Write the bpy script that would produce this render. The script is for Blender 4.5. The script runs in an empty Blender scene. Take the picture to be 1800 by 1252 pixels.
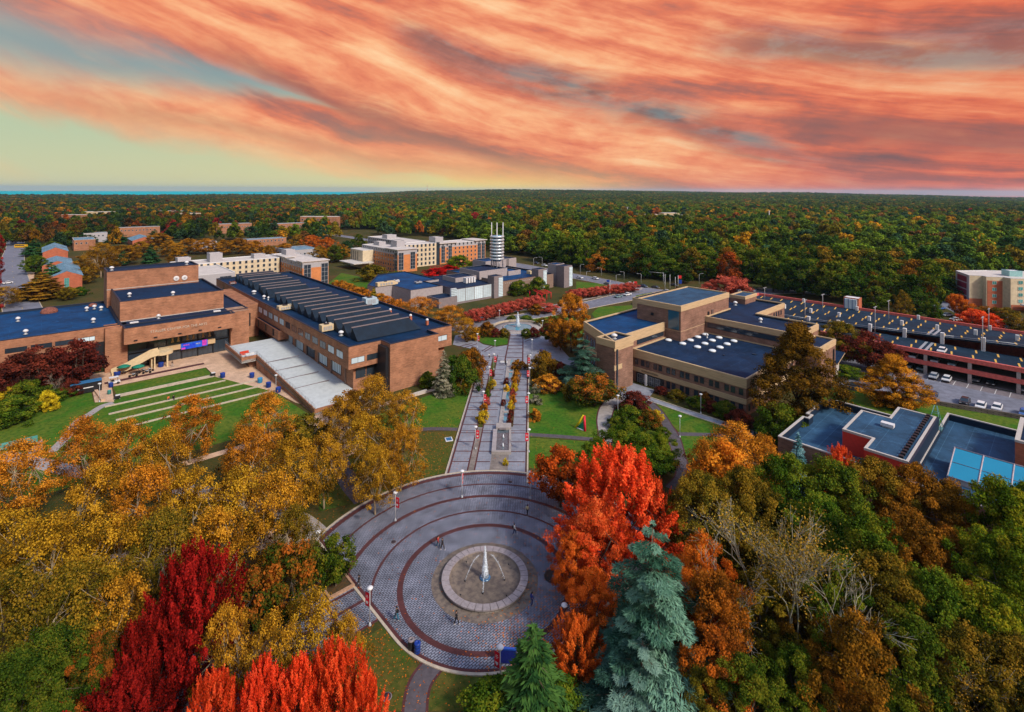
import bpy, bmesh, math, random
import numpy as np
from mathutils import Vector, Matrix
rnd = random.Random(7)
S = bpy.context.scene
C = S.collection
PI = math.pi
# ------------------------------------------------------------------ camera
F, HX, HY, ROLL, H0 = 906.0, 900.0, 335.0, 0.005, 52.0
cam_d = bpy.data.cameras.new('camera'); cam = bpy.data.objects.new('camera', cam_d); C.objects.link(cam)
cam.location = (0, 0, H0)
cam_d.sensor_width = 36; cam_d.lens = F/1800*36
cam_d.shift_y = (HY-626)/1800.0
cam_d.clip_start = 1; cam_d.clip_end = 90000
cam.rotation_mode = 'XYZ'
cam.matrix_world = Matrix.Translation((0, 0, H0)) @ Matrix.Rotation(PI/2, 4, 'X') @ Matrix.Rotation(ROLL, 4, 'Z')
S.camera = cam
# ------------------------------------------------------------------ render look
S.render.engine = 'CYCLES'
S.view_settings.view_transform = 'Standard'; S.view_settings.look = 'None'
S.view_settings.exposure = 0.18; S.view_settings.gamma = 1.0
cy = S.cycles
cy.max_bounces = 4; cy.diffuse_bounces = 2; cy.glossy_bounces = 2; cy.transmission_bounces = 3
cy.transparent_max_bounces = 6; cy.volume_bounces = 0; cy.use_denoising = True
cy.caustics_reflective = False; cy.caustics_refractive = False
# ------------------------------------------------------------------ sun
SUN_EL, SUN_AZ = math.radians(38), math.radians(-42)      # azimuth measured from +X (to the right and behind the camera)
sun_d = bpy.data.lights.new('sun', 'SUN'); sun = bpy.data.objects.new('sun', sun_d); C.objects.link(sun)
sun_d.energy = 3.1; sun_d.angle = math.radians(8); sun_d.color = (1.0, 0.92, 0.80)
sd = Vector((math.cos(SUN_EL)*math.cos(SUN_AZ), math.cos(SUN_EL)*math.sin(SUN_AZ), math.sin(SUN_EL)))
sun.rotation_euler = sd.to_track_quat('Z', 'Y').to_euler()
sun.location = sd*300
# ------------------------------------------------------------------ node helpers
def lin(c):
    return tuple(((v/255.0)/12.92 if v/255.0 <= 0.04045 else ((v/255.0+0.055)/1.055)**2.4) for v in c[:3]) + (1.0,)
class NT:
    def __init__(s, tree): s.t = tree; s.n = tree.nodes; s.l = tree.links
    def new(s, typ, **kw):
        n = s.n.new(typ)
        for k, v in kw.items(): setattr(n, k, v)
        return n
    def put(s, sock, v):
        if isinstance(v, bpy.types.NodeSocket): s.l.new(v, sock)
        elif v is not None:
            if isinstance(v, (tuple, list)) and sock.type == 'RGBA' and len(v) == 3: v = tuple(v)+(1,)
            sock.default_value = v
    def m(s, op, a, b=None, c=None, clamp=False):
        n = s.new('ShaderNodeMath', operation=op); n.use_clamp = clamp
        s.put(n.inputs[0], a)
        if b is not None: s.put(n.inputs[1], b)
        if c is not None: s.put(n.inputs[2], c)
        return n.outputs[0]
    def mix(s, f, a, b, mode='MIX'):
        n = s.new('ShaderNodeMix', data_type='RGBA', blend_type=mode); n.clamp_factor = True
        s.put(n.inputs[0], f); s.put(n.inputs[6], a); s.put(n.inputs[7], b)
        return n.outputs[2]
    def ss(s, v, a, b):      # smoothstep
        n = s.new('ShaderNodeMapRange', interpolation_type='SMOOTHSTEP')
        s.put(n.inputs[0], v); n.inputs[1].default_value = a; n.inputs[2].default_value = b
        return n.outputs[0]
    def noise(s, vec, scale, detail=4, rough=0.55, dist=0.0, dims='3D'):
        n = s.new('ShaderNodeTexNoise', noise_dimensions=dims)
        if vec is not None: s.put(n.inputs['Vector'], vec)
        n.inputs['Scale'].default_value = scale; n.inputs['Detail'].default_value = detail
        n.inputs['Roughness'].default_value = rough; n.inputs['Distortion'].default_value = dist
        return n.outputs[0]
    def comb(s, x, y, z=0.0):
        n = s.new('ShaderNodeCombineXYZ')
        for i, v in enumerate((x, y, z)): s.put(n.inputs[i], v)
        return n.outputs[0]
    def ramp(s, f, stops):
        n = s.new('ShaderNodeValToRGB'); s.put(n.inputs[0], f)
        e = n.color_ramp.elements
        while len(e) < len(stops): e.new(0.5)
        for i, (p, c) in enumerate(stops): e[i].position = p; e[i].color = tuple(c)[:3]+(1,)
        return n.outputs[0]
# ------------------------------------------------------------------ world: sunset clouds near the horizon, Nishita sky above
W = bpy.data.worlds.new('World'); S.world = W; W.use_nodes = True
w = NT(W.node_tree); w.n.clear()
out = w.new('ShaderNodeOutputWorld'); bg = w.new('ShaderNodeBackground')
tc = w.new('ShaderNodeTexCoord'); sp = w.new('ShaderNodeSeparateXYZ'); w.put(sp.inputs[0], tc.outputs['Generated'])
dx, dy, dz = sp.outputs
az = w.m('ARCTAN2', dx, dy)                                       # azimuth, + to the right
hor = w.m('SQRT', w.m('ADD', w.m('MULTIPLY', dx, dx), w.m('MULTIPLY', dy, dy)))
el = w.m('DIVIDE', dz, w.m('MAXIMUM', hor, 0.02))                  # tangent of the elevation
el0 = w.m('MAXIMUM', el, 0.0)
q = w.m('ADD', el, w.m('MULTIPLY', az, w.m('ADD', 0.15, w.m('MULTIPLY', w.m('MINIMUM', el0, 0.25), 0.62))))   # constant along one streak
wq = w.m('SUBTRACT', w.noise(w.comb(w.m('MULTIPLY', az, 1.1), w.m('MULTIPLY', q, 2.4), 3.1), 2.0, 5, 0.55), 0.5)
qw = w.m('ADD', q, w.m('MULTIPLY', wq, 0.075))
N1 = w.noise(w.comb(w.m('MULTIPLY', az, 1.25), w.m('MULTIPLY', qw, 6.4), 0.7), 1.7, 9, 0.58, 0.25)
N2 = w.noise(w.comb(w.m('MULTIPLY', az, 2.0), w.m('MULTIPLY', qw, 19.0), 4.2), 1.6, 8, 0.58, 0.35)
N3 = w.noise(w.comb(w.m('MULTIPLY', az, 6.5), w.m('MULTIPLY', el, 14.0), 8.2), 1.6, 7, 0.62, 0.2)
t1 = w.m('ADD', w.m('MULTIPLY', N1, 0.56), w.m('ADD', w.m('MULTIPLY', N2, 0.26), w.m('MULTIPLY', N3, 0.18)))
t1 = w.m('ADD', w.m('MULTIPLY', w.m('SUBTRACT', t1, 0.5), 1.5), 0.508)
wob = w.m('ADD', w.m('MULTIPLY', wq, 0.10), w.m('MULTIPLY', w.m('SUBTRACT', N2, 0.5), 0.05))
def gauss(d, wd): return w.m('EXPONENT', w.m('MULTIPLY', w.m('POWER', w.m('ABSOLUTE', w.m('DIVIDE', d, wd)), 2.0), -1.0))
def line(c0, k): return w.m('ADD', w.m('SUBTRACT', el, w.m('ADD', c0, w.m('MULTIPLY', az, k))), wob)
def win(a0, a1, b0, b1): return w.m('MULTIPLY', w.ss(az, a0, a1), w.ss(az, b1, b0))
bandA = w.m('MULTIPLY', gauss(line(0.222, -0.31), 0.030), win(-0.26, -0.14, 0.45, 0.75))
bandB = w.m('MULTIPLY', gauss(line(0.052, -0.33), 0.020), win(-0.62, -0.42, 0.02, 0.20))
bandC = w.m('MULTIPLY', gauss(line(0.014, -0.185), 0.013), win(-0.80, -0.60, -0.15, 0.05))
bandD = w.m('MULTIPLY', gauss(line(0.335, -0.16), 0.030), win(0.30, 0.48, 0.75, 0.95))
bandE = w.m('MULTIPLY', gauss(line(0.205, -0.17), 0.022), win(0.40, 0.62, 1.2, 1.6))
gapL = w.m('DIVIDE', line(0.108, -0.145), w.m('MAXIMUM', w.m('MULTIPLY', w.m('SUBTRACT', -0.30, az), 0.105), 0.002))
gap = w.m('MULTIPLY', gauss(gapL, 1.0), w.ss(az, -0.30, -0.42))
hazy = w.m('MAXIMUM', w.ss(w.m('ADD', line(-0.030, -0.195), w.m('MULTIPLY', w.m('SUBTRACT', N1, 0.5), 0.14)), -0.015, 0.045), w.m('MULTIPLY', bandC, 0.8))
mask = w.m('MULTIPLY', hazy, w.m('SUBTRACT', 1.0, w.m('MULTIPLY', gap, 0.92)))
faint = w.m('MULTIPLY', w.ss(N2, 0.50, 0.72), 0.22)
mask = w.m('MAXIMUM', mask, faint)
# clear air
hzn = w.ramp(w.ss(az, -0.8, 0.75), [(0.0, lin((206, 204, 160))), (0.38, lin((222, 212, 150))), (0.58, lin((246, 222, 112))), (0.74, lin((226, 156, 112))), (1.0, lin((196, 100, 84)))])
mid = w.ramp(w.ss(az, -0.8, 0.75), [(0.0, lin((186, 200, 166))), (0.35, lin((206, 204, 156))), (0.7, lin((206, 150, 124))), (1.0, lin((170, 110, 105)))])
clear = w.mix(w.ss(el, 0.0, 0.10), hzn, mid)
clear = w.mix(w.ss(el, 0.11, 0.20), clear, lin((134, 160, 162)))
# cloud colours
bright = w.ramp(t1, [(0.30, lin((132, 104, 104))), (0.40, lin((178, 112, 98))), (0.47, lin((222, 124, 94))), (0.54, lin((238, 148, 108))), (0.62, lin((248, 178, 130))), (0.72, lin((252, 208, 160)))])
redder = w.mix(1.0, bright, (0.93, 0.74, 0.72, 1), 'MULTIPLY')
cl = w.mix(w.ss(az, 0.15, 0.85), bright, redder)
gb = w.mix(w.ss(N3, 0.40, 0.60), lin((126, 98, 96)), lin((122, 128, 130)))
cl = w.mix(w.m('MULTIPLY', w.m('MULTIPLY', bandA, w.ss(N1, 0.36, 0.56)), 1.0), cl, gb)
cl = w.mix(w.m('MULTIPLY', bandD, 0.75), cl, gb)
cl = w.mix(w.m('MULTIPLY', w.m('MAXIMUM', bandB, bandE), 0.66), cl, lin((136, 96, 92)))
cl = w.mix(w.m('MULTIPLY', bandC, 0.45), cl, lin((176, 130, 104)))
low = w.m('MULTIPLY', w.ss(el, 0.085, 0.0), w.ss(az, 0.45, -0.05))
cl = w.mix(w.m('MULTIPLY', low, 0.60), cl, lin((244, 198, 128)))
edge = w.m('MULTIPLY', w.ss(el, 0.16, 0.03), w.ss(az, 0.2, -0.3)); cl = w.mix(w.m('MULTIPLY', edge, 0.35), cl, lin((236, 190, 138)))
pic = w.mix(mask, clear, cl)
glow = w.m('MULTIPLY', gauss(w.m('ADD', az, 0.03), 0.20), gauss(el, 0.022)); pic = w.mix(w.m('MULTIPLY', glow, 0.6), pic, lin((252, 232, 118)))
pic = w.mix(1.0, pic, (0.92, 0.92, 0.92, 1), 'MULTIPLY')
sky = w.new('ShaderNodeTexSky', sky_type='NISHITA'); sky.sun_disc = False
sky.sun_elevation = SUN_EL; sky.sun_rotation = PI/2 - SUN_AZ
sky.air_density = 1.2; sky.dust_density = 1.5; sky.ozone_density = 2.0
nish = w.mix(1.0, sky.outputs[0], (0.215, 0.215, 0.215, 1), 'MULTIPLY')
full = w.mix(w.ss(el, 0.40, 0.80), pic, nish)
w.put(bg.inputs[0], full); bg.inputs[1].default_value = 1.0
w.l.new(bg.outputs[0], out.inputs[0])

# ------------------------------------------------------------------ placing
def P(px, py, z=0.0):
    """pixel of the photograph + height above the ground -> point in the world"""
    dx_, dy_ = px-HX, py-HY
    c, s = math.cos(ROLL), math.sin(ROLL)
    u = dx_*c + dy_*s; v = -dx_*s + dy_*c
    Y = (H0-z)*F/v
    return Vector((u/F*Y, Y, z))
def P2(px, py, z=0.0): p = P(px, py, z); return (p.x, p.y)
GA = math.radians(42.4)                      # the campus grid
GU = Vector((math.cos(GA), math.sin(GA))); GV = Vector((-math.sin(GA), math.cos(GA)))
def w2g(x, y): return (x*GU.x+y*GU.y, x*GV.x+y*GV.y)
def g2w(s, t): return (GU.x*s+GV.x*t, GU.y*s+GV.y*t)
def PG(px, py, z=0.0): p = P(px, py, z); return w2g(p.x, p.y)
# ------------------------------------------------------------------ mesh builder and object helpers
LOC = {}                                     # world location of things whose children are built in world coordinates
class MB:
    def __init__(s): s.v = []; s.f = []; s.mi = []; s.sm = []
    def add(s, vs, fs, mi=0, smooth=False):
        o = len(s.v); s.v += [tuple(v) for v in vs]
        for f in fs: s.f.append(tuple(i+o for i in f)); s.mi.append(mi); s.sm.append(smooth)
        return s
    def quad(s, a, b, c, d, mi=0): return s.add([a, b, c, d], [(0, 1, 2, 3)], mi)
    def prism(s, poly, z0, z1, mi=0, top=True, bot=True, mt=None):
        n = len(poly)
        za = z0 if isinstance(z0, (list, tuple)) else [z0]*n
        zb = z1 if isinstance(z1, (list, tuple)) else [z1]*n
        vs = [(p[0], p[1], za[i]) for i, p in enumerate(poly)] + [(p[0], p[1], zb[i]) for i, p in enumerate(poly)]
        s.add(vs, [(i, (i+1) % n, (i+1) % n+n, i+n) for i in range(n)], mi)
        if top: s.add([vs[i+n] for i in range(n)], [tuple(range(n))], mi if mt is None else mt)
        if bot: s.add([vs[i] for i in range(n)], [tuple(range(n-1, -1, -1))], mi)
        return s
    def box(s, c, sz, rz=0, mi=0):
        cx, cy_, cz = c; a, b, h = sz[0]/2, sz[1]/2, sz[2]/2; co, si = math.cos(rz), math.sin(rz)
        pl = [(cx+x*co-y*si, cy_+x*si+y*co) for x, y in ((-a, -b), (a, -b), (a, b), (-a, b))]
        return s.prism(pl, cz-h, cz+h, mi)
    def tube(s, pts, rad, n=6, mi=0, cap=True):
        pts = [Vector(p) for p in pts]; rings = []
        if not isinstance(rad, (list, tuple)): rad = [rad]*len(pts)
        o = []
        for i, p in enumerate(pts):
            d = (pts[min(i+1, len(pts)-1)]-pts[max(i-1, 0)]).normalized()
            a = d.cross(Vector((0, 0, 1)) if abs(d.z) < 0.95 else Vector((1, 0, 0))).normalized(); b = d.cross(a)
            o += [p+(a*math.cos(2*PI*k/n)+b*math.sin(2*PI*k/n))*rad[i] for k in range(n)]
        fs = [(i*n+k, i*n+(k+1) % n, (i+1)*n+(k+1) % n, (i+1)*n+k) for i in range(len(pts)-1) for k in range(n)]
        if cap: fs += [tuple(range(n-1, -1, -1)), tuple((len(pts)-1)*n+k for k in range(n))]
        return s.add(o, fs, mi, True)
    def lathe(s, prof, c=(0, 0, 0), n=16, mi=0, smooth=True, caps=True):
        o = []
        for r, z in prof: o += [(c[0]+r*math.cos(2*PI*k/n), c[1]+r*math.sin(2*PI*k/n), c[2]+z) for k in range(n)]
        fs = [(i*n+k, i*n+(k+1) % n, (i+1)*n+(k+1) % n, (i+1)*n+k) for i in range(len(prof)-1) for k in range(n)]
        if caps: fs += [tuple(range(n-1, -1, -1)), tuple((len(prof)-1)*n+k for k in range(n))]
        return s.add(o, fs, mi, smooth)
    def ball(s, c, r, mi=0, n=10, m=7):
        rx, ry, rz_ = r if isinstance(r, (tuple, list)) else (r, r, r)
        o = []
        for i in range(m+1):
            th = PI*i/m; o += [(c[0]+rx*math.sin(th)*math.cos(2*PI*k/n), c[1]+ry*math.sin(th)*math.sin(2*PI*k/n), c[2]+rz_*math.cos(th)) for k in range(n)]
        return s.add(o, [(i*n+k, (i+1)*n+k, (i+1)*n+(k+1) % n, i*n+(k+1) % n) for i in range(m) for k in range(n)], mi, True)
    def mesh(s, name, mats, off=None):
        me = bpy.data.meshes.new(name)
        vs = s.v if off is None else [(v[0]-off[0], v[1]-off[1], v[2]-off[2]) for v in s.v]
        me.from_pydata(vs, [], s.f)
        for m in (mats if isinstance(mats, (list, tuple)) else [mats]): me.materials.append(m)
        me.polygons.foreach_set('material_index', s.mi); me.polygons.foreach_set('use_smooth', s.sm)
        me.update(); return me
    def build(s, name, mats, parent=None, local=False):
        off = None if (parent is None or local) else LOC.get(parent.name)
        o = bpy.data.objects.new(name, s.mesh(name, mats, off)); C.objects.link(o)
        if parent is not None:
            o.parent = parent
            if off is not None: LOC[o.name] = off
        return o
def tag(o, label=None, cat=None, group=None, kind=None):
    if label: o['label'] = label
    if cat: o['category'] = cat
    if group: o['group'] = group
    if kind: o['kind'] = kind
    return o
def thing(name, label, cat, loc=(0, 0, 0), rz=0, group=None, sc=None):
    o = bpy.data.objects.new(name, None); C.objects.link(o); o.empty_display_size = 0.3
    o.location = loc; o.rotation_euler = (0, 0, rz)
    if sc: o.scale = (sc, sc, sc)
    if rz == 0 and sc is None: LOC[o.name] = tuple(loc)
    return tag(o, label, cat, group)
def part(name, me, parent, loc=(0, 0, 0), rz=0, mats=None):
    """a part sharing mesh data, placed in its parent's space"""
    o = bpy.data.objects.new(name, me); C.objects.link(o); o.parent = parent
    o.location = loc; o.rotation_euler = (0, 0, rz)
    if mats:
        for i, m in enumerate(mats): o.material_slots[i].link = 'OBJECT'; o.material_slots[i].material = m
    return o
def copy_tree(o, parent=None):
    c = o.copy(); C.objects.link(c); c.parent = parent
    for ch in o.children: copy_tree(ch, c)
    return c
def structure(name, mb, mats): return tag(mb.build(name, mats), kind='structure')
def inset(poly, d):
    n = len(poly); res = []
    for i in range(n):
        p0, p1, p2 = Vector(poly[i-1]), Vector(poly[i]), Vector(poly[(i+1) % n])
        a = (p1-p0).normalized(); b = (p2-p1).normalized()
        na = Vector((-a.y, a.x)); nb = Vector((-b.y, b.x))
        k = 1+na.dot(nb)
        m = (na+nb)*(d/max(k, 0.2)); res.append((p1.x+m.x, p1.y+m.y))
    return res
def ccw(poly):
    a = sum(poly[i][0]*poly[(i+1) % len(poly)][1]-poly[(i+1) % len(poly)][0]*poly[i][1] for i in range(len(poly)))
    return list(poly) if a > 0 else list(poly)[::-1]
def gpoly(pts): return ccw([g2w(*p) for p in pts])
def grect(s0, s1, t0, t1): return gpoly([(s0, t0), (s1, t0), (s1, t1), (s0, t1)])
def pixpoly(pts, z=0.0): return [P2(p[0], p[1], z) for p in pts]
# ------------------------------------------------------------------ materials
MT = {}
def mat(name, col, rough=0.8, var=0.15, scale=3.0, metal=0.0, spec=0.3, bump=0.0, streak=None, emit=None, col2=None, big=0.0):
    """a Principled surface with fine noise (var), large soft patches (big) and an optional second tone"""
    if name in MT: return MT[name]
    m = bpy.data.materials.new(name); m.use_nodes = True; t = NT(m.node_tree); t.n.clear()
    o = t.new('ShaderNodeOutputMaterial'); b = t.new('ShaderNodeBsdfPrincipled'); t.l.new(b.outputs[0], o.inputs[0])
    g = t.new('ShaderNodeTexCoord'); v = g.outputs['Object']
    if streak:
        mp = t.new('ShaderNodeMapping'); mp.inputs['Scale'].default_value = streak; t.put(mp.inputs[0], v); v = mp.outputs[0]
    n1 = t.noise(v, scale, 4, 0.65)
    c = tuple(col)+(1,) if len(col) == 3 else col
    d = tuple(col2)+(1,) if col2 is not None and len(col2) == 3 else (col2 or tuple(x*(1-var*1.6) for x in c[:3])+(1,))
    cc = t.mix(t.ss(n1, 0.35, 0.68), c, d)
    if big > 0:
        n2 = t.noise(g.outputs['Object'], 0.09, 4, 0.6)
        cc = t.mix(t.m('MULTIPLY', t.ss(n2, 0.35, 0.7), big), cc, tuple(x*0.45 for x in c[:3])+(1,))
    t.put(b.inputs['Base Color'], cc)
    b.inputs['Roughness'].default_value = rough; b.inputs['Metallic'].default_value = metal
    b.inputs['Specular IOR Level'].default_value = spec
    if emit:
        t.put(b.inputs['Emission Color'], emit[0]); b.inputs['Emission Strength'].default_value = emit[1]
    if bump > 0:
        bp = t.new('ShaderNodeBump'); bp.inputs['Strength'].default_value = bump; bp.inputs['Distance'].default_value = 0.05
        t.put(bp.inputs['Height'], n1); t.l.new(bp.outputs[0], b.inputs['Normal'])
    MT[name] = m; return m
def brickmat(name, c1, c2, mortar, scale=1.0, rough=0.85, ang=0.0, wall=True, w=0.24, h=0.08, ms=0.012, var=0.35):
    """courses of brick; on walls they follow the horizontal run of the wall and the height"""
    if name in MT: return MT[name]
    m = bpy.data.materials.new(name); m.use_nodes = True; t = NT(m.node_tree); t.n.clear()
    o = t.new('ShaderNodeOutputMaterial'); b = t.new('ShaderNodeBsdfPrincipled'); t.l.new(b.outputs[0], o.inputs[0])
    g = t.new('ShaderNodeTexCoord'); sp_ = t.new('ShaderNodeSeparateXYZ')
    mp = t.new('ShaderNodeMapping'); mp.inputs['Rotation'].default_value = (0, 0, -ang); t.put(mp.inputs[0], g.outputs['Object'])
    t.put(sp_.inputs[0], mp.outputs[0])
    vec = t.comb(t.m('ADD', sp_.outputs[0], sp_.outputs[1]), sp_.outputs[2]) if wall else t.comb(sp_.outputs[0], sp_.outputs[1])
    bt = t.new('ShaderNodeTexBrick'); t.put(bt.inputs['Vector'], vec)
    bt.inputs['Scale'].default_value = 1.0; bt.inputs['Brick Width'].default_value = w*scale; bt.inputs['Row Height'].default_value = h*scale
    bt.inputs['Mortar Size'].default_value = ms*scale; bt.inputs['Mortar Smooth'].default_value = 0.3
    t.put(bt.inputs['Color1'], tuple(c1)+(1,)); t.put(bt.inputs['Color2'], tuple(c2)+(1,)); t.put(bt.inputs['Mortar'], tuple(mortar)+(1,))
    n1 = t.noise(g.outputs['Object'], 0.35, 5, 0.65); n2 = t.noise(t.comb(t.m('MULTIPLY', sp_.outputs[0], 0.4), t.m('MULTIPLY', sp_.outputs[1], 0.4), t.m('MULTIPLY', sp_.outputs[2], 4.0)), 1.2, 4, 0.7)
    k = t.m('ADD', 1-var/2, t.m('MULTIPLY', t.m('ADD', t.m('SUBTRACT', n1, 0.5), t.m('MULTIPLY', t.m('SUBTRACT', n2, 0.5), 1.2)), var*2))
    t.put(b.inputs['Base Color'], t.mix(1.0, bt.outputs[0], t.comb(k, k, k), 'MULTIPLY'))
    b.inputs['Roughness'].default_value = rough; b.inputs['Specular IOR Level'].default_value = 0.2
    MT[name] = m; return m
def roofmat(name, col, seam=(2.2, 1.9, 1.7), rough=0.55, ang=GA, step=6.0, spec=0.12):
    """membrane roof: welded seams in a grid, ponding patches, scuffs"""
    if name in MT: return MT[name]
    m = bpy.data.materials.new(name); m.use_nodes = True; t = NT(m.node_tree); t.n.clear()
    o = t.new('ShaderNodeOutputMaterial'); b = t.new('ShaderNodeBsdfPrincipled'); t.l.new(b.outputs[0], o.inputs[0])
    g = t.new('ShaderNodeTexCoord')
    mp = t.new('ShaderNodeMapping'); mp.inputs['Rotation'].default_value = (0, 0, -ang); t.put(mp.inputs[0], g.outputs['Object'])
    bt = t.new('ShaderNodeTexBrick'); t.put(bt.inputs['Vector'], mp.outputs[0]); bt.inputs['Scale'].default_value = 1.0
    bt.inputs['Brick Width'].default_value = step*2.2; bt.inputs['Row Height'].default_value = step*0.5; bt.inputs['Mortar Size'].default_value = 0.035
    bt.inputs['Mortar Smooth'].default_value = 0.4
    c = tuple(col)
    t.put(bt.inputs['Color1'], c+(1,)); t.put(bt.inputs['Color2'], tuple(x*0.84 for x in c)+(1,)); t.put(bt.inputs['Mortar'], tuple(x*s_ for x, s_ in zip(c, seam))+(1,))
    n1 = t.noise(g.outputs['Object'], 0.16, 6, 0.7, 0.6); n2 = t.noise(g.outputs['Object'], 3.0, 4, 0.7)
    k = t.m('ADD', t.m('MULTIPLY', t.m('SUBTRACT', n1, 0.5), 2.2), t.m('ADD', 0.95, t.m('MULTIPLY', t.m('SUBTRACT', n2, 0.5), 0.5)))
    cc = t.mix(1.0, bt.outputs[0], t.comb(k, k, k), 'MULTIPLY')
    n3 = t.noise(g.outputs['Object'], 0.5, 6, 0.75, 1.0)
    cc = t.mix(t.m('MULTIPLY', t.ss(n3, 0.54, 0.72), 0.40), cc, tuple(min(1, x*2.4+0.018) for x in c)+(1,))
    t.put(b.inputs['Base Color'], cc)
    t.put(b.inputs['Roughness'], t.m('ADD', rough-0.15, t.m('MULTIPLY', n1, 0.35))); b.inputs['Specular IOR Level'].default_value = spec
    MT[name] = m; return m
def glassmat(name, col, rough=0.12, spec=0.8, var=0.6, sc=0.35):
    if name in MT: return MT[name]
    m = bpy.data.materials.new(name); m.use_nodes = True; t = NT(m.node_tree); t.n.clear()
    o = t.new('ShaderNodeOutputMaterial'); b = t.new('ShaderNodeBsdfPrincipled'); t.l.new(b.outputs[0], o.inputs[0])
    oi = t.new('ShaderNodeObjectInfo'); g = t.new('ShaderNodeTexCoord')
    n = t.noise(g.outputs['Object'], sc, 2, 0.5)
    k = t.m('ADD', 1-var*0.6, t.m('MULTIPLY', t.m('ADD', n, t.m('MULTIPLY', oi.outputs['Random'], 0.8)), var))
    t.put(b.inputs['Base Color'], t.mix(1.0, tuple(col)+(1,), t.comb(k, k, k), 'MULTIPLY'))
    b.inputs['Roughness'].default_value = rough; b.inputs['Specular IOR Level'].default_value = spec
    MT[name] = m; return m
M_brick = brickmat('brick_brown', (0.48, 0.20, 0.10), (0.37, 0.145, 0.074), (0.42, 0.26, 0.17), 2.2, ang=GA, var=0.5)
M_brick2 = brickmat('brick_mauve', (0.34, 0.17, 0.115), (0.26, 0.13, 0.092), (0.31, 0.21, 0.155), 2.2, ang=GA, var=0.5)
M_brickred = brickmat('brick_red', (0.58, 0.15, 0.065), (0.48, 0.115, 0.055), (0.36, 0.17, 0.11), 2.2, ang=GA, var=0.35)
M_orange = brickmat('brick_orange', (0.72, 0.25, 0.075), (0.62, 0.20, 0.06), (0.5, 0.26, 0.13), 2.2, ang=GA, var=0.25)
M_tan = mat('tan_concrete', (0.58, 0.415, 0.235), 0.85, 0.16, 1.1, streak=(0.3, 0.3, 6.0))
M_cream = mat('cream_panel', (0.64, 0.50, 0.30), 0.8, 0.1, 0.8)
M_roofblue = roofmat('roof_membrane_blue', (0.005, 0.052, 0.15), rough=0.75)
M_roofdark = roofmat('roof_membrane_dark', (0.009, 0.026, 0.065), rough=0.75)
M_roofnavy = roofmat('roof_membrane_navy', (0.004, 0.026, 0.070), rough=0.75)
M_roofmid = roofmat('roof_membrane_slate', (0.030, 0.080, 0.145), rough=0.75)
M_coping = mat('dark_coping', (0.010, 0.022, 0.045), 0.5, 0.1)
M_copelite = mat('pale_coping', (0.50, 0.46, 0.42), 0.6, 0.1)
M_dark = mat('dark_metal', (0.018, 0.018, 0.022), 0.45, 0.1)
M_white = mat('white_paint', (0.68, 0.68, 0.68), 0.55, 0.08, 2.0)
M_galv = mat('galvanised_metal', (0.42, 0.44, 0.46), 0.45, 0.12, 4.0, metal=0.3)
M_grey = mat('grey_concrete', (0.36, 0.32, 0.32), 0.85, 0.12, 1.2)
M_greydk = mat('grey_concrete_dark', (0.22, 0.185, 0.19), 0.85, 0.12, 1.2)
M_brownw = mat('brown_block', (0.24, 0.165, 0.13), 0.85, 0.12, 1.5)
M_glass = glassmat('dark_glass', (0.022, 0.032, 0.045))
M_glassb = glassmat('blue_glass', (0.05, 0.22, 0.36), 0.08)
M_glassl = glassmat('pale_glass', (0.50, 0.62, 0.68), 0.15, var=0.5)
M_glassg = glassmat('green_glass', (0.06, 0.24, 0.22), 0.1)
M_red = mat('red_paint', (0.62, 0.02, 0.025), 0.5, 0.1)
M_blue = mat('blue_plastic', (0.01, 0.045, 0.28), 0.4, 0.15)
M_salmon = mat('salmon_concrete', (0.72, 0.15, 0.12), 0.75, 0.16, 1.5)
# ------------------------------------------------------------------ windows: one mesh per size, shared by every copy
WM = {}
def window_mesh(w, h, nx=1, ny=1, fr=None, gl=None, fw=0.07, glass_in=0.03, key=''):
    k = (round(w, 2), round(h, 2), nx, ny, fr.name, gl.name, key)
    if k in WM: return WM[k]
    b = MB(); d = 0.06
    def bar(x0, x1, z0, z1, dd=d): b.prism([(x0, -dd), (x1, -dd), (x1, 0), (x0, 0)], z0, z1, 0)
    bar(0, w, 0, fw); bar(0, w, h-fw, h); bar(0, fw, fw, h-fw); bar(w-fw, w, fw, h-fw)
    for i in range(1, nx): x = w*i/nx; bar(x-fw*.4, x+fw*.4, fw, h-fw, d*0.8)
    for i in range(1, ny): z = h*i/ny; bar(fw, w-fw, z-fw*.35, z+fw*.35, d*0.6)
    b.quad((fw, -glass_in, fw), (w-fw, -glass_in, fw), (w-fw, -glass_in, h-fw), (fw, -glass_in, h-fw), 1)
    WM[k] = b.mesh('window', [fr, gl]); return WM[k]
def window_row(root, A, B, z, w, h, xs, nx=1, ny=1, fr=None, gl=None, name='window', gls=None, fw=0.07):
    """windows on the wall that runs A -> B with its outside on the right hand"""
    A, B = Vector(A), Vector(B); d = (B-A).normalized(); rz = math.atan2(d.y, d.x); out_ = Vector((d.y, -d.x))
    L = LOC.get(root.name, (0, 0, 0)); res = []
    for i, x in enumerate(xs):
        g = gl if gls is None else gls[i % len(gls)]
        me = window_mesh(w, h, nx, ny, fr or M_dark, g or M_glass, fw)
        p = A+d*x+out_*0.004
        res.append(part(name, me, root, (p.x-L[0], p.y-L[1], z-L[2]), rz))
    return res
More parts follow.
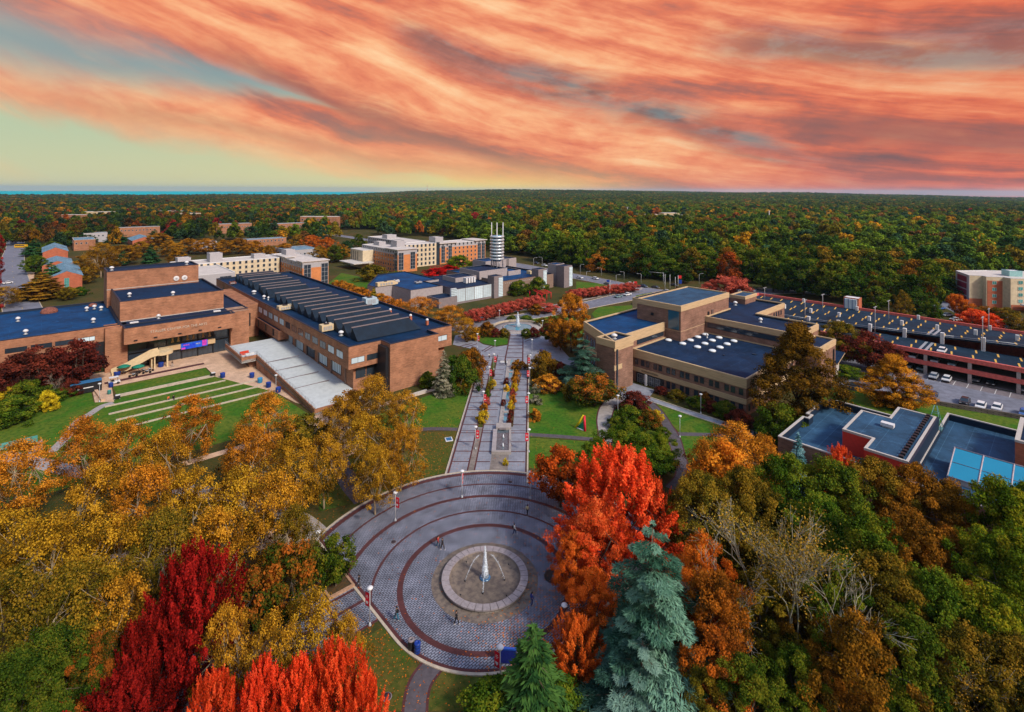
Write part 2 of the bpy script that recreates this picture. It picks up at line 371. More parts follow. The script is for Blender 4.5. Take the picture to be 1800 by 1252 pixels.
def block(root, poly, z0, z1, wallm, roofm, par=0.5, th=0.35, cope=None, ch=0.12, wn='wall', rn='roof'):
    """walls with a parapet, the membrane inside it and a coping on top"""
    b = MB(); n = len(poly); inn = inset(poly, th)
    zr = z1-par
    for i in range(n):
        a, c = poly[i], poly[(i+1) % n]; ai, ci = inn[i], inn[(i+1) % n]
        b.quad((a[0], a[1], z0), (c[0], c[1], z0), (c[0], c[1], z1), (a[0], a[1], z1))
        b.quad((a[0], a[1], z1), (c[0], c[1], z1), (ci[0], ci[1], z1), (ai[0], ai[1], z1))
    b.build(wn, wallm, root)
    r = MB(); r.add([(p[0], p[1], zr) for p in inn], [tuple(range(n))])
    for i in range(n):
        ai, ci = inn[i], inn[(i+1) % n]
        r.quad((ai[0], ai[1], z1-0.002), (ci[0], ci[1], z1-0.002), (ci[0], ci[1], zr), (ai[0], ai[1], zr), 1)
    r.build(rn, [roofm, M_white if cope is M_white else M_coping], root)
    if cope:
        o_ = inset(poly, -0.04); i_ = inset(poly, th+0.04); k = MB()
        for i in range(n):
            j = (i+1) % n
            k.quad((o_[i][0], o_[i][1], z1-ch), (o_[j][0], o_[j][1], z1-ch), (o_[j][0], o_[j][1], z1+0.03), (o_[i][0], o_[i][1], z1+0.03))
            k.quad((o_[i][0], o_[i][1], z1+0.03), (o_[j][0], o_[j][1], z1+0.03), (i_[j][0], i_[j][1], z1+0.03), (i_[i][0], i_[i][1], z1+0.03))
            k.quad((i_[j][0], i_[j][1], z1-ch), (i_[i][0], i_[i][1], z1-ch), (i_[i][0], i_[i][1], z1+0.03), (i_[j][0], i_[j][1], z1+0.03))
        k.build('coping', cope, root)
def band(root, poly, z0, z1, m, proud=0.03, name='fascia', idx=None, thk=0.0):
    b = MB(); o_ = inset(poly, -proud); n = len(poly)
    for i in (range(n) if idx is None else idx):
        j = (i+1) % n; a, c = o_[i], o_[j]; ai, ci = poly[i], poly[j]
        b.quad((a[0], a[1], z0), (c[0], c[1], z0), (c[0], c[1], z1), (a[0], a[1], z1))
        b.quad((a[0], a[1], z1), (c[0], c[1], z1), (ci[0], ci[1], z1), (ai[0], ai[1], z1))
        b.quad((ai[0], ai[1], z0), (ci[0], ci[1], z0), (c[0], c[1], z0), (a[0], a[1], z0))
    return b.build(name, m, root)
# ------------------------------------------------------------------ terrain
CURV = 1/12.742e6
def hz(x, y):
    r = math.hypot(x, y); a = math.atan2(x, max(y, 1e-3)) if y > 0 else math.atan2(x, y)
    h = -r*r*CURV
    if r < 1300: return h
    k = min(1, (r-1300)/3500.0); k = k*k*(3-2*k)
    am = 34*math.exp(-((a-0.08)/0.42)**2) + 10*math.exp(-((a-0.5)/0.12)**2) - 12*max(0, min(1, (abs(a-0.1)-0.45)*4))
    sl = max(0, min(1, (-0.08-a)/0.34)); sl = sl*sl*(3-2*sl); am = am*(1-sl)-7*sl
    b = 7*math.sin(x*0.0021+1.3)*math.sin(y*0.0017+0.4)+4*math.sin(x*0.0047+2.0)*math.cos(y*0.0039)
    if r > 7000: am -= (r-7000)*0.004
    return h + k*(am+b*(0.4 if a < -0.24 else 1.0))
def nt_ground():
    m = bpy.data.materials.new('woodland_floor'); m.use_nodes = True; t = NT(m.node_tree); t.n.clear()
    o = t.new('ShaderNodeOutputMaterial'); b = t.new('ShaderNodeBsdfPrincipled'); t.l.new(b.outputs[0], o.inputs[0])
    g = t.new('ShaderNodeTexCoord'); v = g.outputs['Object']
    n1 = t.noise(v, 0.05, 6, 0.65); n2 = t.noise(v, 1.6, 6, 0.75); n3 = t.noise(v, 5.0, 3, 0.7)
    c = t.ramp(n1, [(0.32, (0.022, 0.040, 0.010)), (0.5, (0.050, 0.052, 0.014)), (0.66, (0.085, 0.050, 0.018))])
    c = t.mix(t.m('MULTIPLY', t.ss(n2, 0.48, 0.66), 0.6), c, (0.14, 0.062, 0.016, 1))
    c = t.mix(t.m('MULTIPLY', t.ss(n3, 0.56, 0.72), 0.5), c, (0.23, 0.105, 0.022, 1))
    t.put(b.inputs['Base Color'], c); b.inputs['Roughness'].default_value = 0.95; b.inputs['Specular IOR Level'].default_value = 0.1
    return m
def nt_lawn(name, c1, c2, c3, leaf=0.35):
    m = bpy.data.materials.new(name); m.use_nodes = True; t = NT(m.node_tree); t.n.clear()
    o = t.new('ShaderNodeOutputMaterial'); b = t.new('ShaderNodeBsdfPrincipled'); t.l.new(b.outputs[0], o.inputs[0])
    g = t.new('ShaderNodeTexCoord'); v = g.outputs['Object']
    n1 = t.noise(v, 0.11, 6, 0.7, 0.5); n2 = t.noise(v, 1.3, 5, 0.75); n3 = t.noise(v, 4.5, 4, 0.7)
    c = t.mix(t.ss(n1, 0.36, 0.62), c1+(1,), c2+(1,)); c = t.mix(t.m('MULTIPLY', t.ss(n2, 0.40, 0.66), 0.8), c, c3+(1,))
    lf = t.m('MULTIPLY', t.ss(n3, 0.60, 0.70), t.m('MULTIPLY', t.ss(n1, 0.30, 0.60), leaf*1.6))
    c = t.mix(lf, c, (0.26, 0.115, 0.02, 1))
    t.put(b.inputs['Base Color'], c); b.inputs['Roughness'].default_value = 0.95; b.inputs['Specular IOR Level'].default_value = 0.1
    bp = t.new('ShaderNodeBump'); bp.inputs['Strength'].default_value = 0.5; bp.inputs['Distance'].default_value = 0.12
    t.put(bp.inputs['Height'], n2); t.l.new(bp.outputs[0], b.inputs['Normal'])
    return m
M_floor = nt_ground()
M_lawn = nt_lawn('lawn_grass', (0.040, 0.135, 0.009), (0.115, 0.150, 0.016), (0.020, 0.070, 0.006), 0.55)
M_lawn2 = nt_lawn('lawn_grass_leafy', (0.055, 0.095, 0.012), (0.105, 0.080, 0.016), (0.030, 0.055, 0.008), 0.7)
b = MB(); radii = [0, 40, 90, 160, 260, 400, 600, 850, 1150, 1500]+[1500+250*i for i in range(1, 31)]+[9800, 10800]
NA = 150; ring = []
for r in radii:
    for k in range(NA):
        a = 2*PI*k/NA; x, y = r*math.sin(a), r*math.cos(a); b.v.append((x, y, hz(x, y)-(0.0 if r < 1200 else 0.5)))
for i in range(len(radii)-1):
    for k in range(NA): b.f.append((i*NA+k, (i+1)*NA+k, (i+1)*NA+(k+1) % NA, i*NA+(k+1) % NA)); b.mi.append(0); b.sm.append(True)
for f_i, f in enumerate(b.f): b.f[f_i] = tuple(reversed(f))
structure('ground', b, M_floor)
# the sound, far away on the left
b = MB(); ra = [4300+600*i for i in range(12)]+[12500, 15000, 18000, 22000, 27000]; aa = [-1.15+0.045*i for i in range(21)]
M_water = mat('sea_water', (0.0, 0.42, 0.46), 0.9, 0.1, 0.001, spec=0.0)
for r in ra:
    for a in aa: b.v.append((r*math.sin(a), r*math.cos(a), -r*r*CURV+0.5))
n = len(aa)
for i in range(len(ra)-1):
    for k in range(n-1): b.f.append((i*n+k, i*n+k+1, (i+1)*n+k+1, (i+1)*n+k)); b.mi.append(0); b.sm.append(True)
structure('water', b, M_water)
# ------------------------------------------------------------------ paved surfaces
M_paver = brickmat('pavers_blue_grey', (0.31, 0.325, 0.39), (0.23, 0.245, 0.30), (0.045, 0.045, 0.065), 1.0, 0.75, GA, False, 0.56, 0.28, 0.05, 0.5)
M_slab = brickmat('mall_slabs', (0.29, 0.30, 0.345), (0.25, 0.26, 0.30), (0.18, 0.18, 0.215), 1.0, 0.75, 0.03, False, 1.2, 1.2, 0.02, 0.3)
M_bband = brickmat('paving_brick_band', (0.135, 0.040, 0.040), (0.10, 0.030, 0.030), (0.07, 0.03, 0.03), 1.5, 0.8, 0, False, 0.22, 0.1, 0.02, 0.3)
M_kerb = mat('pale_kerb', (0.50, 0.42, 0.32), 0.8, 0.15, 1.5)
M_asph = mat('asphalt', (0.20, 0.205, 0.25), 0.85, 0.2, 0.6, big=0.35)
M_path = mat('path_asphalt', (0.105, 0.088, 0.098), 0.85, 0.2, 1.2, big=0.2)
M_conc = mat('path_concrete', (0.36, 0.32, 0.30), 0.85, 0.15, 1.0, big=0.15)
M_court = brickmat('courtyard_slabs', (0.70, 0.46, 0.30), (0.63, 0.41, 0.27), (0.46, 0.31, 0.21), 1.0, 0.8, GA, False, 1.6, 1.6, 0.03, 0.3)
M_cobble = brickmat('cobbles_tan', (0.34, 0.29, 0.25), (0.27, 0.23, 0.20), (0.13, 0.10, 0.09), 1.0, 0.85, 0.03, False, 0.4, 0.2, 0.03, 0.4)
M_line = mat('road_marking', (0.62, 0.62, 0.60), 0.7, 0.15)
M_soil = mat('planting_soil', (0.045, 0.038, 0.018), 0.95, 0.4, 3.0, col2=(0.10, 0.05, 0.015))
M_stone = mat('fountain_granite', (0.33, 0.285, 0.29), 0.7, 0.15, 2.5, big=0.2)
M_stained = mat('stained_aggregate', (0.20, 0.155, 0.120), 0.85, 0.35, 1.4, col2=(0.095, 0.075, 0.068), big=0.4)
CP = Vector((-3.35, 68.85)); CS, CTt = w2g(CP.x, CP.y)
def sheet(name, polys, m, z):
    b_ = MB()
    for i_, p in enumerate(polys): p = ccw(p); b_.add([(q_[0], q_[1], z+0.0021*i_) for q_ in p], [tuple(range(len(p)))])
    return structure(name, b_, m)
def ptc(R, deg): a = GA+math.radians(deg); return (CP.x+R*math.cos(a), CP.y+R*math.sin(a))     # angle from the campus grid
RO = 26.5; RB = 13.4
a1 = -math.degrees(math.asin(RB/RO)); a2 = 90+math.degrees(math.asin(RB/RO))
outer = [ptc(RO, a1+(a2-a1)*i/70) for i in range(71)]+[ptc(RB, 180+90*i/24) for i in range(25)]
sheet('plaza_paving', [outer], M_paver, 0.05)
b = MB(); oi_ = outer; ou_ = inset(ccw(outer), -0.32); oc = ccw(outer)
for i in range(len(oc)):
    j = (i+1) % len(oc)
    b.quad((*oc[i], 0.13), (*ou_[i], 0.13), (*ou_[j], 0.13), (*oc[j], 0.13)); b.quad((*ou_[i], 0), (*ou_[j], 0), (*ou_[j], 0.13), (*ou_[i], 0.13)); b.quad((*oc[j], 0), (*oc[i], 0), (*oc[i], 0.13), (*oc[j], 0.13))
structure('plaza_kerb', b, M_kerb)
b = MB()
def arc(b_, r0, r1, d0, d1, z, n=90):
    for i in range(n):
        a_, c_ = d0+(d1-d0)*i/n, d0+(d1-d0)*(i+1)/n
        b_.quad((*ptc(r0, a_), z), (*ptc(r1, a_), z), (*ptc(r1, c_), z), (*ptc(r0, c_), z))
arc(b, 10.75, 11.5, 0, 360, 0.058)
for r0, r1 in ((14.6, 14.95), (18.45, 19.1), (22.15, 22.5), (25.5, 26.3)):
    k = math.degrees(math.asin(RB/r0)); arc(b, r0, r1, -k+0.3, 90+k-0.3, 0.058)
arc(b, 12.95, 13.35, 180, 270, 0.062, 30)
for s0, s1, t0, t1 in ((-13.35, -12.95, 0, 22.4), (0, 22.4, -13.35, -12.95)):
    pl = gpoly([(CS+s0, CTt+t0), (CS+s1, CTt+t0), (CS+s1, CTt+t1), (CS+s0, CTt+t1)]); b.add([(*q_, 0.062) for q_ in pl], [(0, 1, 2, 3)])
structure('plaza_brick_rings', b, M_bband)
# side walk at the lower left of the plaza, with its brick bands
sheet('side_walk_paving', [grect(-2, 30.3, 56.6, 67.5)], M_paver, 0.044)
b = MB()
for s0, s1, t0, t1 in ((-2, 30.2, 56.6, 56.95), (8, 30.2, 60.4, 60.9), (8, 30.2, 62.9, 63.3), (26.2, 26.6, 56.7, 63), (20, 20.5, 56.7, 67), (-2, 27, 67.1, 67.5)):
    b.add([(*q_, 0.052) for q_ in grect(s0, s1, t0, t1)], [(0, 1, 2, 3)])
structure('side_walk_bands', b, M_bband)
# apron round the fountain
b = MB(); arc(b, 5.6, 7.1, 0, 360, 0.066, 60); structure('fountain_apron', b, M_stained)
# the long mall
def mx(k, y): return (-11.6, -8.0, -6.7, -3.9, -0.4, 3.15)[k]+0.037*(y-100)
YE = 163.0
def mq(b_, k0, k1, y0, y1, z, d0=0.0, d1=0.0):
    b_.quad((mx(k0, y0)+d0, y0, z), (mx(k1, y0)+d1, y0, z), (mx(k1, y1)+d1, y1, z), (mx(k0, y1)+d0, y1, z))
b = MB(); b.quad((mx(0, 92), 92, 0.03), (mx(5, 90), 90, 0.03), (mx(5, YE), YE, 0.03), (mx(0, YE), YE, 0.03))
structure('mall_paving', b, M_slab)
b = MB()
for k0, d0, w_ in ((0, 0.15, 0.35), (1, 0.0, 0.28), (2, 0.0, 0.28), (5, -0.4, 0.35)):
    b.quad((mx(k0, 94)+d0, 94 if k0 < 3 else 91, 0.036), (mx(k0, 94)+d0+w_, 94 if k0 < 3 else 91, 0.036), (mx(k0, YE)+d0+w_, YE, 0.036), (mx(k0, YE)+d0, YE, 0.036))
y = 98.6; i = 0
while y < YE:
    for k0, k1, e0, e1 in ((0, 1, 0.5, 0), (2, 3, 0.28, 0), (4, 5, 0, -0.4)):
        mq(b, k0, k1, y, y+0.3, 0.036, e0, e1)
        if i in (3, 6, 9): mq(b, k0, k1, y+1.1, y+1.3, 0.036, e0, e1)
    y += 3.9; i += 1
structure('mall_brick_bands', b, M_bband)
b = MB(); mq(b, 1, 2, 93.6, 112.5, 0.034, 0.28, 0); mq(b, 3, 4, 94.5, 101.5, 0.034, 0.1, 0)
structure('mall_cobble_strip', b, M_cobble)
b = MB()
for k0, d0, w_ in ((0, -0.22, 0.22), (5, 0.0, 0.3)):
    ya, yb = (93.7, 141) if k0 == 0 else (91.5, YE)
    xa, xb = mx(k0, ya)+d0, mx(k0, yb)+d0
    b.prism([(xa, ya), (xa+w_, ya), (xb+w_, yb), (xb, yb)], 0, 0.18)
structure('mall_kerb', b, M_kerb)
# square at the far end of the mall
sq = [(796, 606), (800, 590), (812, 588), (832, 596), (850, 606), (872, 610), (892, 607), (898, 585), (919, 585), (921, 598), (935, 594), (952, 590), (968, 594), (975, 600), (1000, 628), (1022, 640), (1012, 648), (975, 632), (950, 630), (940, 648), (866, 650), (838, 615), (818, 611)]
sheet('far_square_paving', [pixpoly(sq)], M_slab, 0.022)
b = MB()
b.quad(P(897, 584, 0.04), P(920.5, 584, 0.04), P(926, 640, 0.04), P(886, 640, 0.04)); structure('far_walk_paving', b, M_slab)
b = MB()
for x0, x1, x2, x3 in ((896.8, 898.2, 888.2, 885.6), (918.8, 920.2, 920, 917.5)):
    b.quad(P(x0, 585, 0.047), P(x1, 585, 0.047), P(x2, 637, 0.047), P(x3, 637, 0.047))
for y0 in (590, 595.5, 601, 607, 613, 620, 628):
    e = (y0-585)/52.0; b.quad(P(897.5-9*e, y0+0.9, 0.045), P(919.5-0.5*e, y0+0.9, 0.045), P(919.5-0.5*e, y0, 0.045), P(897.5-9*e, y0, 0.045))
for (xa, ya), (xb, yb) in (((851, 618), (868, 608)), ((846, 617), (862, 607.5)), ((805, 614), (838, 604)), ((802, 610), (830, 603)), ((922, 600), (952, 590)), ((836, 633), (890, 635))):
    b.quad(P(xa, ya, 0.045), P(xa+1.5, ya+0.6, 0.045), P(xb+1.5, yb+0.6, 0.045), P(xb, yb, 0.045))
structure('far_square_bands', b, M_bband)
# lawns
sheet('mall_lawns', [pixpoly([(928.5, 768), (1060, 775), (1066, 740), (1056, 700), (1000, 682), (928.5, 680)]),
    pixpoly([(928.5, 822), (928.5, 769.5), (1050, 777), (1062, 800), (1040, 830), (980, 830)]),
    pixpoly([(620, 760), (804, 752.5), (836, 682), (800, 680), (740, 700), (700, 715), (640, 740)]),
    pixpoly([(1146, 706), (1285, 748), (1270, 764), (1196, 762), (1170, 735)]),
    pixpoly([(1192, 766), (1262, 768), (1240, 820), (1206, 830)]),
    pixpoly([(1060, 700), (1150, 700), (1180, 760), (1196, 830), (1060, 830)])], M_lawn, 0.010)
sheet('leafy_lawns', [pixpoly([(782, 830), (803, 758), (620, 765), (560, 800), (560, 900), (640, 880)]),
    pixpoly([(678, 1098), (735, 1172), (725, 1250), (560, 1250), (600, 1150)]),
    pixpoly([(760, 1176), (850, 1192), (985, 1172), (1060, 1110), (1080, 1250), (735, 1250)])], M_lawn2, 0.012)
sheet('amphitheatre_lawns', [gpoly([(14, 170), (35.3, 170.5), (35.5, 162.2), (14.2, 162.2)]), gpoly([(12, 160.6), (37, 160.6), (43, 155), (44.4, 138), (46, 118), (-10, 118), (-12, 160.6)]),
    gpoly([(-45, 176), (9.6, 174.5), (9.6, 159.6), (12, 157), (-12, 118), (-45, 118)])], M_lawn, 0.010)
sheet('garden_lawns', [pixpoly([(832, 592), (850, 604), (872, 608), (892, 605), (893, 590), (862, 580), (838, 583)]), pixpoly([(927, 593), (952, 588), (985, 600), (1030, 600), (1030, 560), (940, 552)]),
    pixpoly([(1140, 535), (1052, 540), (1040, 552), (1048, 562), (1140, 560)]), pixpoly([(1013, 495), (1070, 500), (1110, 507), (1080, 512), (1013, 512)]), pixpoly([(600, 480), (700, 500), (640, 510), (575, 500)]),
    pixpoly([(1117, 520), (1146, 514), (1150, 531), (1125, 530)])], M_lawn, 0.014)
b = MB()
sheet('roadside_grass', [gpoly([(125, 37), (150, 44), (156.3, 43.4), (159.5, 32), (163.5, 18), (166.5, 8), (172, -12), (180, -50), (134, -50), (134, 17), (125, 17)])], M_lawn, 0.014)
# amphitheatre edging: pale stone steps
b = MB()
for s0, s1, t in ((14.4, 35.6, 161.9), (14.4, 35.6, 160.8), (11.3, 37.0, 155.2), (11.6, 42.9, 149.6), (12.5, 43.2, 144.6), (13.6, 43.6, 139.0)):
    p = gpoly([(s0, t), (s1, t), (s1, t+0.42), (s0, t+0.42)]); b.prism(p, 0, 0.28)
structure('amphitheatre_steps', b, M_kerb)
sheet('courtyard_paving', [gpoly([(9.8, 160.6), (13.3, 158), (13.8, 170.4), (35.6, 170.8), (35.8, 160.5), (44.4, 138.6), (46, 128), (50, 118), (50, 125), (50, 186), (10, 186)])], M_court, 0.018)
b = MB(); b.add([(*q_, 0.026) for q_ in gpoly([(12.6, 173.6), (36, 174.2), (36, 175.9), (12.6, 175.4)])], [(0, 1, 2, 3)]); structure('courtyard_brick_strip', b, M_bband)
sheet('tree_walk_paving', [gpoly([(20, 112.6), (76, 112.0), (76, 113.6), (20, 114.6)]), gpoly([(-30, 96), (-2, 97), (30, 81), (30.4, 76), (26, 78), (-4, 92), (-30, 92)]), gpoly([(44, 118), (52, 118), (48, 95), (43, 96)])], M_court, 0.0205)
# roads, paths
def strip(name, pts, wd, m, z, world=False, edge=None, ew=0.25, em=None):
    c = [Vector(p) if world else Vector(P2(*p)) for p in pts]
    sm = []
    for i in range(len(c)-1):
        p0, p1, p2, p3 = c[max(i-1, 0)], c[i], c[i+1], c[min(i+2, len(c)-1)]
        for k in range(8):
            u = k/8.0; sm.append(0.5*((2*p1)+(p2-p0)*u+(2*p0-5*p1+4*p2-p3)*u*u+(3*p1-p0-3*p2+p3)*u**3))
    sm.append(c[-1]); L, R_ = [], []
    ws = wd if isinstance(wd, (list, tuple)) else [wd]*len(c)
    b_ = MB(); e_ = MB(); nn = []
    for i, p in enumerate(sm):
        d = (sm[min(i+1, len(sm)-1)]-sm[max(i-1, 0)]).normalized(); nn.append(Vector((-d.y, d.x)))
        f_ = i/8.0; k = min(int(f_), len(ws)-2); w_ = ws[k]+(ws[k+1]-ws[k])*(f_-k)
        L.append(p+nn[-1]*w_/2); R_.append(p-nn[-1]*w_/2)
    for i in range(len(sm)-1):
        b_.quad((*R_[i], z), (*R_[i+1], z), (*L[i+1], z), (*L[i], z))
        if edge:
            for X, sg in ((L, 1), (R_, -1)):
                a_, c_ = X[i], X[i+1]; e1, e2 = a_+nn[i]*sg*ew, c_+nn[i+1]*sg*ew
                q_ = [(*a_, z+edge), (*e1, z+edge), (*e2, z+edge), (*c_, z+edge)]
                e_.add(q_ if sg < 0 else q_[::-1], [(0, 1, 2, 3)])
                if edge > 0.02: e_.quad((*e1, 0), (*e2, 0), (*e2, z+edge), (*e1, z+edge)); e_.quad((*a_, 0), (*c_, 0), (*c_, z+edge), (*a_, z+edge))
    structure(name, b_, m)
    if edge: structure(name+'_kerb', e_, em or M_kerb)
    return sm
strip('curved_path', [(762, 1169), (742, 1195), (732, 1225), (728, 1275)], 2.1, M_path, 0.024, edge=0.004, ew=0.28, em=M_bband)
strip('lawn_path', [(804, 755), (760, 754), (720, 757), (650, 765), (600, 775)], 1.5, M_path, 0.024)
strip('east_lawn_path', [(928, 764), (990, 768), (1045, 773), (1060, 776)], 1.5, M_path, 0.024)
strip('hall_path', [(1118, 686), (1090, 696), (1069, 715), (1062, 738), (1064, 775), (1050, 800), (1020, 830)], [7, 4.2, 3.2, 3.0, 2.6, 2.4, 2.4], M_conc, 0.026, edge=0.004, ew=0.3, em=M_bband)
strip('garden_path', [(1140, 705), (1158, 725), (1172, 748), (1183, 768), (1192, 795), (1200, 835), (1180, 860)], [1.6, 2.0, 2.2, 2.6, 2.2, 2.2, 2.2], M_path, 0.026, edge=0.004, ew=0.25, em=M_bband)
strip('cross_path', [(1185, 763), (1230, 764), (1275, 765)], 1.6, M_path, 0.024)
strip('hall_walk', [(1136, 700), (1200, 722), (1270, 745), (1330, 765)], 2.0, M_slab, 0.028, edge=0.12, ew=0.25)
sheet('hall_forecourt', [pixpoly([(1084, 690), (1108, 672), (1152, 686), (1138, 702), (1112, 712)])], M_slab, 0.032)
strip('amphitheatre_path', [(199, 708), (180, 714), (158, 728), (136, 742), (120, 765), (90, 795)], 1.8, M_conc, 0.024)
strip('grove_path', [(585, 760), (590, 790), (600, 820), (615, 850), (640, 880)], 3.4, M_path, 0.022)
strip('woodland_walk', [(0, 800), (60, 812), (130, 828), (250, 845), (330, 860), (430, 880), (520, 910), (560, 940)], 3.2, M_conc, 0.024)
R1 = strip('campus_loop_road', [(560, 410), (620, 418), (760, 440), (850, 456), (930, 470), (1000, 484), (1060, 495), (1130, 510), (1200, 517), (1300, 515), (1400, 512), (1500, 520)], [11, 11, 12, 12, 13, 13, 13, 15, 14, 13, 13, 13], M_asph, 0.020, edge=0.13, ew=0.3)
strip('campus_side_road', [(1150, 513), (1110, 520), (1050, 533), (985, 546), (930, 556), (880, 562), (830, 572), (795, 582)], [16, 15, 11, 10, 9, 8, 7, 7], M_asph, 0.024, edge=0.13, ew=0.3)
strip('shady_footway', [(1130, 506), (1060, 520), (980, 536), (900, 548), (840, 560), (800, 568)], 2.6, M_conc, 0.030)
R2 = strip('west_road', [(70, 640), (45, 560), (26, 500), (22, 460), (28, 430), (20, 418), (0, 412), (-60, 410)], [12, 12, 12, 12, 12, 11, 10, 10], M_asph, 0.020, edge=0.13, ew=0.3)
sheet('west_parking', [pixpoly([(30, 515), (55, 515), (60, 575), (30, 585)]), pixpoly([(32, 440), (42, 438), (40, 470), (33, 470)])], M_asph, 0.016)
sheet('west_footway', [pixpoly([(28, 482), (48, 470), (62, 480), (52, 512), (30, 512)])], M_court, 0.018)
b = MB()
for R_, off in ((R1, 0), (R2, 0)):
    for i in range(0, len(R_)-1, 2):
        d = (R_[i+1]-R_[i]).normalized(); n_ = Vector((-d.y, d.x))*0.09; a_, c_ = R_[i], R_[i]+d*3.0
        b.quad((*(a_-n_), 0.030), (*(c_-n_), 0.030), (*(c_+n_), 0.030), (*(a_+n_), 0.030))
structure('road_centre_lines', b, mat('yellow_marking', (0.6, 0.42, 0.06), 0.7))
# service road below the car park
sheet('service_road', [gpoly([(166, 60), (187.2, 60), (187.2, -60), (182, -60), (172, -12), (166.5, 8.1), (163.5, 18), (159.5, 32), (156.3, 43.7), (164, 44.5)])], M_asph, 0.016)
sheet('garage_bays_paving', [grect(182.2, 187.2, -60, 36)], mat('worn_paving', (0.20, 0.17, 0.18), 0.85, 0.2, 1.0, big=0.3), 0.022)
b = MB(); t = 30.5
while t > -50:
    b.add([(*q_, 0.030) for q_ in grect(182.0, 187.0, t, t+0.14)], [(0, 1, 2, 3)]); t -= 2.75
structure('bay_lines', b, M_line)
sheet('hotel_car_park', [pixpoly([(1640, 545), (1658, 540), (1700, 560), (1800, 575), (1800, 560), (1760, 556), (1700, 545), (1660, 530), (1640, 530)])], M_asph, 0.018)
# ------------------------------------------------------------------ buildings
def at(s, t, z=0): x, y = g2w(s, t); return (x, y, z)
def bldroot(name, label, s, t, cat='building', group=None): return thing(name, label, cat, at(s, t, 0), group=group)
def gwin(root, p0, p1, z, w, h, xs, **k): return window_row(root, g2w(*p0), g2w(*p1), z, w, h, xs, **k)
def gbox(b, s0, s1, t0, t1, z0, z1, mi=0): return b.prism(grect(s0, s1, t0, t1), z0, z1, mi)
def gparts(root, name, m, boxes):
    """several like parts, each a mesh of its own"""
    for bx in boxes: b_ = MB(); gbox(b_, *bx); b_.build(name, m, root)
def vent(root_z, s, t, kind=0, r=0.35):
    b = MB(); x, y, z = at(s, t, root_z)
    if kind == 0: b.lathe([(r*.6, 0), (r*.6, .5), (r*1.15, .6), (r*1.15, .85), (r*.3, 1.15)], (x, y, z), 10)
    elif kind == 1: b.lathe([(r, 0), (r, .35), (r*1.3, .4), (r*1.3, .55)], (x, y, z), 10)
    return b
def rooftop_unit(label, s, t, z, w, d, h, m=None, rz=GA, fan=True, cat='roof unit', group='machines standing on the flat roofs'):
    x, y, _ = at(s, t); r = thing('rooftop_unit', label, cat, (x, y, z), rz, group)
    b = MB(); b.box((0, 0, h/2+0.15), (w, d, h)); b.box((w*0.55, 0, h*0.35+.1), (w*.25, d*.7, h*.6)); o = b.build('cabinet', m or M_white, r, True)
    b = MB(); b.box((0, 0, 0.075), (w*.9, d*.8, .15)); b.build('skid', M_galv, r, True)
    if fan:
        b = MB(); b.lathe([(min(w, d)*.33, 0), (min(w, d)*.33, .2), (min(w, d)*.1, .22)], (0, 0, h+.15), 12); b.build('fan', M_dark, r, True)
    b = MB()
    for i in range(5): b.box((-w*.3+w*.15*i, -d/2-.02, h*.55), (w*.1, .03, h*.6))
    b.build('grille', M_galv, r, True)
    return r
def roof_vent(label, s, t, z, r=0.45, kind=0, m=None):
    o = thing('roof_vent', label, 'roof vent', at(s, t, z), group='vents on the flat roofs')
    b = MB(); b.lathe([(r*1.1, 0), (r*.8, .15), (r*.55, .2), (r*.55, .75)], (0, 0, 0), 12); b.build('stack', M_galv, o, True)
    b = MB(); b.lathe([(r*1.05, .72), (r*1.2, .85), (r*1.1, 1.1), (r*.5, 1.35), (.02, 1.4)], (0, 0, 0), 12); b.build('cowl', m or M_white, o, True)
    return o
# ---- 1. theatre with brick tower
TH = bldroot('theatre_building', 'brown brick theatre with stepped tower, dark blue flat roofs and long glazed front at left', 20, 190)
block(TH, grect(-70, 17.0, 186, 228.5), 0, 12.8, M_brick, M_roofblue, 0.7, cope=M_coping)
block(TH, gpoly([(17.0, 184.6), (50.6, 184.6), (50.6, 232), (17.0, 232)]), 7.9, 12.75, M_brick, M_roofdark, 0.35, cope=M_coping)
block(TH, grect(17.3, 45.6, 180.2, 184.6), 8.0, 12.7, M_brick, M_roofdark, 0.3, cope=M_coping, wn='front_fascia')
b = MB(); b.quad(at(17.3, 180.2, 8.0), at(17.3, 187.5, 8.0), at(45.6, 187.5, 8.0), at(45.6, 180.2, 8.0)); b.build('soffit', M_brownw, TH)
block(TH, grect(17.3, 44.8, 190.8, 221), 12.3, 18.5, M_brick, M_roofnavy, 0.7, cope=M_coping, wn='stage_block')
block(TH, grect(16.2, 42.7, 217.2, 229), 12.3, 24.3, M_brick, M_roofdark, 0.5, cope=M_coping, wn='fly_tower')
gparts(TH, 'brick_pier', M_brick, [(13.4, 18.6, 184.2, 190, 0, 12.4), (45.0, 50.4, 182.6, 190, 0, 12.5)])
b = MB(); gbox(b, 9.9, 13.3, 185.6, 186.2, 0, 8.6); b.build('side_doorway', M_dark, TH)
b = MB(); gbox(b, 50.6, 57.2, 196, 232, 0, 11.5); b.build('link_wall', M_brick, TH)
b = MB(); gbox(b, 52.0, 54.5, 195.7, 196.2, 4, 8.5); b.build('link_door', M_dark, TH)
# flashing lines at the foot of the upper blocks
b = MB()
for p, z in ((grect(17.25, 44.85, 190.75, 221), 12.42), (grect(16.15, 42.75, 217.15, 217.3), 18.14)):
    o_ = inset(p, -0.06)
    for i in range(4): j = (i+1) % 4; b.quad((*o_[i], z), (*o_[j], z), (*o_[j], z+0.22), (*o_[i], z+0.22)); b.quad((*o_[i], z+.22), (*o_[j], z+.22), (*p[j], z+.22), (*p[i], z+.22))
b.build('flashing', M_copelite, TH)
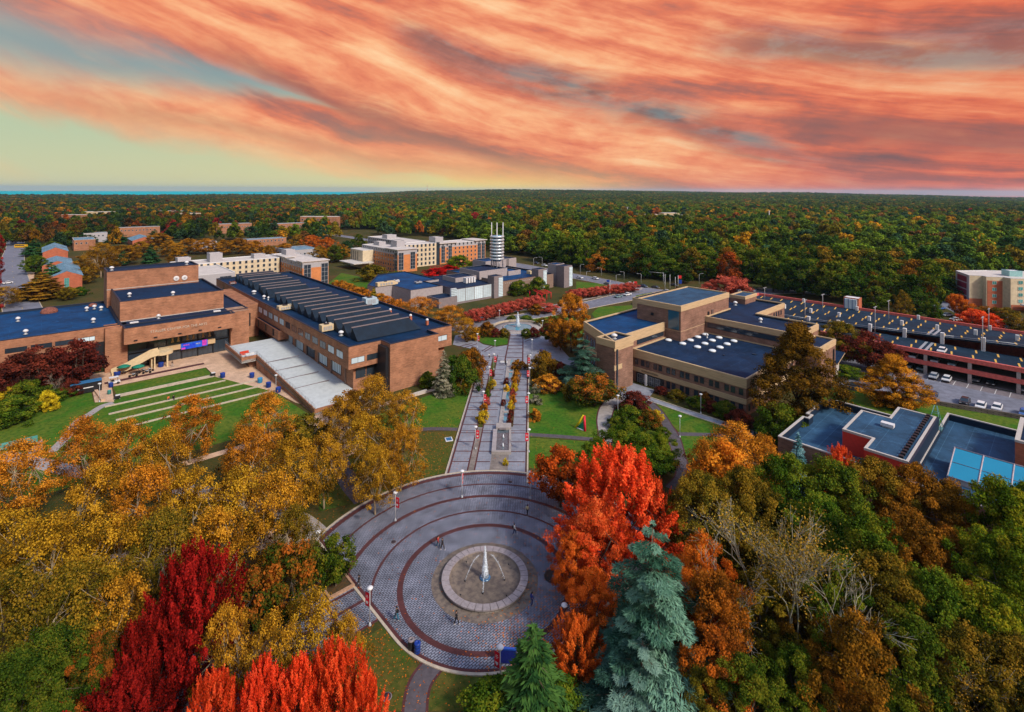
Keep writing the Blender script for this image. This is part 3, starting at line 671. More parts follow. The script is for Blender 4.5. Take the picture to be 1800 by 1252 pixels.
# glazed front: five bays between mullions, dark rooms behind
GX = [18.65, 23.4, 28.0, 31.9, 36.2, 40.4, 45.0]
for i in range(6):
    w_ = GX[i+1]-GX[i]-0.12
    for z0, h, nx, ny in ((0.0, 3.3, 3, 2), (4.15, 3.8, 2, 1)):
        if i in (0, 5) and z0 == 0: z0, h, ny = 0.0, 3.9, 1
        gwin(TH, (18.65, 184.7), (45, 184.7), z0+0.02, w_, h, [GX[i]-18.65+0.06], nx=nx, ny=ny, gl=M_glass, fw=0.12)
gparts(TH, 'mullion', M_dark, [(x-0.14, x+0.14, 184.2, 184.75, 0, 7.98) for x in GX])
b = MB(); gbox(b, 28.2, 40.8, 183.5, 184.4, 3.3, 4.6); b.build('balcony_front', M_tan, TH)
# banner, stand-in artwork of blue and magenta with its lettering
def text(root, s, size, loc, rot, m, name='lettering', depth=0.03, align='CENTER', label=None):
    c = bpy.data.curves.new(name, 'FONT'); c.body = s; c.size = size; c.extrude = depth; c.align_x = align; c.align_y = 'CENTER'
    o = bpy.data.objects.new(name, c); C.objects.link(o)
    dg = bpy.context.evaluated_depsgraph_get(); me = bpy.data.meshes.new_from_object(o.evaluated_get(dg))
    bpy.data.objects.remove(o); me.materials.clear(); me.materials.append(m)
    o = bpy.data.objects.new(name, me); C.objects.link(o); o.parent = root
    L = LOC.get(root.name, (0, 0, 0)) if root else (0, 0, 0)
    o.location = (loc[0]-L[0], loc[1]-L[1], loc[2]-L[2]); o.rotation_euler = rot
    return o
M_letter = mat('pale_letters', (0.52, 0.44, 0.36), 0.5, 0.05)
text(TH, 'STALLER CENTER FOR THE ARTS', 0.98, at(30.6, 180.12, 10.6), (PI/2, 0, GA), M_letter, 'raised_letters', 0.05)
b = MB(); gbox(b, 31.5, 38.6, 183.22, 183.42, 3.05, 4.9); bn = b.build('banner', mat('banner_blue', (0.01, 0.03, 0.62), 0.4, 0.5, 0.4, col2=(0.02, 0.16, 0.7)), TH)
gparts(bn, 'banner_motif', mat('magenta_print', (0.62, 0.06, 0.55), 0.4, 0.3), [(37.1, 38.3, 183.12, 183.21, 3.3, 4.95), (31.6, 32.6, 183.12, 183.21, 3.1, 3.6)])
text(bn, 'BRING', 0.55, at(32.9, 183.12, 4.3), (PI/2, 0, GA), mat('pink_print', (0.85, 0.15, 0.6), 0.4, 0.1), 'banner_lettering')
text(bn, 'HELD', 0.5, at(36.0, 183.12, 4.2), (PI/2, 0, GA), M_white, 'banner_lettering')
# round column posters in the upper windows
for i, x in enumerate((29.3, 30.8, 33.2, 34.8, 37.4, 39.2)):
    b = MB(); gbox(b, x, x+0.45, 184.50, 184.56, 5.6, 6.8); gbox(b, x-0.15, x+0.6, 184.48, 184.55, 5.4, 5.75); b.build('window_poster', mat('poster_paper', (0.52, 0.40, 0.16), 0.6, 0.3), TH)
for x in (19.5, 24.2, 30.2, 35.5, 40.8): b = MB(); gbox(b, x, x+0.9, 179.95, 180.2, 8.7, 9.0); b.build('flood_light', M_dark, TH)
# strip windows on the left wing
for x0, g in ((-1.2, M_glass), (3.6, M_glass), (8.0, M_glass), ):
    pass
gwin(TH, (-70, 186), (13.3, 186), 9.25, 4.2, 1.25, [70-1.9, 70+2.9], nx=4, gl=M_glass)
gwin(TH, (-70, 186), (13.3, 186), 9.3, 3.7, 1.2, [70+7.6], nx=3, gl=M_glassl)
gwin(TH, (-70, 186), (13.3, 186), 9.25, 4.2, 1.25, [70-6.8, 70-12, 70-17, 70-22, 70-27], nx=4, gl=M_glass)
for i, (s, t, lb) in enumerate(((35.8, 216.9, 'left'), (38.3, 216.9, 'right'))):
    r = thing('round_louvre', 'white round louvre on the fly tower wall, the %s one of the pair' % lb, 'louvre', at(s, 217.12, 19.9), GA, 'round louvres on the tower')
    b = MB(); b.lathe([(0.9, 0), (0.9, 0.12), (0.7, 0.16)], (0, 0, 0), 18); o = b.build('rim', M_white, r, True); o.rotation_euler = (PI/2, 0, 0)
    b = MB(); b.lathe([(0.68, 0.10), (0.2, 0.19), (0.02, 0.19)], (0, 0, 0), 18); o = b.build('face', M_galv, r, True); o.rotation_euler = (PI/2, 0, 0)
b = MB(); x, y, z = at(13.0, 232)
r = thing('entrance_canopy', 'thin white canopy on posts sticking out behind the brick tower', 'canopy', at(10, 233, 0))
b.prism(gpoly([(4, 231), (16.2, 229.5), (16.2, 236), (8, 238)]), 7.0, 7.5); b.build('canopy_roof', M_white, r)
for s, t in ((6.5, 233), (12, 236)):
    b = MB(); b.tube([at(s, t, 0), at(s, t, 7)], 0.25); b.build('post', M_white, r)
for i, (s, t, z, kd) in enumerate(((-3, 192, 12.35, 0), (11.5, 196, 12.35, 0), (-5, 212, 12.35, 0), (11, 216, 12.35, 0), (13, 217.5, 12.35, 1), (14.5, 214, 12.35, 1), (31, 193.5, 18.1, 0), (20.5, 200, 18.1, 0), (18, 224, 23.8, 0), (40, 223, 23.8, 0), (26.5, 188.5, 12.4, 0))):
    roof_vent(('small white roof vent on the left theatre wing near the parapet', 'white roof vent above the pale green window on the theatre wing', 'roof vent at the back edge of the left theatre wing', 'tallest of three vents beside the theatre tower foot', 'rightmost of three vents beside the theatre tower foot', 'middle of three vents beside the theatre tower foot', 'vent on the front parapet side of the stage block roof', 'vent pipes at the left corner of the stage block roof', 'vent at the left end of the fly tower roof', 'vent at the right end of the fly tower roof', 'low vent on the dark strip roof over the lettering')[i], s, t, z, 0.5 if z < 20 else 0.6, kd)
for i, s in enumerate((20.3, 42.0)):
    b = MB(); gbox(b, s-1.0, s+1.0, 186.4, 187.6, 12.4, 12.75); o = b.build('roof_hatch', M_white); tag(o, 'flat white roof hatch on the dark strip roof above the entrance, at its %s end' % ('left', 'right')[i], 'roof hatch', 'hatches over the entrance')
for i, (s, t, rr) in enumerate(((2.0, 222, 1.5), (13, 224.5, 0.8))):
    b = MB(); x, y, z = at(s, t, 12.35); b.ball((x, y, z), (rr*1.5, rr*1.5, rr), 0, 14, 8); o = b.build('rusty_mound', mat('rust_tarp', (0.28, 0.10, 0.07), 0.9, 0.4)); tag(o, '%s rust coloured mound lying against the back parapet of the theatre wing' % ('larger', 'smaller')[i], 'roof mound', 'rusty mounds on the roof')
# ---- curved pale stair at the theatre entrance
r = bldroot('entrance_stair', 'cream concrete stair and round landing rising to the theatre balcony', 22, 180, 'stair')
b = MB()
sp_ = [(14.6, 181.2, 0.3), (17.5, 180.9, 1.2), (20.5, 180.6, 2.6), (23.5, 180.2, 4.1), (25.4, 180.0, 4.4)]
for i in range(len(sp_)-1):
    (s0, t0, z0), (s1, t1, z1) = sp_[i], sp_[i+1]
    b.prism(gpoly([(s0, t0-1.1), (s1, t1-1.1), (s1, t1+1.3), (s0, t0+1.3)]), [z0-.3, z1-.3, z1-.3, z0-.3], [z0+.9, z1+.9, z1+.9, z0+.9] if False else [z0, z1, z1, z0])
b.build('flight', M_tan, r)
b = MB()
for dt_ in (-1.25, 1.3):
    for i in range(len(sp_)-1):
        (s0, t0, z0), (s1, t1, z1) = sp_[i], sp_[i+1]
        b.prism(gpoly([(s0, t0+dt_), (s1, t1+dt_), (s1, t1+dt_+.22), (s0, t0+dt_+.22)]), [z0-.6, z1-.6, z1-.6, z0-.6], [z0+1.0, z1+1.0, z1+1.0, z0+1.0])
b.build('parapet', M_cream, r)
b = MB(); x, y, _ = at(26.6, 181); n = 20
pl = [(x+2.5*math.cos(2*PI*k/n), y+2.5*math.sin(2*PI*k/n)) for k in range(n)]; b.prism(pl, 3.6, 4.5); pl2 = inset(ccw(pl), 0.2)
b.build('landing', M_cream, r)
gparts(r, 'pillar', M_cream, [(24.2, 24.5, 179.2, 181.2, 0, 3.6), (27.2, 27.6, 178.9, 179.3, 0, 3.6), (23.6, 23.9, 180, 183, 0, 3.6)])
b = MB(); gbox(b, 26.0, 28.2, 181.5, 184.2, 3.6, 4.6); b.build('bridge', M_cream, r)
# ---- 2. long gallery building with saw-tooth roof lights
GL = bldroot('gallery_building', 'long brown brick building with a dark roof carrying rows of slanted roof lights', 70, 150)
glp = gpoly([(57.2, 123.3), (66.2, 123.3), (66.2, 118.5), (81.0, 118.5), (81.0, 123.4), (89.0, 123.4), (89.0, 256), (57.2, 256)])
block(GL, glp, 6.6, 12.5, M_brick, M_roofnavy, 0.8, cope=M_coping, wn='upper_wall')
b = MB(); b.prism(gpoly([(59.4, 125.2), (66.2, 125.2), (66.2, 118.5), (81, 118.5), (81, 125), (87.5, 125), (87.5, 255), (59.4, 255)]), 0, 6.62); b.build('lower_wall', M_brick, GL)
b = MB(); gbox(b, 65.3, 66.15, 119.2, 125, 0, 11.5); b.build('corner_slot', M_dark, GL)
# upper windows along the long side (A -> B with the outside on the right: from far to near)
gls = [M_glass, M_glass, M_glassl, M_glass, M_glassl, M_glassl, M_glassl, M_glassl, M_glassl, M_glassl, M_glass, M_glass, M_glass, M_glass, M_glass, M_glass, M_glassl, M_glassl]
gwin(GL, (57.2, 256), (57.2, 123.3), 8.5, 3.9, 1.9, [33+5.45*i for i in range(18)], nx=2, gls=gls)
gwin(GL, (57.2, 256), (57.2, 123.3), 8.7, 3.5, 1.5, [11+5.45*i for i in range(4)], nx=2, gl=M_glass)
gwin(GL, (57.2, 123.3), (66.2, 123.3), 7.9, 3.6, 1.5, [0.7, 5.0], nx=2, gls=[M_glassl, M_glass])
gwin(GL, (81.0, 123.4), (89, 123.4), 8.5, 3.9, 1.5, [2.4], nx=2, gl=M_glassl)
gwin(GL, (59.4, 125.2), (66.2, 125.2), 3.2, 2.8, 2.6, [0.6, 3.6], nx=2, gl=M_glass)
gwin(GL, (59.4, 255), (59.4, 125.2), 2.2, 6.6, 3.9, [62+9.0*i for i in range(7)], nx=6, gls=[M_glassl, M_glass, M_glassl], fw=0.26)
gparts(GL, 'pilaster', M_brownw, [(59.1, 59.45, 129.25+9.0*i, 129.75+9.0*i, 0, 6.58) for i in range(8)])
block(GL, grect(56.2, 59.4, 172, 196), 3.6, 6.6, M_brick, M_roofdark, 0.2, wn='bay', rn='bay_roof')
gparts(GL, 'bay_slit', M_dark, [(56.05, 56.19, 176, 177.5, 4.2, 6.4), (56.05, 56.19, 184, 185.2, 4.2, 6.4), (56.05, 56.19, 192, 192.8, 4.0, 6.4)])
# saw-tooth roof lights, each its own part
M_saw = mat('saw_membrane', (0.004, 0.016, 0.034), 0.55, 0.3, 0.5, big=0.3)
M_sawcap = mat('saw_cap', (0.22, 0.18, 0.18), 0.5, 0.2)
sawt = [127.8+5.6*i for i in range(12)]+[200, 205.6, 211.2, 219.5, 225.1, 233.5, 238.6, 243.7]
rows = []
for i, t in enumerate(sawt):
    s0, s1 = (61.8, 81.5) if i < 8 else ((61.8, 80.0) if i < 12 else (62.8, 80.5))
    if 12 <= i < 14: s0, s1 = 62.0, 79
    h = 3.0; b = MB()
    # ridge line at t+0.8; long slope towards the camera side, upright back
    v0 = [at(s0, t, 11.9), at(s1, t, 11.9), at(s1-2.4, t+3.4, 11.9+h), at(s0, t+3.4, 11.9+h), at(s0, t+4.4, 11.9), at(s1, t+4.4, 11.9)]
    b.add(v0, [(0, 1, 2, 3), (1, 5, 2), (0, 3, 4), (3, 2, 5, 4)])
    o = b.build('roof_light', M_saw, GL)
    b = MB(); p0, p1 = Vector(at(s0-.1, t+3.25, 11.9+h+0.02)), Vector(at(s1-2.3, t+3.25, 11.9+h+.02)); w_ = Vector((GV.x, GV.y, 0))*0.45
    b.prism([(p0.x, p0.y), (p1.x, p1.y), (p1.x+w_.x, p1.y+w_.y), (p0.x+w_.x, p0.y+w_.y)], 11.9+h-0.1, 11.9+h+.10); b.build('ridge_cap', M_sawcap, o)
rooftop_unit('boxy white roof unit with a duct on the near left roof of the gallery building', 59.9, 143.5, 11.95, 3.4, 2.2, 1.7, M_cream)
rooftop_unit('cream rounded roof unit on the gallery roof, second from the far end', 60.2, 178, 11.95, 4.6, 2.6, 1.2, M_cream)
rooftop_unit('pale square duct unit at the right parapet of the gallery roof', 84.6, 166, 11.95, 4.2, 3.0, 2.4, mat('pale_blue_metal', (0.42, 0.55, 0.62), 0.5, 0.1))
rooftop_unit('small rusty box at the far left corner of the gallery roof', 59.6, 240, 11.95, 2.2, 1.8, 0.9, mat('rusty_box', (0.25, 0.10, 0.08), 0.8, 0.3))
for i, (s, t) in enumerate(((60.2, 212), (60.2, 200), (60.9, 136), (62.0, 148), (60.6, 196.5))):
    roof_vent(('round turbine vent, largest on the far left of the gallery roof', 'small white vent beside the far turbine on the gallery roof', 'white capped vent right of the boxy unit on the gallery roof', 'small white vent at the foot of the slanted roof lights', 'tiny vent between turbine and cream unit')[i], s, t, 11.95, (0.75, 0.5, 0.6, 0.45, 0.3)[i])
for i, (s, t) in enumerate(((83.2, 149), (84.0, 138.0), (84.8, 130))):
    o = thing('chimney_stack', 'red brick flue with a white cowl beside the slanted roof lights, %s of three' % ('farthest', 'middle', 'nearest')[i], 'flue', at(s, t, 11.95), group='brick flues on the gallery roof')
    b = MB(); b.box((0, 0, 0.6), (0.7, 0.7, 1.2), GA); b.build('stack', M_brickred, o, True); b = MB(); b.ball((0, 0, 1.5), (0.45, 0.45, 0.4)); b.build('cowl', M_white, o, True)
# ---- 3. raised white terrace beside the gallery
TR = bldroot('raised_terrace', 'long pale raised terrace with brick sides running beside the gallery building', 50, 150, 'terrace')
M_terr = mat('terrace_deck', (0.52, 0.55, 0.54), 0.75, 0.08, 0.8, big=0.12)
tp = gpoly([(42.3, 160.2), (46.2, 160.2), (46.6, 118), (56.9, 118), (59.3, 120), (59.3, 178), (42.3, 178)])
zf = lambda p: 3.95 if w2g(*p)[1] > 160 else 3.95-(160.2-w2g(*p)[1])/42.2*2.6
b = MB(); zt = [zf(p) for p in tp]; b.prism(tp, [2.3 if w2g(*p)[1] > 160.1 else 0 for p in tp], [z-0.9 for z in zt], 0); b.build('deck', [M_terr], TR)
b = MB(); th = 0.35; ins = inset(tp, th)
idx = []
for i in range(len(tp)):
    j = (i+1) % len(tp); ga, gb = w2g(*tp[i]), w2g(*tp[j])
    if min(ga[0], gb[0]) > 50 or min(ga[1], gb[1]) > 177: continue
    if max(ga[1], gb[1]) < 119.5 and ga[0] > 50: continue
    lo = 2.4 if (ga[1] > 159 and gb[1] > 159) else 0.0
    b.quad((*tp[i], lo), (*tp[j], lo), (*tp[j], zt[j]), (*tp[i], zt[i])); b.quad((*tp[i], zt[i]), (*tp[j], zt[j]), (*ins[j], zt[j]), (*ins[i], zt[i]))
    b.quad((*ins[j], zt[j]-.9), (*ins[i], zt[i]-.9), (*ins[i], zt[i]), (*ins[j], zt[j]))
b.build('brick_side', M_brick, TR)
b = MB()
for k, (sa, ta, sb_, tb) in enumerate(((42.35, 178, 42.35, 160.2), (42.35, 160.25, 46.3, 160.25), (46.4, 160.2, 46.75, 118))):
    n_ = max(2, int(math.hypot(sb_-sa, tb-ta)/2.0)); pts = [at(sa+(sb_-sa)*i/n_, ta+(tb-ta)*i/n_, zf(g2w(sa+(sb_-sa)*i/n_, ta+(tb-ta)*i/n_-.01))) for i in range(n_+1)]
    for p in pts: b.tube([p, (p[0], p[1], p[2]+1.0)], 0.035, 4)
    for hh in (0.35, 0.7, 1.0):
        for p, q_ in zip(pts[:-1], pts[1:]): b.tube([(p[0], p[1], p[2]+hh), (q_[0], q_[1], q_[2]+hh)], 0.03, 4)
b.build('railing', M_galv, TR)
b = MB()
for t in (155, 147.5, 140.5, 133.5):
    z = 3.95-(160.2-t)/42.2*2.6-0.9+0.02
    p = gpoly([(46.9, t), (56.6, t), (56.6, t+0.3), (46.9, t+0.3)]); b.prism(p, z-.05, z+0.06)
b.build('expansion_joint', M_greydk, TR)
gparts(TR, 'under_wall', M_brick2, [(45.0, 57.0, 162.5, 176.5, 0.0, 2.28)])
for nm, c_, s, t in (('red', (0.55, 0.06, 0.03), 44.6, 165.5), ('grey', (0.6, 0.6, 0.6), 45.4, 162.6)):
    r = thing('terrace_seat', '%s low lounge seat standing on the white terrace' % nm, 'seat', at(s, t, 3.05), GA)
    m = mat(nm+'_seat', c_, 0.5, 0.1); b = MB(); b.box((0, 0, .35), (2.4, 1.4, .3)); b.build('cushion', m, r, True)
    b = MB(); b.box((0, .75, .6), (2.4, .25, .7)); b.build('backrest', m, r, True); b = MB(); b.box((0, 0, .1), (2.2, 1.2, .2)); b.build('frame', M_white, r, True)
# ---- 4. tan and brick hall on the right
HL = bldroot('hall_building', 'brown brick hall with tan concrete bands, stepped flat roofs and white round skylights', 140, 70)
lowp = gpoly([(120.2, 51.2), (151.5, 51.2), (151.5, 82.3), (120.2, 82.3)])
block(HL, lowp, 0, 8.75, M_brick2, M_roofdark, 0.35, cope=M_tan, ch=0.3)
band(HL, lowp, 6.55, 8.70, M_tan, 0.12, idx=[i for i in range(4) if True])
band(HL, lowp, 2.85, 4.05, M_tan, 0.12)
wxs = []
for i in range(8): wxs += [1.6+4.05*i, 1.6+4.05*i+1.45]
SWa, SWb = (120.2, 82.3), (120.2, 51.2)
gwin(HL, SWa, SWb, 4.75, 1.05, 1.5, [x for x in [0.9]+[2.9+3.85*i+d for i in range(7) for d in (0, 1.5)]+[29.4]], gl=M_glass)
gwin(HL, SWa, SWb, 0.9, 1.05, 1.75, [x for x in [10.6+3.85*i+d for i in range(5) for d in (0, 1.5)]+[29.4]], gl=M_glass)
gwin(HL, (120.2, 51.2), (151.5, 51.2), 4.75, 0.95, 1.5, [1.2]+[3.6+3.8*i+d for i in range(7) for d in (0, 1.3)], gl=M_glass)
gwin(HL, (120.2, 51.2), (151.5, 51.2), 0.9, 0.95, 1.75, [1.2]+[3.6+3.8*i+d for i in range(7) for d in (0, 1.3)], gl=M_glass)
b = MB(); gbox(b, 119.95, 120.21, 72.5, 80.8, 0.05, 2.8); o = b.build('entrance_recess', M_dark, HL)
gwin(HL, (119.9, 80.6), (119.9, 72.7), 0.2, 1.5, 2.3, [0.3, 2.1, 3.9, 5.7], nx=2, ny=2, gl=M_glass, fr=M_galv)
b = MB(); gbox(b, 119.3, 119.8, 77.2, 77.7, 0, 2.9); b.build('entrance_pillar', M_white, HL)
text(HL, 'ADMINISTRATION', 0.62, at(119.99, 76.6, 3.45), (PI/2, 0, GA-PI/2), mat('bronze_letters', (0.16, 0.11, 0.07), 0.5), 'raised_letters', 0.03)
upp = ccw([g2w(119.5, 98.8), g2w(109.4, 80.2), g2w(117.5, 80.2), g2w(117.5, 82.35), g2w(154, 82.35), g2w(154, 98.8)])
block(HL, upp, 0, 13.1, M_brick2, M_roofblue, 0.7, cope=M_tan, ch=0.3, wn='north_wall', rn='north_roof')
band(HL, upp, 10.6, 13.05, M_tan, 0.1); 
band(HL, ccw([g2w(119.5, 98.8), g2w(109.4, 80.2), g2w(112.4, 80.2), g2w(122, 98.8)]), 5.6, 6.9, M_tan, 0.14, idx=None)
block(HL, grect(109.4, 117.4, 80.12, 86.0), 0, 13.16, M_brick2, M_roofdark, 0.6, cope=M_tan, ch=0.3, wn='stair_tower', rn='stair_roof')
band(HL, grect(109.4, 117.4, 80.12, 86.0), 11.4, 13.1, M_tan, 0.16)
b = MB(); gbox(b, 109.9, 110.5, 79.9, 80.14, 0.5, 11.0); b.build('stair_slit', M_glass, HL)
A_, B_ = (119.5, 98.8), (109.4, 80.2)
gwin(HL, A_, B_, 7.5, 1.4, 2.3, [2.0, 5.2, 7.2, 10.4, 12.4], gl=M_glass)
gwin(HL, A_, B_, 2.0, 1.4, 2.4, [2.0, 5.2, 7.2, 10.4, 12.4], gl=M_glass)
b = MB(); gbox(b, 122.5, 136.0, 82.15, 82.38, 9.35, 10.5); b.build('strip_window', M_glass, HL)
ctp = grect(137.0, 167.5, 77.2, 92.0)
block(HL, ctp, 8.3, 18.7, M_brick2, M_roofmid, 0.35, cope=M_tan, ch=0.3, wn='tower_wall', rn='tower_roof')
band(HL, ctp, 17.1, 18.64, M_tan, 0.14)
b = MB(); gbox(b, 136.86, 137.02, 77.8, 81.2, 11.6, 17.0); b.build('tower_window', glassmat('tower_glass', (0.02, 0.085, 0.13), 0.15), HL)
gparts(HL, 'wall_light', M_dark, [(136.7, 136.99, 86.2, 87.0, 14.4, 15.2), (153.0, 153.8, 76.9, 77.19, 13.6, 14.6)])
b = MB(); gbox(b, 155.4, 156.6, 77.0, 77.22, 12.6, 14.9); b.build('roof_door', mat('bronze_door', (0.13, 0.09, 0.08), 0.6), HL)
b = MB()
for z in (12.0,): 
    for i in range(4):
        p = inset(ctp, -0.02); j = (i+1) % 4; b.quad((*p[i], 11.2), (*p[j], 11.2), (*p[j], 11.33), (*p[i], 11.33))
b.build('string_course', M_tan, HL)
rbp = gpoly([(151.5, 50.6), (167.4, 50.6), (167.4, 68.0), (190, 68.0), (190, 98.8), (167.6, 98.8), (167.6, 77.1), (151.5, 77.1)])
block(HL, rbp, 0, 13.5, M_brick2, M_roofdark, 0.8, cope=M_tan, ch=0.3, wn='east_wall', rn='east_roof')
band(HL, rbp, 11.9, 13.44, M_tan, 0.1)
b = MB(); gbox(b, 151.3, 151.51, 53, 76.4, 10.3, 11.7); b.build('strip_window', M_glass, HL)
b = MB(); gbox(b, 151.2, 151.52, 51.3, 77.1, 8.4, 10.1); b.build('dado', M_brick2, HL)
gwin(HL, (167.4, 50.6), (167.4, 68), 9.6, 0.8, 1.8, [2, 3.6, 6, 7.6, 10, 11.6], gl=M_glass)
gwin(HL, (167.4, 68.0), (190, 68.0), 10.0, 1.0, 1.5, [13, 15, 17, 19], gl=M_glass)
ebp = grect(151.5, 163.8, 45.2, 50.5)
block(HL, ebp, 0, 11.0, M_brick2, M_roofdark, 0.4, cope=M_tan, ch=0.3, wn='end_wall', rn='end_roof'); band(HL, ebp, 9.4, 10.94, M_tan, 0.1)
b = MB(); gbox(b, 161.4, 162.4, 45.0, 45.22, 1.5, 8.6); b.build('end_slit', M_dark, HL)
php = grect(181, 190.5, 77.6, 83); block(HL, php, 12.7, 15.4, M_brick2, M_roofmid, 0.3, cope=M_tan, ch=0.3, wn='penthouse_wall', rn='penthouse_roof'); band(HL, php, 14.4, 15.35, M_tan, 0.08)
block(HL, grect(158.5, 177, 99.2, 108.5), 0, 13.4, M_tan, M_roofdark, 1.2, wn='plant_screen', rn='plant_floor')
r = thing('sloping_canopy', 'slanted dark canopy with pale edge at the east end of the hall', 'canopy', at(166, 46))
b = MB(); p = gpoly([(163.9, 44.6), (170.5, 44.6), (171.0, 49.6), (163.9, 49.6)]); zs = [4.2 if w2g(*q_)[0] < 165 else 6.0 for q_ in p]; b.prism(p, [z-.3 for z in zs], zs, 0, mt=1); b.build('canopy_roof', [M_tan, M_roofdark], r)
b = MB(); gbox(b, 163.9, 166.4, 45.0, 46.5, 0, 3.6); b.build('post', M_copelite, r)
k = 0
names = 'first second third fourth fifth sixth seventh eighth ninth tenth eleventh twelfth thirteenth'.split()
for i, (px, py) in enumerate(((1175, 598.9), (1200, 605), (1226, 611), (1252, 617.7), (1213.5, 599), (1239, 605), (1265.5, 611.7), (1226.5, 593.5), (1252, 599.5), (1278, 605.8), (1239.5, 589), (1264, 594.5), (1290, 600.5))):
    p = P(px, py, 8.5)
    o = thing('round_skylight', 'white round domed skylight on the low hall roof, %s counted in rows from the left' % names[i], 'skylight', (p.x, p.y, 8.4), group='white round skylights on the hall roof')
    b = MB(); b.lathe([(.92, 0), (.92, .28)], (0, 0, 0), 20); b.build('kerb_ring', M_galv, o, True); b = MB(); b.lathe([(.98, .26), (.96, .36), (.78, .52), (.5, .62), (.02, .66)], (0, 0, 0), 20); b.build('dome', mat('opal_dome', (0.74, 0.78, 0.80), 0.3, 0.05), o, True)
for i in range(4):
    o = rooftop_unit('curved grey machine in the walled plant deck behind the hall tower, %s from left' % names[i], 162+3.4*i, 103.5, 12.2, 1.9, 1.9, 1.6, M_galv)
roof_vent('white goose-neck vent on the east hall roof', 160, 64, 12.7, 0.5); roof_vent('round vent on the hall stair tower', 113, 83, 12.6, 0.7, 1)
roof_vent('small double vent by the hall penthouse', 177.5, 79.5, 12.7, 0.6); roof_vent('tiny vent on the low hall roof by its far edge', 146.5, 74, 8.4, 0.3)
for s, t, w_, d_, lb in ((141, 58, 0.9, 0.9, 'near the tree'), (134, 63, 0.5, 0.5, 'in the middle of'),):
    b = MB(); x, y, z = at(s, t, 8.5); b.box((x, y, z), (w_, d_, 0.25), GA); tag(b.build('roof_drain', M_coping), 'small dark drain box %s the low hall roof' % lb, 'roof drain')
ORD_ = 'first second third fourth fifth sixth seventh'.split()
# ---- 5. parking structure
PG_ = bldroot('parking_structure', 'long open parking garage with salmon red parapets and dark decks', 200, 30)
M_deck = roofmat('garage_deck', (0.012, 0.030, 0.054), (1.2, 1.2, 1.2), rough=0.8, step=12)
TL, TR_ = 74.0, -70.0          # ends of the structure along the grid
b = MB(); gbox(b, 187.7, 201.5, TR_, 76, 6.0, 6.3); b.build('front_deck', M_deck, PG_)
b = MB(); gbox(b, 187.9, 201.5, TR_, 76, 2.9, 3.2); b.build('middle_deck', M_greydk, PG_)
b = MB(); gbox(b, 187.9, 228, TR_, 76, 0.02, 0.10); b.build('ground_slab', M_greydk, PG_)
b = MB(); gbox(b, 203.0, 203.4, TR_, 76, 0.1, 5.6); b.build('inner_wall', M_greydk, PG_)
def zd(s, t): f = max(0, min(1, (s-201.5)/26.5)); return (6.45+max(0, 62-t)*.056)*(1-f)+7.5*f
b = MB(); ts = [TR_+ (92-TR_)*i/12 for i in range(13)]
for i in range(12):
    for s0, s1 in ((201.5, 215), (215, 228)):
        q_ = [at(s0, ts[i], zd(s0, ts[i])), at(s1, ts[i], zd(s1, ts[i])), at(s1, ts[i+1], zd(s1, ts[i+1])), at(s0, ts[i+1], zd(s0, ts[i+1]))]
        b.add(q_, [(0, 1, 2, 3)]); b.add([(p[0], p[1], p[2]-.5) for p in q_], [(3, 2, 1, 0)])
    a_, c_ = at(201.5, ts[i], zd(201.5, ts[i])), at(201.5, ts[i+1], zd(201.5, ts[i+1]))
    b.quad((a_[0], a_[1], a_[2]-.5), a_, c_, (c_[0], c_[1], c_[2]-.5))
a_, c_ = at(201.5, 92, zd(201.5, 92)), at(228, 92, zd(228, 92)); b.quad((a_[0], a_[1], 0), (c_[0], c_[1], 0), c_, a_)
b.build('back_deck', M_deck, PG_)
b = MB(); gbox(b, 187.2, 187.9, TR_, 76.3, 5.55, 6.75); b.build('parapet', M_salmon, PG_)
b = MB(); gbox(b, 187.2, 187.9, TR_, 76.3, 2.55, 3.75); b.build('parapet', M_salmon, PG_)
b = MB(); gbox(b, 187.25, 201.5, 76.02, 76.4, 2.5, 6.75); b.build('end_wall', M_salmon, PG_)
b = MB()
for i in range(12):
    (x0, y0, z0), (x1, y1, z1) = at(228, ts[i], zd(228, ts[i])), at(228, ts[i+1], zd(228, ts[i+1])); n_ = Vector((GU.x, GU.y))*0.6
    b.prism(ccw([(x0, y0), (x1, y1), (x1+n_.x, y1+n_.y), (x0+n_.x, y0+n_.y)]), 0, z0+0.9)
b.build('back_parapet', M_salmon, PG_)
b = MB(); gbox(b, 201.0, 228.6, 91.9, 92.5, 0, 8.4); b.build('end_parapet', M_salmon, PG_)
cols = [38.6+28.65-9.55*i for i in range(13)]
gparts(PG_, 'column', mat('column_concrete', (0.42, 0.36, 0.33), 0.85), [(187.3, 188.0, t-.4, t+.4, 0, 5.55) for t in cols])
b = MB()
for i in range(12):
    (x0, y0, z0), (x1, y1, z1) = at(201.45, ts[i], zd(201.5, ts[i])), at(201.45, ts[i+1], zd(201.5, ts[i+1]))
    for hh in (0.05, 0.55): b.tube([(x0, y0, z0+hh), (x1, y1, z1+hh)], 0.08, 4)
b.build('guard_rail', M_galv, PG_)
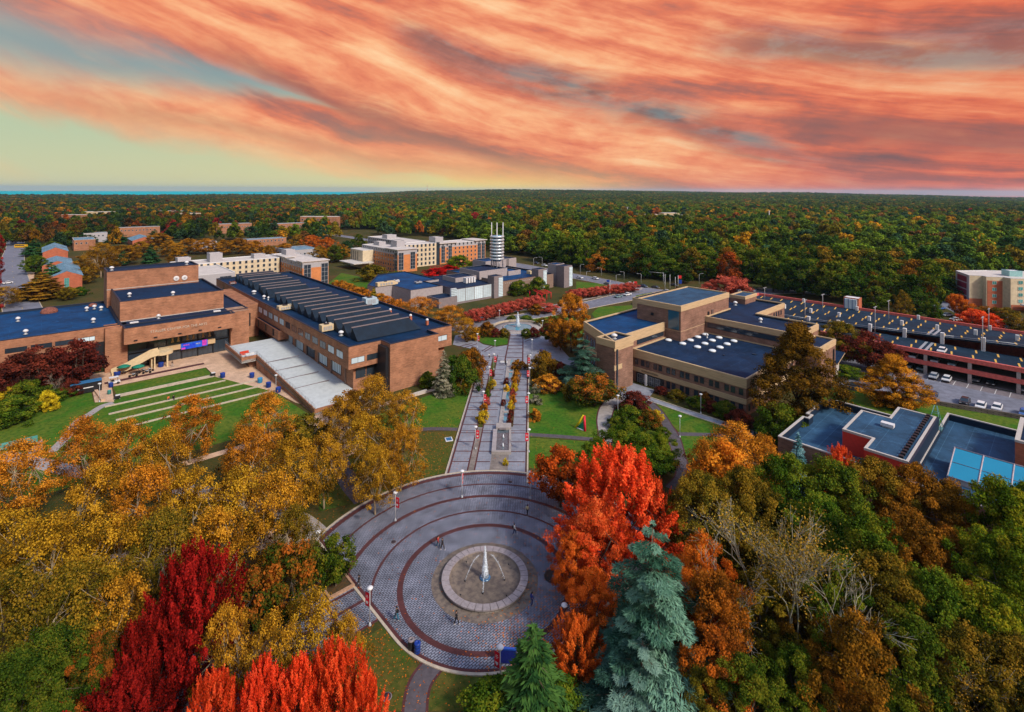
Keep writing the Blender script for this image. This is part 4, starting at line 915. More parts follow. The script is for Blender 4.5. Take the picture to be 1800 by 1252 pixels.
# white painted piers: tall along the deck edge, short along the back half
tp_ = []
for i in range(13):
    t = 64-9.2*i; top = zd(201.5, t)+0.75; bot = 6.3
    tp_.append((200.8, 201.9, t-.45, t+.45, bot, top+(0.5 if t < 40 else 0.6)))
gparts(PG_, 'tall_pier', M_white, tp_)
gparts(PG_, 'short_pier', M_white, [(212.0, 212.9, 76-9.2*i-.4, 76-9.2*i+.4, zd(212, 76-9.2*i), zd(212, 76-9.2*i)+1.6) for i in range(14)])
gparts(PG_, 'rear_pier', M_white, [(226.6, 227.4, 74-18.4*i-.4, 74-18.4*i+.4, zd(227, 74-18.4*i), zd(227, 74-18.4*i)+1.5) for i in range(7)])
M_yel = mat('yellow_bay_line', (0.75, 0.42, 0.08), 0.8, 0.2)
b = MB()
for s0, s1, tt in ((190.6, 192.8, 75), (197.3, 199.3, 75), (203.6, 205.8, 90), (211.6, 213.8, 90), (215.8, 218, 90), (223.6, 225.8, 90)):
    t = tt-1.0
    while t > -55:
        p = gpoly([(s0-.6, t), (s1+.9, t+.5), (s1+.9, t+.92), (s0-.6, t+.42)]); zz = [(6.32 if s0 < 200 else zd(*w2g(*q_))+0.12) for q_ in p]
        b.add([(*q_, z) for q_, z in zip(p, zz)], [(0, 1, 2, 3)]); t -= 4.6 if s0 < 200 else 3.9
tag(b.build('bay_markings', M_yel, PG_), kind='stuff')
b = MB()
for t in (29.0, 30.4): 
    for s0, s1 in ((188.2, 200.5), (202, 213)):
        if s0 < 190 and t > 40: continue
        p = gpoly([(s0, t), (s1, t), (s1, t+.7), (s0, t+.7)]); zz = [(6.325 if s0 < 200 else zd(*w2g(*q_))+0.12) for q_ in p]
        if True: b.add([(*q_, z) for q_, z in zip(p, zz)], [(0, 1, 2, 3)])
b.build('expansion_joint', M_galv, PG_)
# ---- 6. roof complex in the lower right
LR = bldroot('studio_building', 'low building with dark slate roofs, white trimmed parapets and a red wall, lower right', 105, 22)
lr1 = gpoly([(98.2, 17), (124.3, 17), (124.3, 35.2), (121.9, 35.2), (121.9, 36.1), (112.4, 36.1), (112.4, 35.2), (110.6, 35.2), (110.6, 36.1), (98.2, 36.1)])
block(LR, lr1, 0, 8.0, M_brick2, M_roofmid, 1.5, 0.3, cope=M_copelite, ch=0.15)
lr2 = gpoly([(97.5, -30), (133.6, -30), (133.6, 17.2), (97.5, 17.2)])
block(LR, lr2, 0, 8.1, M_brick2, M_roofmid, 1.3, 0.3, cope=M_copelite, ch=0.15, wn='south_wall', rn='south_roof')
lr3 = gpoly([(103.8, 27.5), (103.8, 23.1), (98.8, 23.1), (98.8, 17.35), (122.5, 17.35), (122.5, 23.1), (115.6, 23.1), (115.6, 27.5)])
b = MB(); gbox(b, 98.4, 122.8, 17.0, 17.32, 7.5, 10.45); b.build('end_upstand', M_coping, LR)
block(LR, lr3, 6.2, 10.5, mat('red_panel', (0.60, 0.045, 0.03), 0.6, 0.1), M_roofmid, 0.12, 0.3, cope=M_copelite, ch=0.35, wn='red_wall', rn='upper_roof')
tw = grect(118.8, 131.5, -12, 6.7); block(LR, tw, 6.5, 11.3, M_brickred, M_roofdark, 0.8, 0.5, cope=M_copelite, ch=0.35, wn='brick_tower', rn='tower_roof')
gparts(LR, 'roof_anchor', M_dark, [(99.5+1.3*i, 100.1+1.3*i, 18.1, 18.7, 10.38, 10.75) for i in range(18)])
r = thing('glass_skylight', 'long blue glass lean-to skylight with pale frame on the lower right roof', 'skylight', at(109, 0, 6.8))
b = MB(); b.quad(at(104.9, 13.6, 7.6), at(104.9, -26, 7.6), at(112.4, -26, 9.6), at(112.4, 13.6, 9.6)); b.build('pane', glassmat('sky_glass', (0.01, 0.22, 0.36), 0.15, var=0.25), r)
b = MB(); b.quad(at(104.9, 13.6, 6.8), at(104.9, 13.6, 7.6), at(112.4, 13.6, 9.6), at(112.4, 13.6, 6.8)); b.quad(at(112.4, 13.6, 6.8), at(112.4, 13.6, 9.6), at(112.4, -26, 9.6), at(112.4, -26, 6.8)); b.quad(at(104.9, -26, 6.8), at(104.9, -26, 7.6), at(104.9, 13.6, 7.6), at(104.9, 13.6, 6.8)); b.build('base', M_copelite, r)
b = MB()
for i in range(12):
    t = 13.5-3.55*i; a_, c_ = Vector(at(104.9, t, 7.64)), Vector(at(112.4, t, 9.64)); b.tube([a_, c_], 0.10, 4)
for s, z in ((104.9, 7.62), (108.6, 8.62), (112.4, 9.62)): b.tube([at(s, 13.6, z), at(s, -26, z)], 0.12 if s != 108.6 else 0.05, 4)
b.build('frame', mat('pink_frame', (0.48, 0.40, 0.42), 0.5), r)
b = MB(); x, y, z = at(110.8, 22.4, 10.4); o = thing('roof_fan_box', 'white rounded fan box in the middle of the raised slate roof', 'roof unit', (x, y, z), GA)
b.box((0, 0, .5), (1.1, 1.9, .55)); b.build('housing', M_white, o, True); b = MB(); b.box((0, 0, .11), (0.9, 1.5, .22)); b.build('base', M_galv, o, True)
o = thing('steel_stair', 'teal steel caged stair on the corner of the raised roof', 'stair', at(123.6, 17.6, 8.0))
b = MB()
for ds, dt in ((-1.2, -1.0), (1.2, -1.0), (1.2, 1.2), (-1.2, 1.2)): b.tube([at(123.6+ds, 17.6+dt, 7.9), at(123.6+ds*.15, 17.6+dt*.15, 12.2)], 0.06, 4)
for k in (0.2, 0.45, 0.7):
    c_ = [at(123.6+ds*(1-k*.85), 17.6+dt*(1-k*.85), 7.9+4.3*k) for ds, dt in ((-1.2, -1.0), (1.2, -1.0), (1.2, 1.2), (-1.2, 1.2))]
    for i in range(4): b.tube([c_[i], c_[(i+1) % 4]], 0.05, 4)
b.build('cage', mat('teal_steel', (0.12, 0.30, 0.30), 0.5), o)
b = MB(); gbox(b, 122.6, 124.4, 16.6, 18.4, 8.05, 8.2); b.build('landing', mat('teal_steel2', (0.10, 0.24, 0.26), 0.5), o)
# ---- 7. grey arts union with glass lanterns
UN = bldroot('union_building', 'low grey concrete union building with glazed hall, lanterns and walled roofs', 160, 205)
def cb(poly, z0, z1, wm, rm, **k): block(UN, poly, z0, z1, wm, rm, **k)
cb(gpoly([(120.5, 197.9), (137.5, 197.9), (137.5, 213.5), (146, 213.5), (146, 246), (130, 246), (112, 222), (112, 214), (120.5, 214)]), 0, 7.8, M_grey, M_roofblue, par=0.4, cope=M_coping, wn='west_wall', rn='west_roof')
cb(grect(129, 139, 188.5, 197.9), 0, 4.2, M_greydk, M_roofdark, par=0.3, wn='annex_wall', rn='annex_roof')
cb(grect(139.2, 162.5, 190.3, 226), 0, 7.0, M_greydk, M_roofdark, par=0.3, cope=M_coping, wn='hall_wall', rn='hall_roof')
cb(grect(166.5, 204, 190.0, 236), 0, 7.4, M_brownw, M_roofblue, par=0.9, cope=M_coping, wn='east_wall', rn='east_roof')
cb(grect(165, 184, 205, 222), 6.5, 10.6, M_grey, M_roofdark, par=0.6, wn='upper_wall', rn='upper_roof')
cb(grect(184, 193, 204, 214), 6.5, 8.9, M_grey, M_roofblue, par=0.6, wn='mid_wall', rn='mid_roof')
cb(grect(188, 206, 228, 240), 6.5, 11.2, M_grey, M_roofblue, par=0.6, wn='rear_wall', rn='rear_roof')
cb(grect(204, 212, 228, 238), 0, 11.4, M_grey, M_roofdark, par=0.4, wn='rear_pylon', rn='pylon_roof')
cb(grect(150, 163, 205, 216), 6.5, 8.9, M_grey, M_roofdark, par=0.5, wn='plant_wall', rn='plant_roof')
def pylon(s0, s1, t0, t1, h, sg):
    cb(grect(s0, s1, t0, t1), 0, h, M_greydk, M_roofdark, par=0.3, wn='pylon_wall', rn='pylon_roof')
    b_ = MB(); gbox(b_, s1-sg, s1+.12, t0-.14, t0+2.0, 0.5, h-0.9); o_ = b_.build('lantern', M_glassl, UN)
    b_ = MB()
    for i in range(int((h-1.4)/0.75)+1): gbox(b_, s1-sg-.03, s1+.18, t0-.2, t0-.13, 0.5+i*.75, 0.58+i*.75); gbox(b_, s1+.11, s1+.18, t0-.2, t0+2.0, 0.5+i*.75, 0.58+i*.75)
    b_.build('lantern_bars', M_dark, o_)
pylon(160.9, 166.3, 188.6, 193.5, 10.6, 2.6); pylon(190.5, 196.5, 188.0, 193.0, 11.0, 2.4); pylon(206.5, 213, 184.5, 190.5, 11.6, 2.4)
cb(grect(207, 214, 191, 197), 0, 11.8, M_grey, M_roofblue, par=0.4, wn='east_pylon', rn='pylon_roof')
gwin(UN, (139.4, 190.3), (162.5, 190.3), 0.9, 5.1, 5.9, [0.3+5.25*i for i in range(4)], nx=4, ny=8, fr=M_galv, gl=M_glassl, fw=0.12)
b = MB(); gbox(b, 136.2, 139.1, 189.2, 190.2, 0.4, 7.6); o = b.build('lantern', M_glassl, UN); b = MB()
for i in range(10): gbox(b, 136.1, 139.2, 189.1, 189.19, 0.5+i*.75, 0.6+i*.75)
b.build('lantern_bars', M_dark, o)
gwin(UN, (168.6, 190.0), (190.5, 190.0), 5.9, 0.42, 0.42, [0.8+1.25*i for i in range(17)], gl=M_white, fw=0.04)
gparts(UN, 'curved_duct', M_white, [(152+1.6*i, 153+1.6*i, 199, 201.5, 6.9, 9.4) for i in range(4)])
for i, (s, t, z) in enumerate(((118, 216, 7.6), (126, 220, 7.6), (133, 212, 7.6), (198, 200, 6.7), (180, 226, 6.7))):
    rooftop_unit('%s roof machine on the grey union building' % ('long cream louvred', 'small white boxy', 'flat pale blue', 'wide cream', 'pale metal')[i], s, t, z, (9, 2, 3, 6, 3)[i], (2.2, 2, 2, 3, 2)[i], (1.7, 1.2, .6, 1.5, 1.4)[i], (M_cream, M_white, M_galv, M_cream, M_galv)[i])
b = MB(); gbox(b, 186, 196, 216, 226, 6.75, 7.4); tag(b.build('glass_roof', M_glassb), 'bright blue glass roof panel in the middle of the union building', 'glass roof')
# silver tower with masts
r = thing('bell_tower', 'tall slim silver tower of stacked curved bands with three masts on top', 'tower', at(184.5, 214, 10.0))
cx, cy_, _ = at(184.5, 214)
for i in range(8):
    b = MB(); z = 14.2+1.72*i; b.lathe([(3.75, z), (3.95, z+.2), (3.95, z+.75), (3.75, z+.95)], (cx, cy_, 0), 20); b.build('band', mat('silver_band', (0.62, 0.68, 0.72), 0.3, 0.05, metal=0.5), r)
b = MB(); b.lathe([(2.6, 13.4), (2.6, 27.4)], (cx, cy_, 0), 14); b.build('core', M_glassb, r)
for k, (dx_, dy_) in enumerate(((-3.0, 0), (0, -2.4), (3.2, 0.4))):
    b = MB(); b.tube([(cx+dx_, cy_+dy_, 10.0), (cx+dx_, cy_+dy_, 34.5)], [0.36, 0.2], 8); b.build('mast', M_white, r)
for k, a_ in enumerate((1.0, 2.1, 3.6, 5.3)):
    b = MB(); b.tube([(cx+2.2*math.cos(a_), cy_+2.2*math.sin(a_), 10.0), (cx+2.2*math.cos(a_), cy_+2.2*math.sin(a_), 14)], 0.3, 8); b.build('leg', M_galv, r)
# ---- 8. dormitories
def dorm_wing(root, s0, s1, t0, t1, H, mats, rows_, rng=None, top=True, faces=('s0', 't0'), dx=3.2, skip=(), ww=1.25, wh=1.6, rm=None, grey_top=True):
    """a slab block with a window grid on its two visible faces; mats = (lower wall, top storey wall)"""
    poly = grect(s0, s1, t0, t1); fh = H/rows_
    zt_ = H-fh*1.05 if grey_top else H
    block(root, poly, 0, H, mats[1] if grey_top else mats[0], rm or M_white, 0.25, 0.3, cope=M_white, ch=0.3)
    if grey_top: band(root, poly, 0, zt_, mats[0], 0.06, 'facing')
    for f in faces:
        A, B, L_ = {'s0': ((s0, t1), (s0, t0), t1-t0), 't0': ((s0, t0), (s1, t0), s1-s0)}[f]
        n = max(1, int((L_-1.0)/dx)); xs = [0.7+(L_-1.4)*(i+.5)/n-ww/2 for i in range(n)]
        off = 0.07
        A2, B2 = ((A[0]-off, A[1]), (B[0]-off, B[1])) if f == 's0' else ((A[0], A[1]-off), (B[0], B[1]-off))
        for k in range(rows_):
            gwin(root, A2, B2, k*fh+fh*0.3, ww, wh, xs, gl=M_glass, fr=M_galv, fw=0.09)
def tall_bay(root, A, B, xs, z0, z1, w_):
    window_row(root, A, B, z0, w_, z1-z0, xs, nx=2, ny=5, gl=M_glass, fr=M_galv, fw=0.18)
M_dgrey = mat('pale_grey_panel', (0.40, 0.39, 0.41), 0.7, 0.1); M_dcream = mat('dorm_cream', (0.64, 0.53, 0.36), 0.8, 0.12, 0.7)
M_droof = mat('white_membrane', (0.60, 0.55, 0.50), 0.7, 0.12, 0.5, big=0.15)
def slab(root, s0, s1, t0, t1, z, m=None): b_ = MB(); gbox(b_, s0, s1, t0, t1, z, z+0.35); b_.build('eaves_slab', m or M_droof, root)
def headhouse(root, s0, s1, t0, t1, z0, z1, m=None): block(root, grect(s0, s1, t0, t1), z0, z1, m or M_dgrey, M_droof, 0.2, 0.2, wn='roof_house', rn='roof_house_top')
D1 = bldroot('dormitory', 'orange brick and grey dormitory wing with white roof right of the gallery roof', 107, 285)
dorm_wing(D1, 100.8, 114.6, 272.2, 322, 13.6, (M_orange, M_dgrey), 5, dx=3.3, rm=M_droof, faces=('s0',))
slab(D1, 100.2, 115.2, 271.6, 280, 13.9); slab(D1, 100.2, 106, 296, 312, 13.9)
tall_bay(D1, g2w(100.8, 272.05), g2w(114.6, 272.05), [0.6, 9.8], 1.0, 12.6, 3.8); headhouse(D1, 104, 109, 306, 314, 13.3, 17.2)
D2 = bldroot('dormitory', 'cream dormitory wing with rows of square windows between theatre tower and orange wing', 75, 306)
dorm_wing(D2, 50, 100, 305, 322, 13.4, (M_dcream, M_dcream), 5, dx=3.0, rm=M_droof, grey_top=False)
headhouse(D2, 66, 72, 309, 316, 13.1, 17.8); headhouse(D2, 88, 94, 310, 316, 13.1, 15.5)
D3 = bldroot('white_roofed_hall', 'low grey hall with broad white roof behind the fly tower', 60, 280)
block(D3, grect(52, 68.5, 271, 331), 0, 12.4, M_dgrey, M_droof, 0.3, 0.4, cope=M_white)
headhouse(D3, 53, 59, 318, 325, 12.1, 15.5); b = MB(); gbox(b, 51.5, 52.5, 273, 280, 9, 12.8); b.build('eaves', M_white, D3)
gwin(D3, (52, 271), (68.5, 271), 8.5, 5, 2.4, [10], nx=3, gl=M_glass, fr=M_galv)
D4 = bldroot('dormitory', 'orange brick dormitory front wing with glazed corner bay, nearest of the central group', 170, 300)
dorm_wing(D4, 165, 179, 286.5, 335, 14.0, (M_orange, M_dgrey), 5, dx=3.1, rm=M_droof, faces=('s0',))
tall_bay(D4, g2w(165, 286.35), g2w(179, 286.35), [0.5, 9.0], 1.5, 12.5, 3.6); tall_bay(D4, g2w(164.85, 335), g2w(164.85, 286.5), [44.6, 8], 1.5, 12.5, 3.6)
slab(D4, 164.2, 179.8, 285.8, 302, 14.2); headhouse(D4, 171, 176, 322, 330, 13.8, 16.4); headhouse(D4, 172, 178, 300, 308, 13.8, 18.6, M_dgrey)
D5 = bldroot('dormitory', 'cream dormitory wing with deep square windows between the two orange brick wings', 190, 300)
dorm_wing(D5, 179, 203, 300, 314, 15.4, (M_dcream, M_dcream), 5, dx=3.0, rm=M_droof, grey_top=False, faces=('t0',), ww=1.5, wh=2.0)
D6 = bldroot('dormitory', 'long orange brick dormitory wing with a grey top storey, right of the cream wing', 225, 300)
dorm_wing(D6, 206, 247, 300, 315, 14.6, (M_orange, M_dgrey), 5, dx=3.6, rm=M_droof, faces=('t0',))
b = MB(); gbox(b, 203, 206, 300.5, 314, 0, 15.6); b.build('glazed_link', M_glass, D6)
tall_bay(D6, g2w(206, 299.85), g2w(247, 299.85), [1.0, 7.0, 33.5, 37.3], 1.0, 12.8, 3.2)
slab(D6, 205.5, 220, 299, 304, 14.4); slab(D6, 236, 248, 298.8, 316, 14.7); headhouse(D6, 203.5, 210, 302, 310, 14.3, 19.0)
D7 = bldroot('dormitory', 'far grey dormitory range with white roof behind the cream and orange wings', 200, 350)
dorm_wing(D7, 195, 211, 316, 386, 14.2, (M_dgrey, M_dgrey), 5, dx=3.4, rm=M_droof, grey_top=False, faces=('s0',)); headhouse(D7, 198, 206, 360, 368, 13.9, 17.0)
D8 = bldroot('dining_pavilion', 'small cream pavilion with tall dark window slots at the left end of the central dormitories', 160, 322)
poly = []
for k in range(9): a_ = PI+PI*k/8; poly.append((158.5+0+5.5*math.cos(a_)*1.0, 326+0))
b = None
block(D8, grect(157, 164.8, 318, 336), 0, 11.8, M_dcream, M_droof, 0.2, 0.3, cope=M_white)
gwin(D8, (157, 336), (157, 318), 2.5, 0.9, 8.2, [1.5, 4.5, 7.5, 10.5], ny=5, gl=M_glass)
b = MB(); gbox(b, 148, 162, 312, 334, 3.9, 4.4); b.build('porch_roof', M_droof, D8)
# ---- 9. brick halls on the left
def gable(label, s0, s1, t0, t1, he, hr, door=True):
    r_ = bldroot('brick_hall', label, (s0+s1)/2, t0, group='red brick halls with blue grey roofs')
    sm = (s0+s1)/2; b_ = MB()
    b_.add([at(s0, t0, 0), at(s1, t0, 0), at(s1, t0, he), at(sm, t0, hr), at(s0, t0, he), at(s0, t1, 0), at(s1, t1, 0), at(s1, t1, he), at(sm, t1, hr), at(s0, t1, he)],
           [(0, 1, 2, 3, 4), (6, 5, 9, 8, 7), (1, 6, 7, 2), (5, 0, 4, 9)]); b_.build('wall', M_brickred, r_)
    b_ = MB(); o_ = 0.5
    for sa, sb in ((s0-o_, sm), (sm, s1+o_)):
        za = he-0.2 if sa < sm-.1 else hr; zb = hr if sb < sm+.1 else he-0.2
        q_ = [at(sa, t0+.2, za+.15), at(sb, t0+.2, zb+.15), at(sb, t1+.5, zb+.15), at(sa, t1+.5, za+.15)]
        b_.add(q_+[(p[0], p[1], p[2]-.14) for p in q_], [(0, 1, 2, 3), (7, 6, 5, 4), (0, 4, 5, 1), (1, 5, 6, 2), (2, 6, 7, 3), (3, 7, 4, 0)])
    b_.build('roof', M_slate, r_)
    if door: gwin(r_, (s0, t0), (s1, t0), he*0.18, 1.9, he*0.72, [(s1-s0)/2-.95], nx=2, ny=4, gl=M_glassg, fr=M_galv)
    n_ = int((t1-t0)/4)
    gwin(r_, (s0, t1), (s0, t0), he*.55, 1.3, 1.5, [2+4*i for i in range(n_)], gl=M_glass, fr=M_white)
    return r_
M_slate = roofmat('slate_blue_roof', (0.13, 0.24, 0.32), rough=0.7, step=1.5)
gable('red brick gabled hall with tall green glazed window nearest the west road', 3.6, 15.6, 342.5, 386, 7.6, 10.2)
gable('middle red brick hall with a low blue roof, behind the gabled one', 0.5, 14.5, 420, 452, 5.2, 7.4, False)
gable('red brick hall with stepped gable, farthest of the three by the west road', 0.8, 14.0, 478, 520, 7.8, 10.8, False)
gable('low brick hall with blue roof among pines beyond the grove of gold trees', 60, 78, 566, 600, 5.5, 8.5, False)
def lowbar(label, s0, s1, t0, t1, H, wm=None, rm=None, win=True):
    r_ = bldroot('campus_block', label, (s0+s1)/2, t0, group='low blocks among the trees')
    block(r_, grect(s0, s1, t0, t1), 0, H, wm or M_brick, rm or M_slate, 0.2, 0.3, cope=M_copelite)
    if win:
        gwin(r_, (s0, t0), (s1, t0), H*.6, 1.4, 1.4, [1+3.2*i for i in range(int((s1-s0-2)/3.2))], gl=M_glass, fr=M_white)
        gwin(r_, (s0, t1), (s0, t0), H*.6, 1.4, 1.4, [1+3.2*i for i in range(min(20, int((t1-t0-2)/3.2)))], gl=M_glass, fr=M_white)
lowbar('long brick block with pale roof at the far left of the pines', 62, 98, 690, 700, 10)
lowbar('far brick block with long grey roof left of the central dormitories', 150, 188, 672, 684, 11)
lowbar('second grey roofed brick block beside the far brick block', 206, 246, 655, 668, 10)
lowbar('low blue roofed block behind the orange trees', 136, 170, 500, 514, 6.5)
lowbar('small pale roofed block in the gold trees', 94, 112, 500, 512, 7, M_dgrey)
lowbar('brick block half hidden by dark pines on the left', 20, 34, 560, 590, 9)
for i_, (px_, py_, w_, d_, h_) in enumerate(((128, 398, 16, 9, 6), (172, 392, 22, 10, 7), (300, 388, 20, 9, 6), (330, 394, 14, 9, 6), (560, 404, 24, 12, 7))):
    p_ = P(px_, py_, 0); q_ = [(p_.x-w_, p_.y), (p_.x+w_, p_.y), (p_.x+w_, p_.y+d_), (p_.x-w_, p_.y+d_)]; z_ = hz(p_.x, p_.y); r = thing('distant_house', 'pale roofed distant house in the woods, %s from the left' % ORD_[i_], 'house', (p_.x, p_.y, z_), group='distant houses in the woods'); block(r, q_, z_, z_+h_+10, M_cream if i_ % 2 else M_brick, M_droof, .2, .4, cope=M_white)
    window_row(r, q_[0], q_[1], z_+h_+5, 2.2, 1.8, [2+5*k_ for k_ in range(int((2*w_-4)/5))], gl=M_glass, fr=M_white)
lowbar('pale roofed block beyond the brick halls', 30, 48, 640, 650, 9, M_dgrey)
lowbar('blue roofed hall just behind the orange dormitory wing', 128, 150, 372, 400, 9, M_dgrey)
# far school on the right
p = P(1165, 383, 0); r = thing('distant_school', 'pale low school with white and grey roofs in a clearing far away in the woods', 'building', (p.x, p.y, 0))
for dx_, w_, d_, h_ in ((-30, 40, 30, 7), (12, 30, 34, 10), (42, 30, 22, 6)):
    q_ = [(p.x+dx_-w_/2, p.y-d_/2), (p.x+dx_+w_/2, p.y-d_/2), (p.x+dx_+w_/2, p.y+d_/2), (p.x+dx_-w_/2, p.y+d_/2)]
    block(r, q_, -2, h_, M_cream, M_droof, 0.3, 0.4)
    window_row(r, q_[0], q_[1], h_*.4, 3.0, 2.2, [2+6*i for i in range(int((w_-4)/6))], gl=M_glass, fr=M_white)
# far radio mast
p = P(751, 343, 0); p = Vector((p.x*0.25, p.y*0.25, 0)); k = 5000/p.y; x, y = p.x*k, 5000.0
r = thing('radio_mast', 'thin red and white radio mast on the far horizon', 'mast', (x, y, hz(x, y)))
z0 = hz(x, y)
for i in range(6):
    b = MB(); b.tube([(x, y, z0+17*i), (x, y, z0+17*(i+1))], [3.2-.4*i, 3.2-.4*(i+1)], 6); b.build('mast_section', M_white if i % 2 else M_red, r)
for i, (px, py, w_, d_, h_) in enumerate(((1500, 352, 60, 30, 20), (1090, 364, 20, 20, 14), (1496, 350, 30, 30, 26))):
    pass
# ---- 10. hotel at the right edge
HT = thing('hotel', 'five storey red brick and cream hotel with white flat roof at the right edge', 'building', (215, 236, 0))
hw = [(215.8, 250.4), (210.0, 236.6), (215.0, 235.4), (214.6, 233.0), (221.0, 231.6), (221.4, 228.6), (262.0, 224.0), (264, 246), (232, 252)]
hp = ccw(hw); block(HT, hp, 0, 14.2, M_dcream, M_droof, 0.4, 0.5, cope=M_white)
def panel(A, B, x0, x1, z0, z1, m, nm, pr=.1):
    A, B = Vector(A), Vector(B); d = (B-A).normalized(); n_ = Vector((d.y, -d.x)); a0, a1_ = A+d*x0, A+d*x1
    b_ = MB(); b_.prism(ccw([tuple(a0+n_*pr), tuple(a1_+n_*pr), tuple(a1_-n_*.2), tuple(a0-n_*.2)]), z0, z1); b_.build(nm, m, HT)
M_mar = mat('maroon', (0.22, 0.02, 0.05), 0.7)
panel(hw[0], hw[1], 0, 15, 0.02, 14.0, M_dgrey, 'grey_cladding', .05)
for k in range(4): panel(hw[0], hw[1], 2.2, 12.6, 1.4+3.05*k, 3.9+3.05*k, M_mar, 'maroon_panel', .14)
panel(hw[1], hw[2], 0, 5.1, 0.02, 3.6, M_brickred, 'brick_base')
panel(hw[3], hw[4], 0.3, 6.2, 0.02, 12.4, M_brickred, 'brick_panel')
for k in range(4):
    window_row(HT, Vector(hw[3])+Vector((0, -.12)), Vector(hw[4])+Vector((0, -.12)), 2.0+2.9*k, 1.7, 1.5, [2.2], nx=2, gl=M_glassg, fr=M_white)
    for x0 in (5.5, 13.5, 21.5, 29.5): panel(hw[5], hw[6], x0, x0+6.0, 3.3+2.75*k-(0.7 if k == 0 else 0), 5.1+2.75*k, M_brickred, 'brick_panel')
    window_row(HT, Vector(hw[5])+Vector((-.01, -.12)), Vector(hw[6])+Vector((-.01, -.12)), 3.4+2.75*k, 1.8, 1.5, [3.0+3.9*i for i in range(9)], nx=2, gl=M_glassg, fr=M_white)
panel(hw[5], hw[6], 0.2, 40, 0.02, 2.4, M_brickred, 'brick_base')
block(HT, [(228, 236), (233, 235), (234, 240), (229, 241)], 13.8, 16.4, mat('teal_house', (0.30, 0.55, 0.55), 0.6), M_white, .2, .2, wn='roof_house', rn='roof_house_top')
b = MB(); b.prism([(224, 219), (246, 217), (246, 224.5), (224, 227)], 2.5, 3.2); b.build('porch_roof', M_white, HT)
b = MB(); b.box((240, 215.5, 3.4), (6.5, .4, .8), -.1); b.build('porch_sign', M_blue, HT)
# lift tower and small shelters on the garage
r = thing('lift_tower', 'small glazed lift tower with red brick back at the rear of the garage deck', 'tower', at(229, 29, 0))
block(r, grect(228.8, 233.0, 55.5, 60.5), 0, 11.6, M_brickred, M_white, 0.1, 0.2); b = MB(); gbox(b, 227.6, 228.75, 56, 60, 7.6, 11.2); b.build('glazing', M_glassl, r); gparts(r, 'glazing_bar', M_blue, [(227.5, 227.58, 55.9+1.3*i, 56.05+1.3*i, 7.6, 11.3) for i in range(4)])
# ------------------------------------------------------------------ foliage
def leafmat(name, stops, transl=0.25, inst=False, rough=0.6):
    """leaf colour: clump tone (w), leaf tone (v) and soft noise choose along a ramp; each tree's own tint multiplies it"""
    m = bpy.data.materials.new(name); m.use_nodes = True; t = NT(m.node_tree); t.n.clear()
    o = t.new('ShaderNodeOutputMaterial')
    av = t.new('ShaderNodeAttribute', attribute_name='v'); aw = t.new('ShaderNodeAttribute', attribute_name='w')
    g = t.new('ShaderNodeTexCoord'); oi = t.new('ShaderNodeObjectInfo')
    n1 = t.noise(g.outputs['Object'], 0.35, 3, 0.6)
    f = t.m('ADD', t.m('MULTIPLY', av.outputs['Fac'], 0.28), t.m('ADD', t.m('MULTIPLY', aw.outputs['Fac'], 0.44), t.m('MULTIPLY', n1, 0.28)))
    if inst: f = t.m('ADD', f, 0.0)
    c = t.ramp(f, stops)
    if inst:
        ai = t.new('ShaderNodeAttribute', attribute_name='col', attribute_type='INSTANCER')
        c = t.mix(1.0, ai.outputs['Color'], c, 'MULTIPLY')
    else: c = t.mix(1.0, c, oi.outputs['Color'], 'MULTIPLY')
    d = t.new('ShaderNodeBsdfDiffuse'); tr = t.new('ShaderNodeBsdfTranslucent'); mx_ = t.new('ShaderNodeMixShader')
    t.put(d.inputs[0], c); t.put(tr.inputs[0], c); mx_.inputs[0].default_value = transl
    t.l.new(d.outputs[0], mx_.inputs[1]); t.l.new(tr.outputs[0], mx_.inputs[2]); t.l.new(mx_.outputs[0], o.inputs[0])
    return m
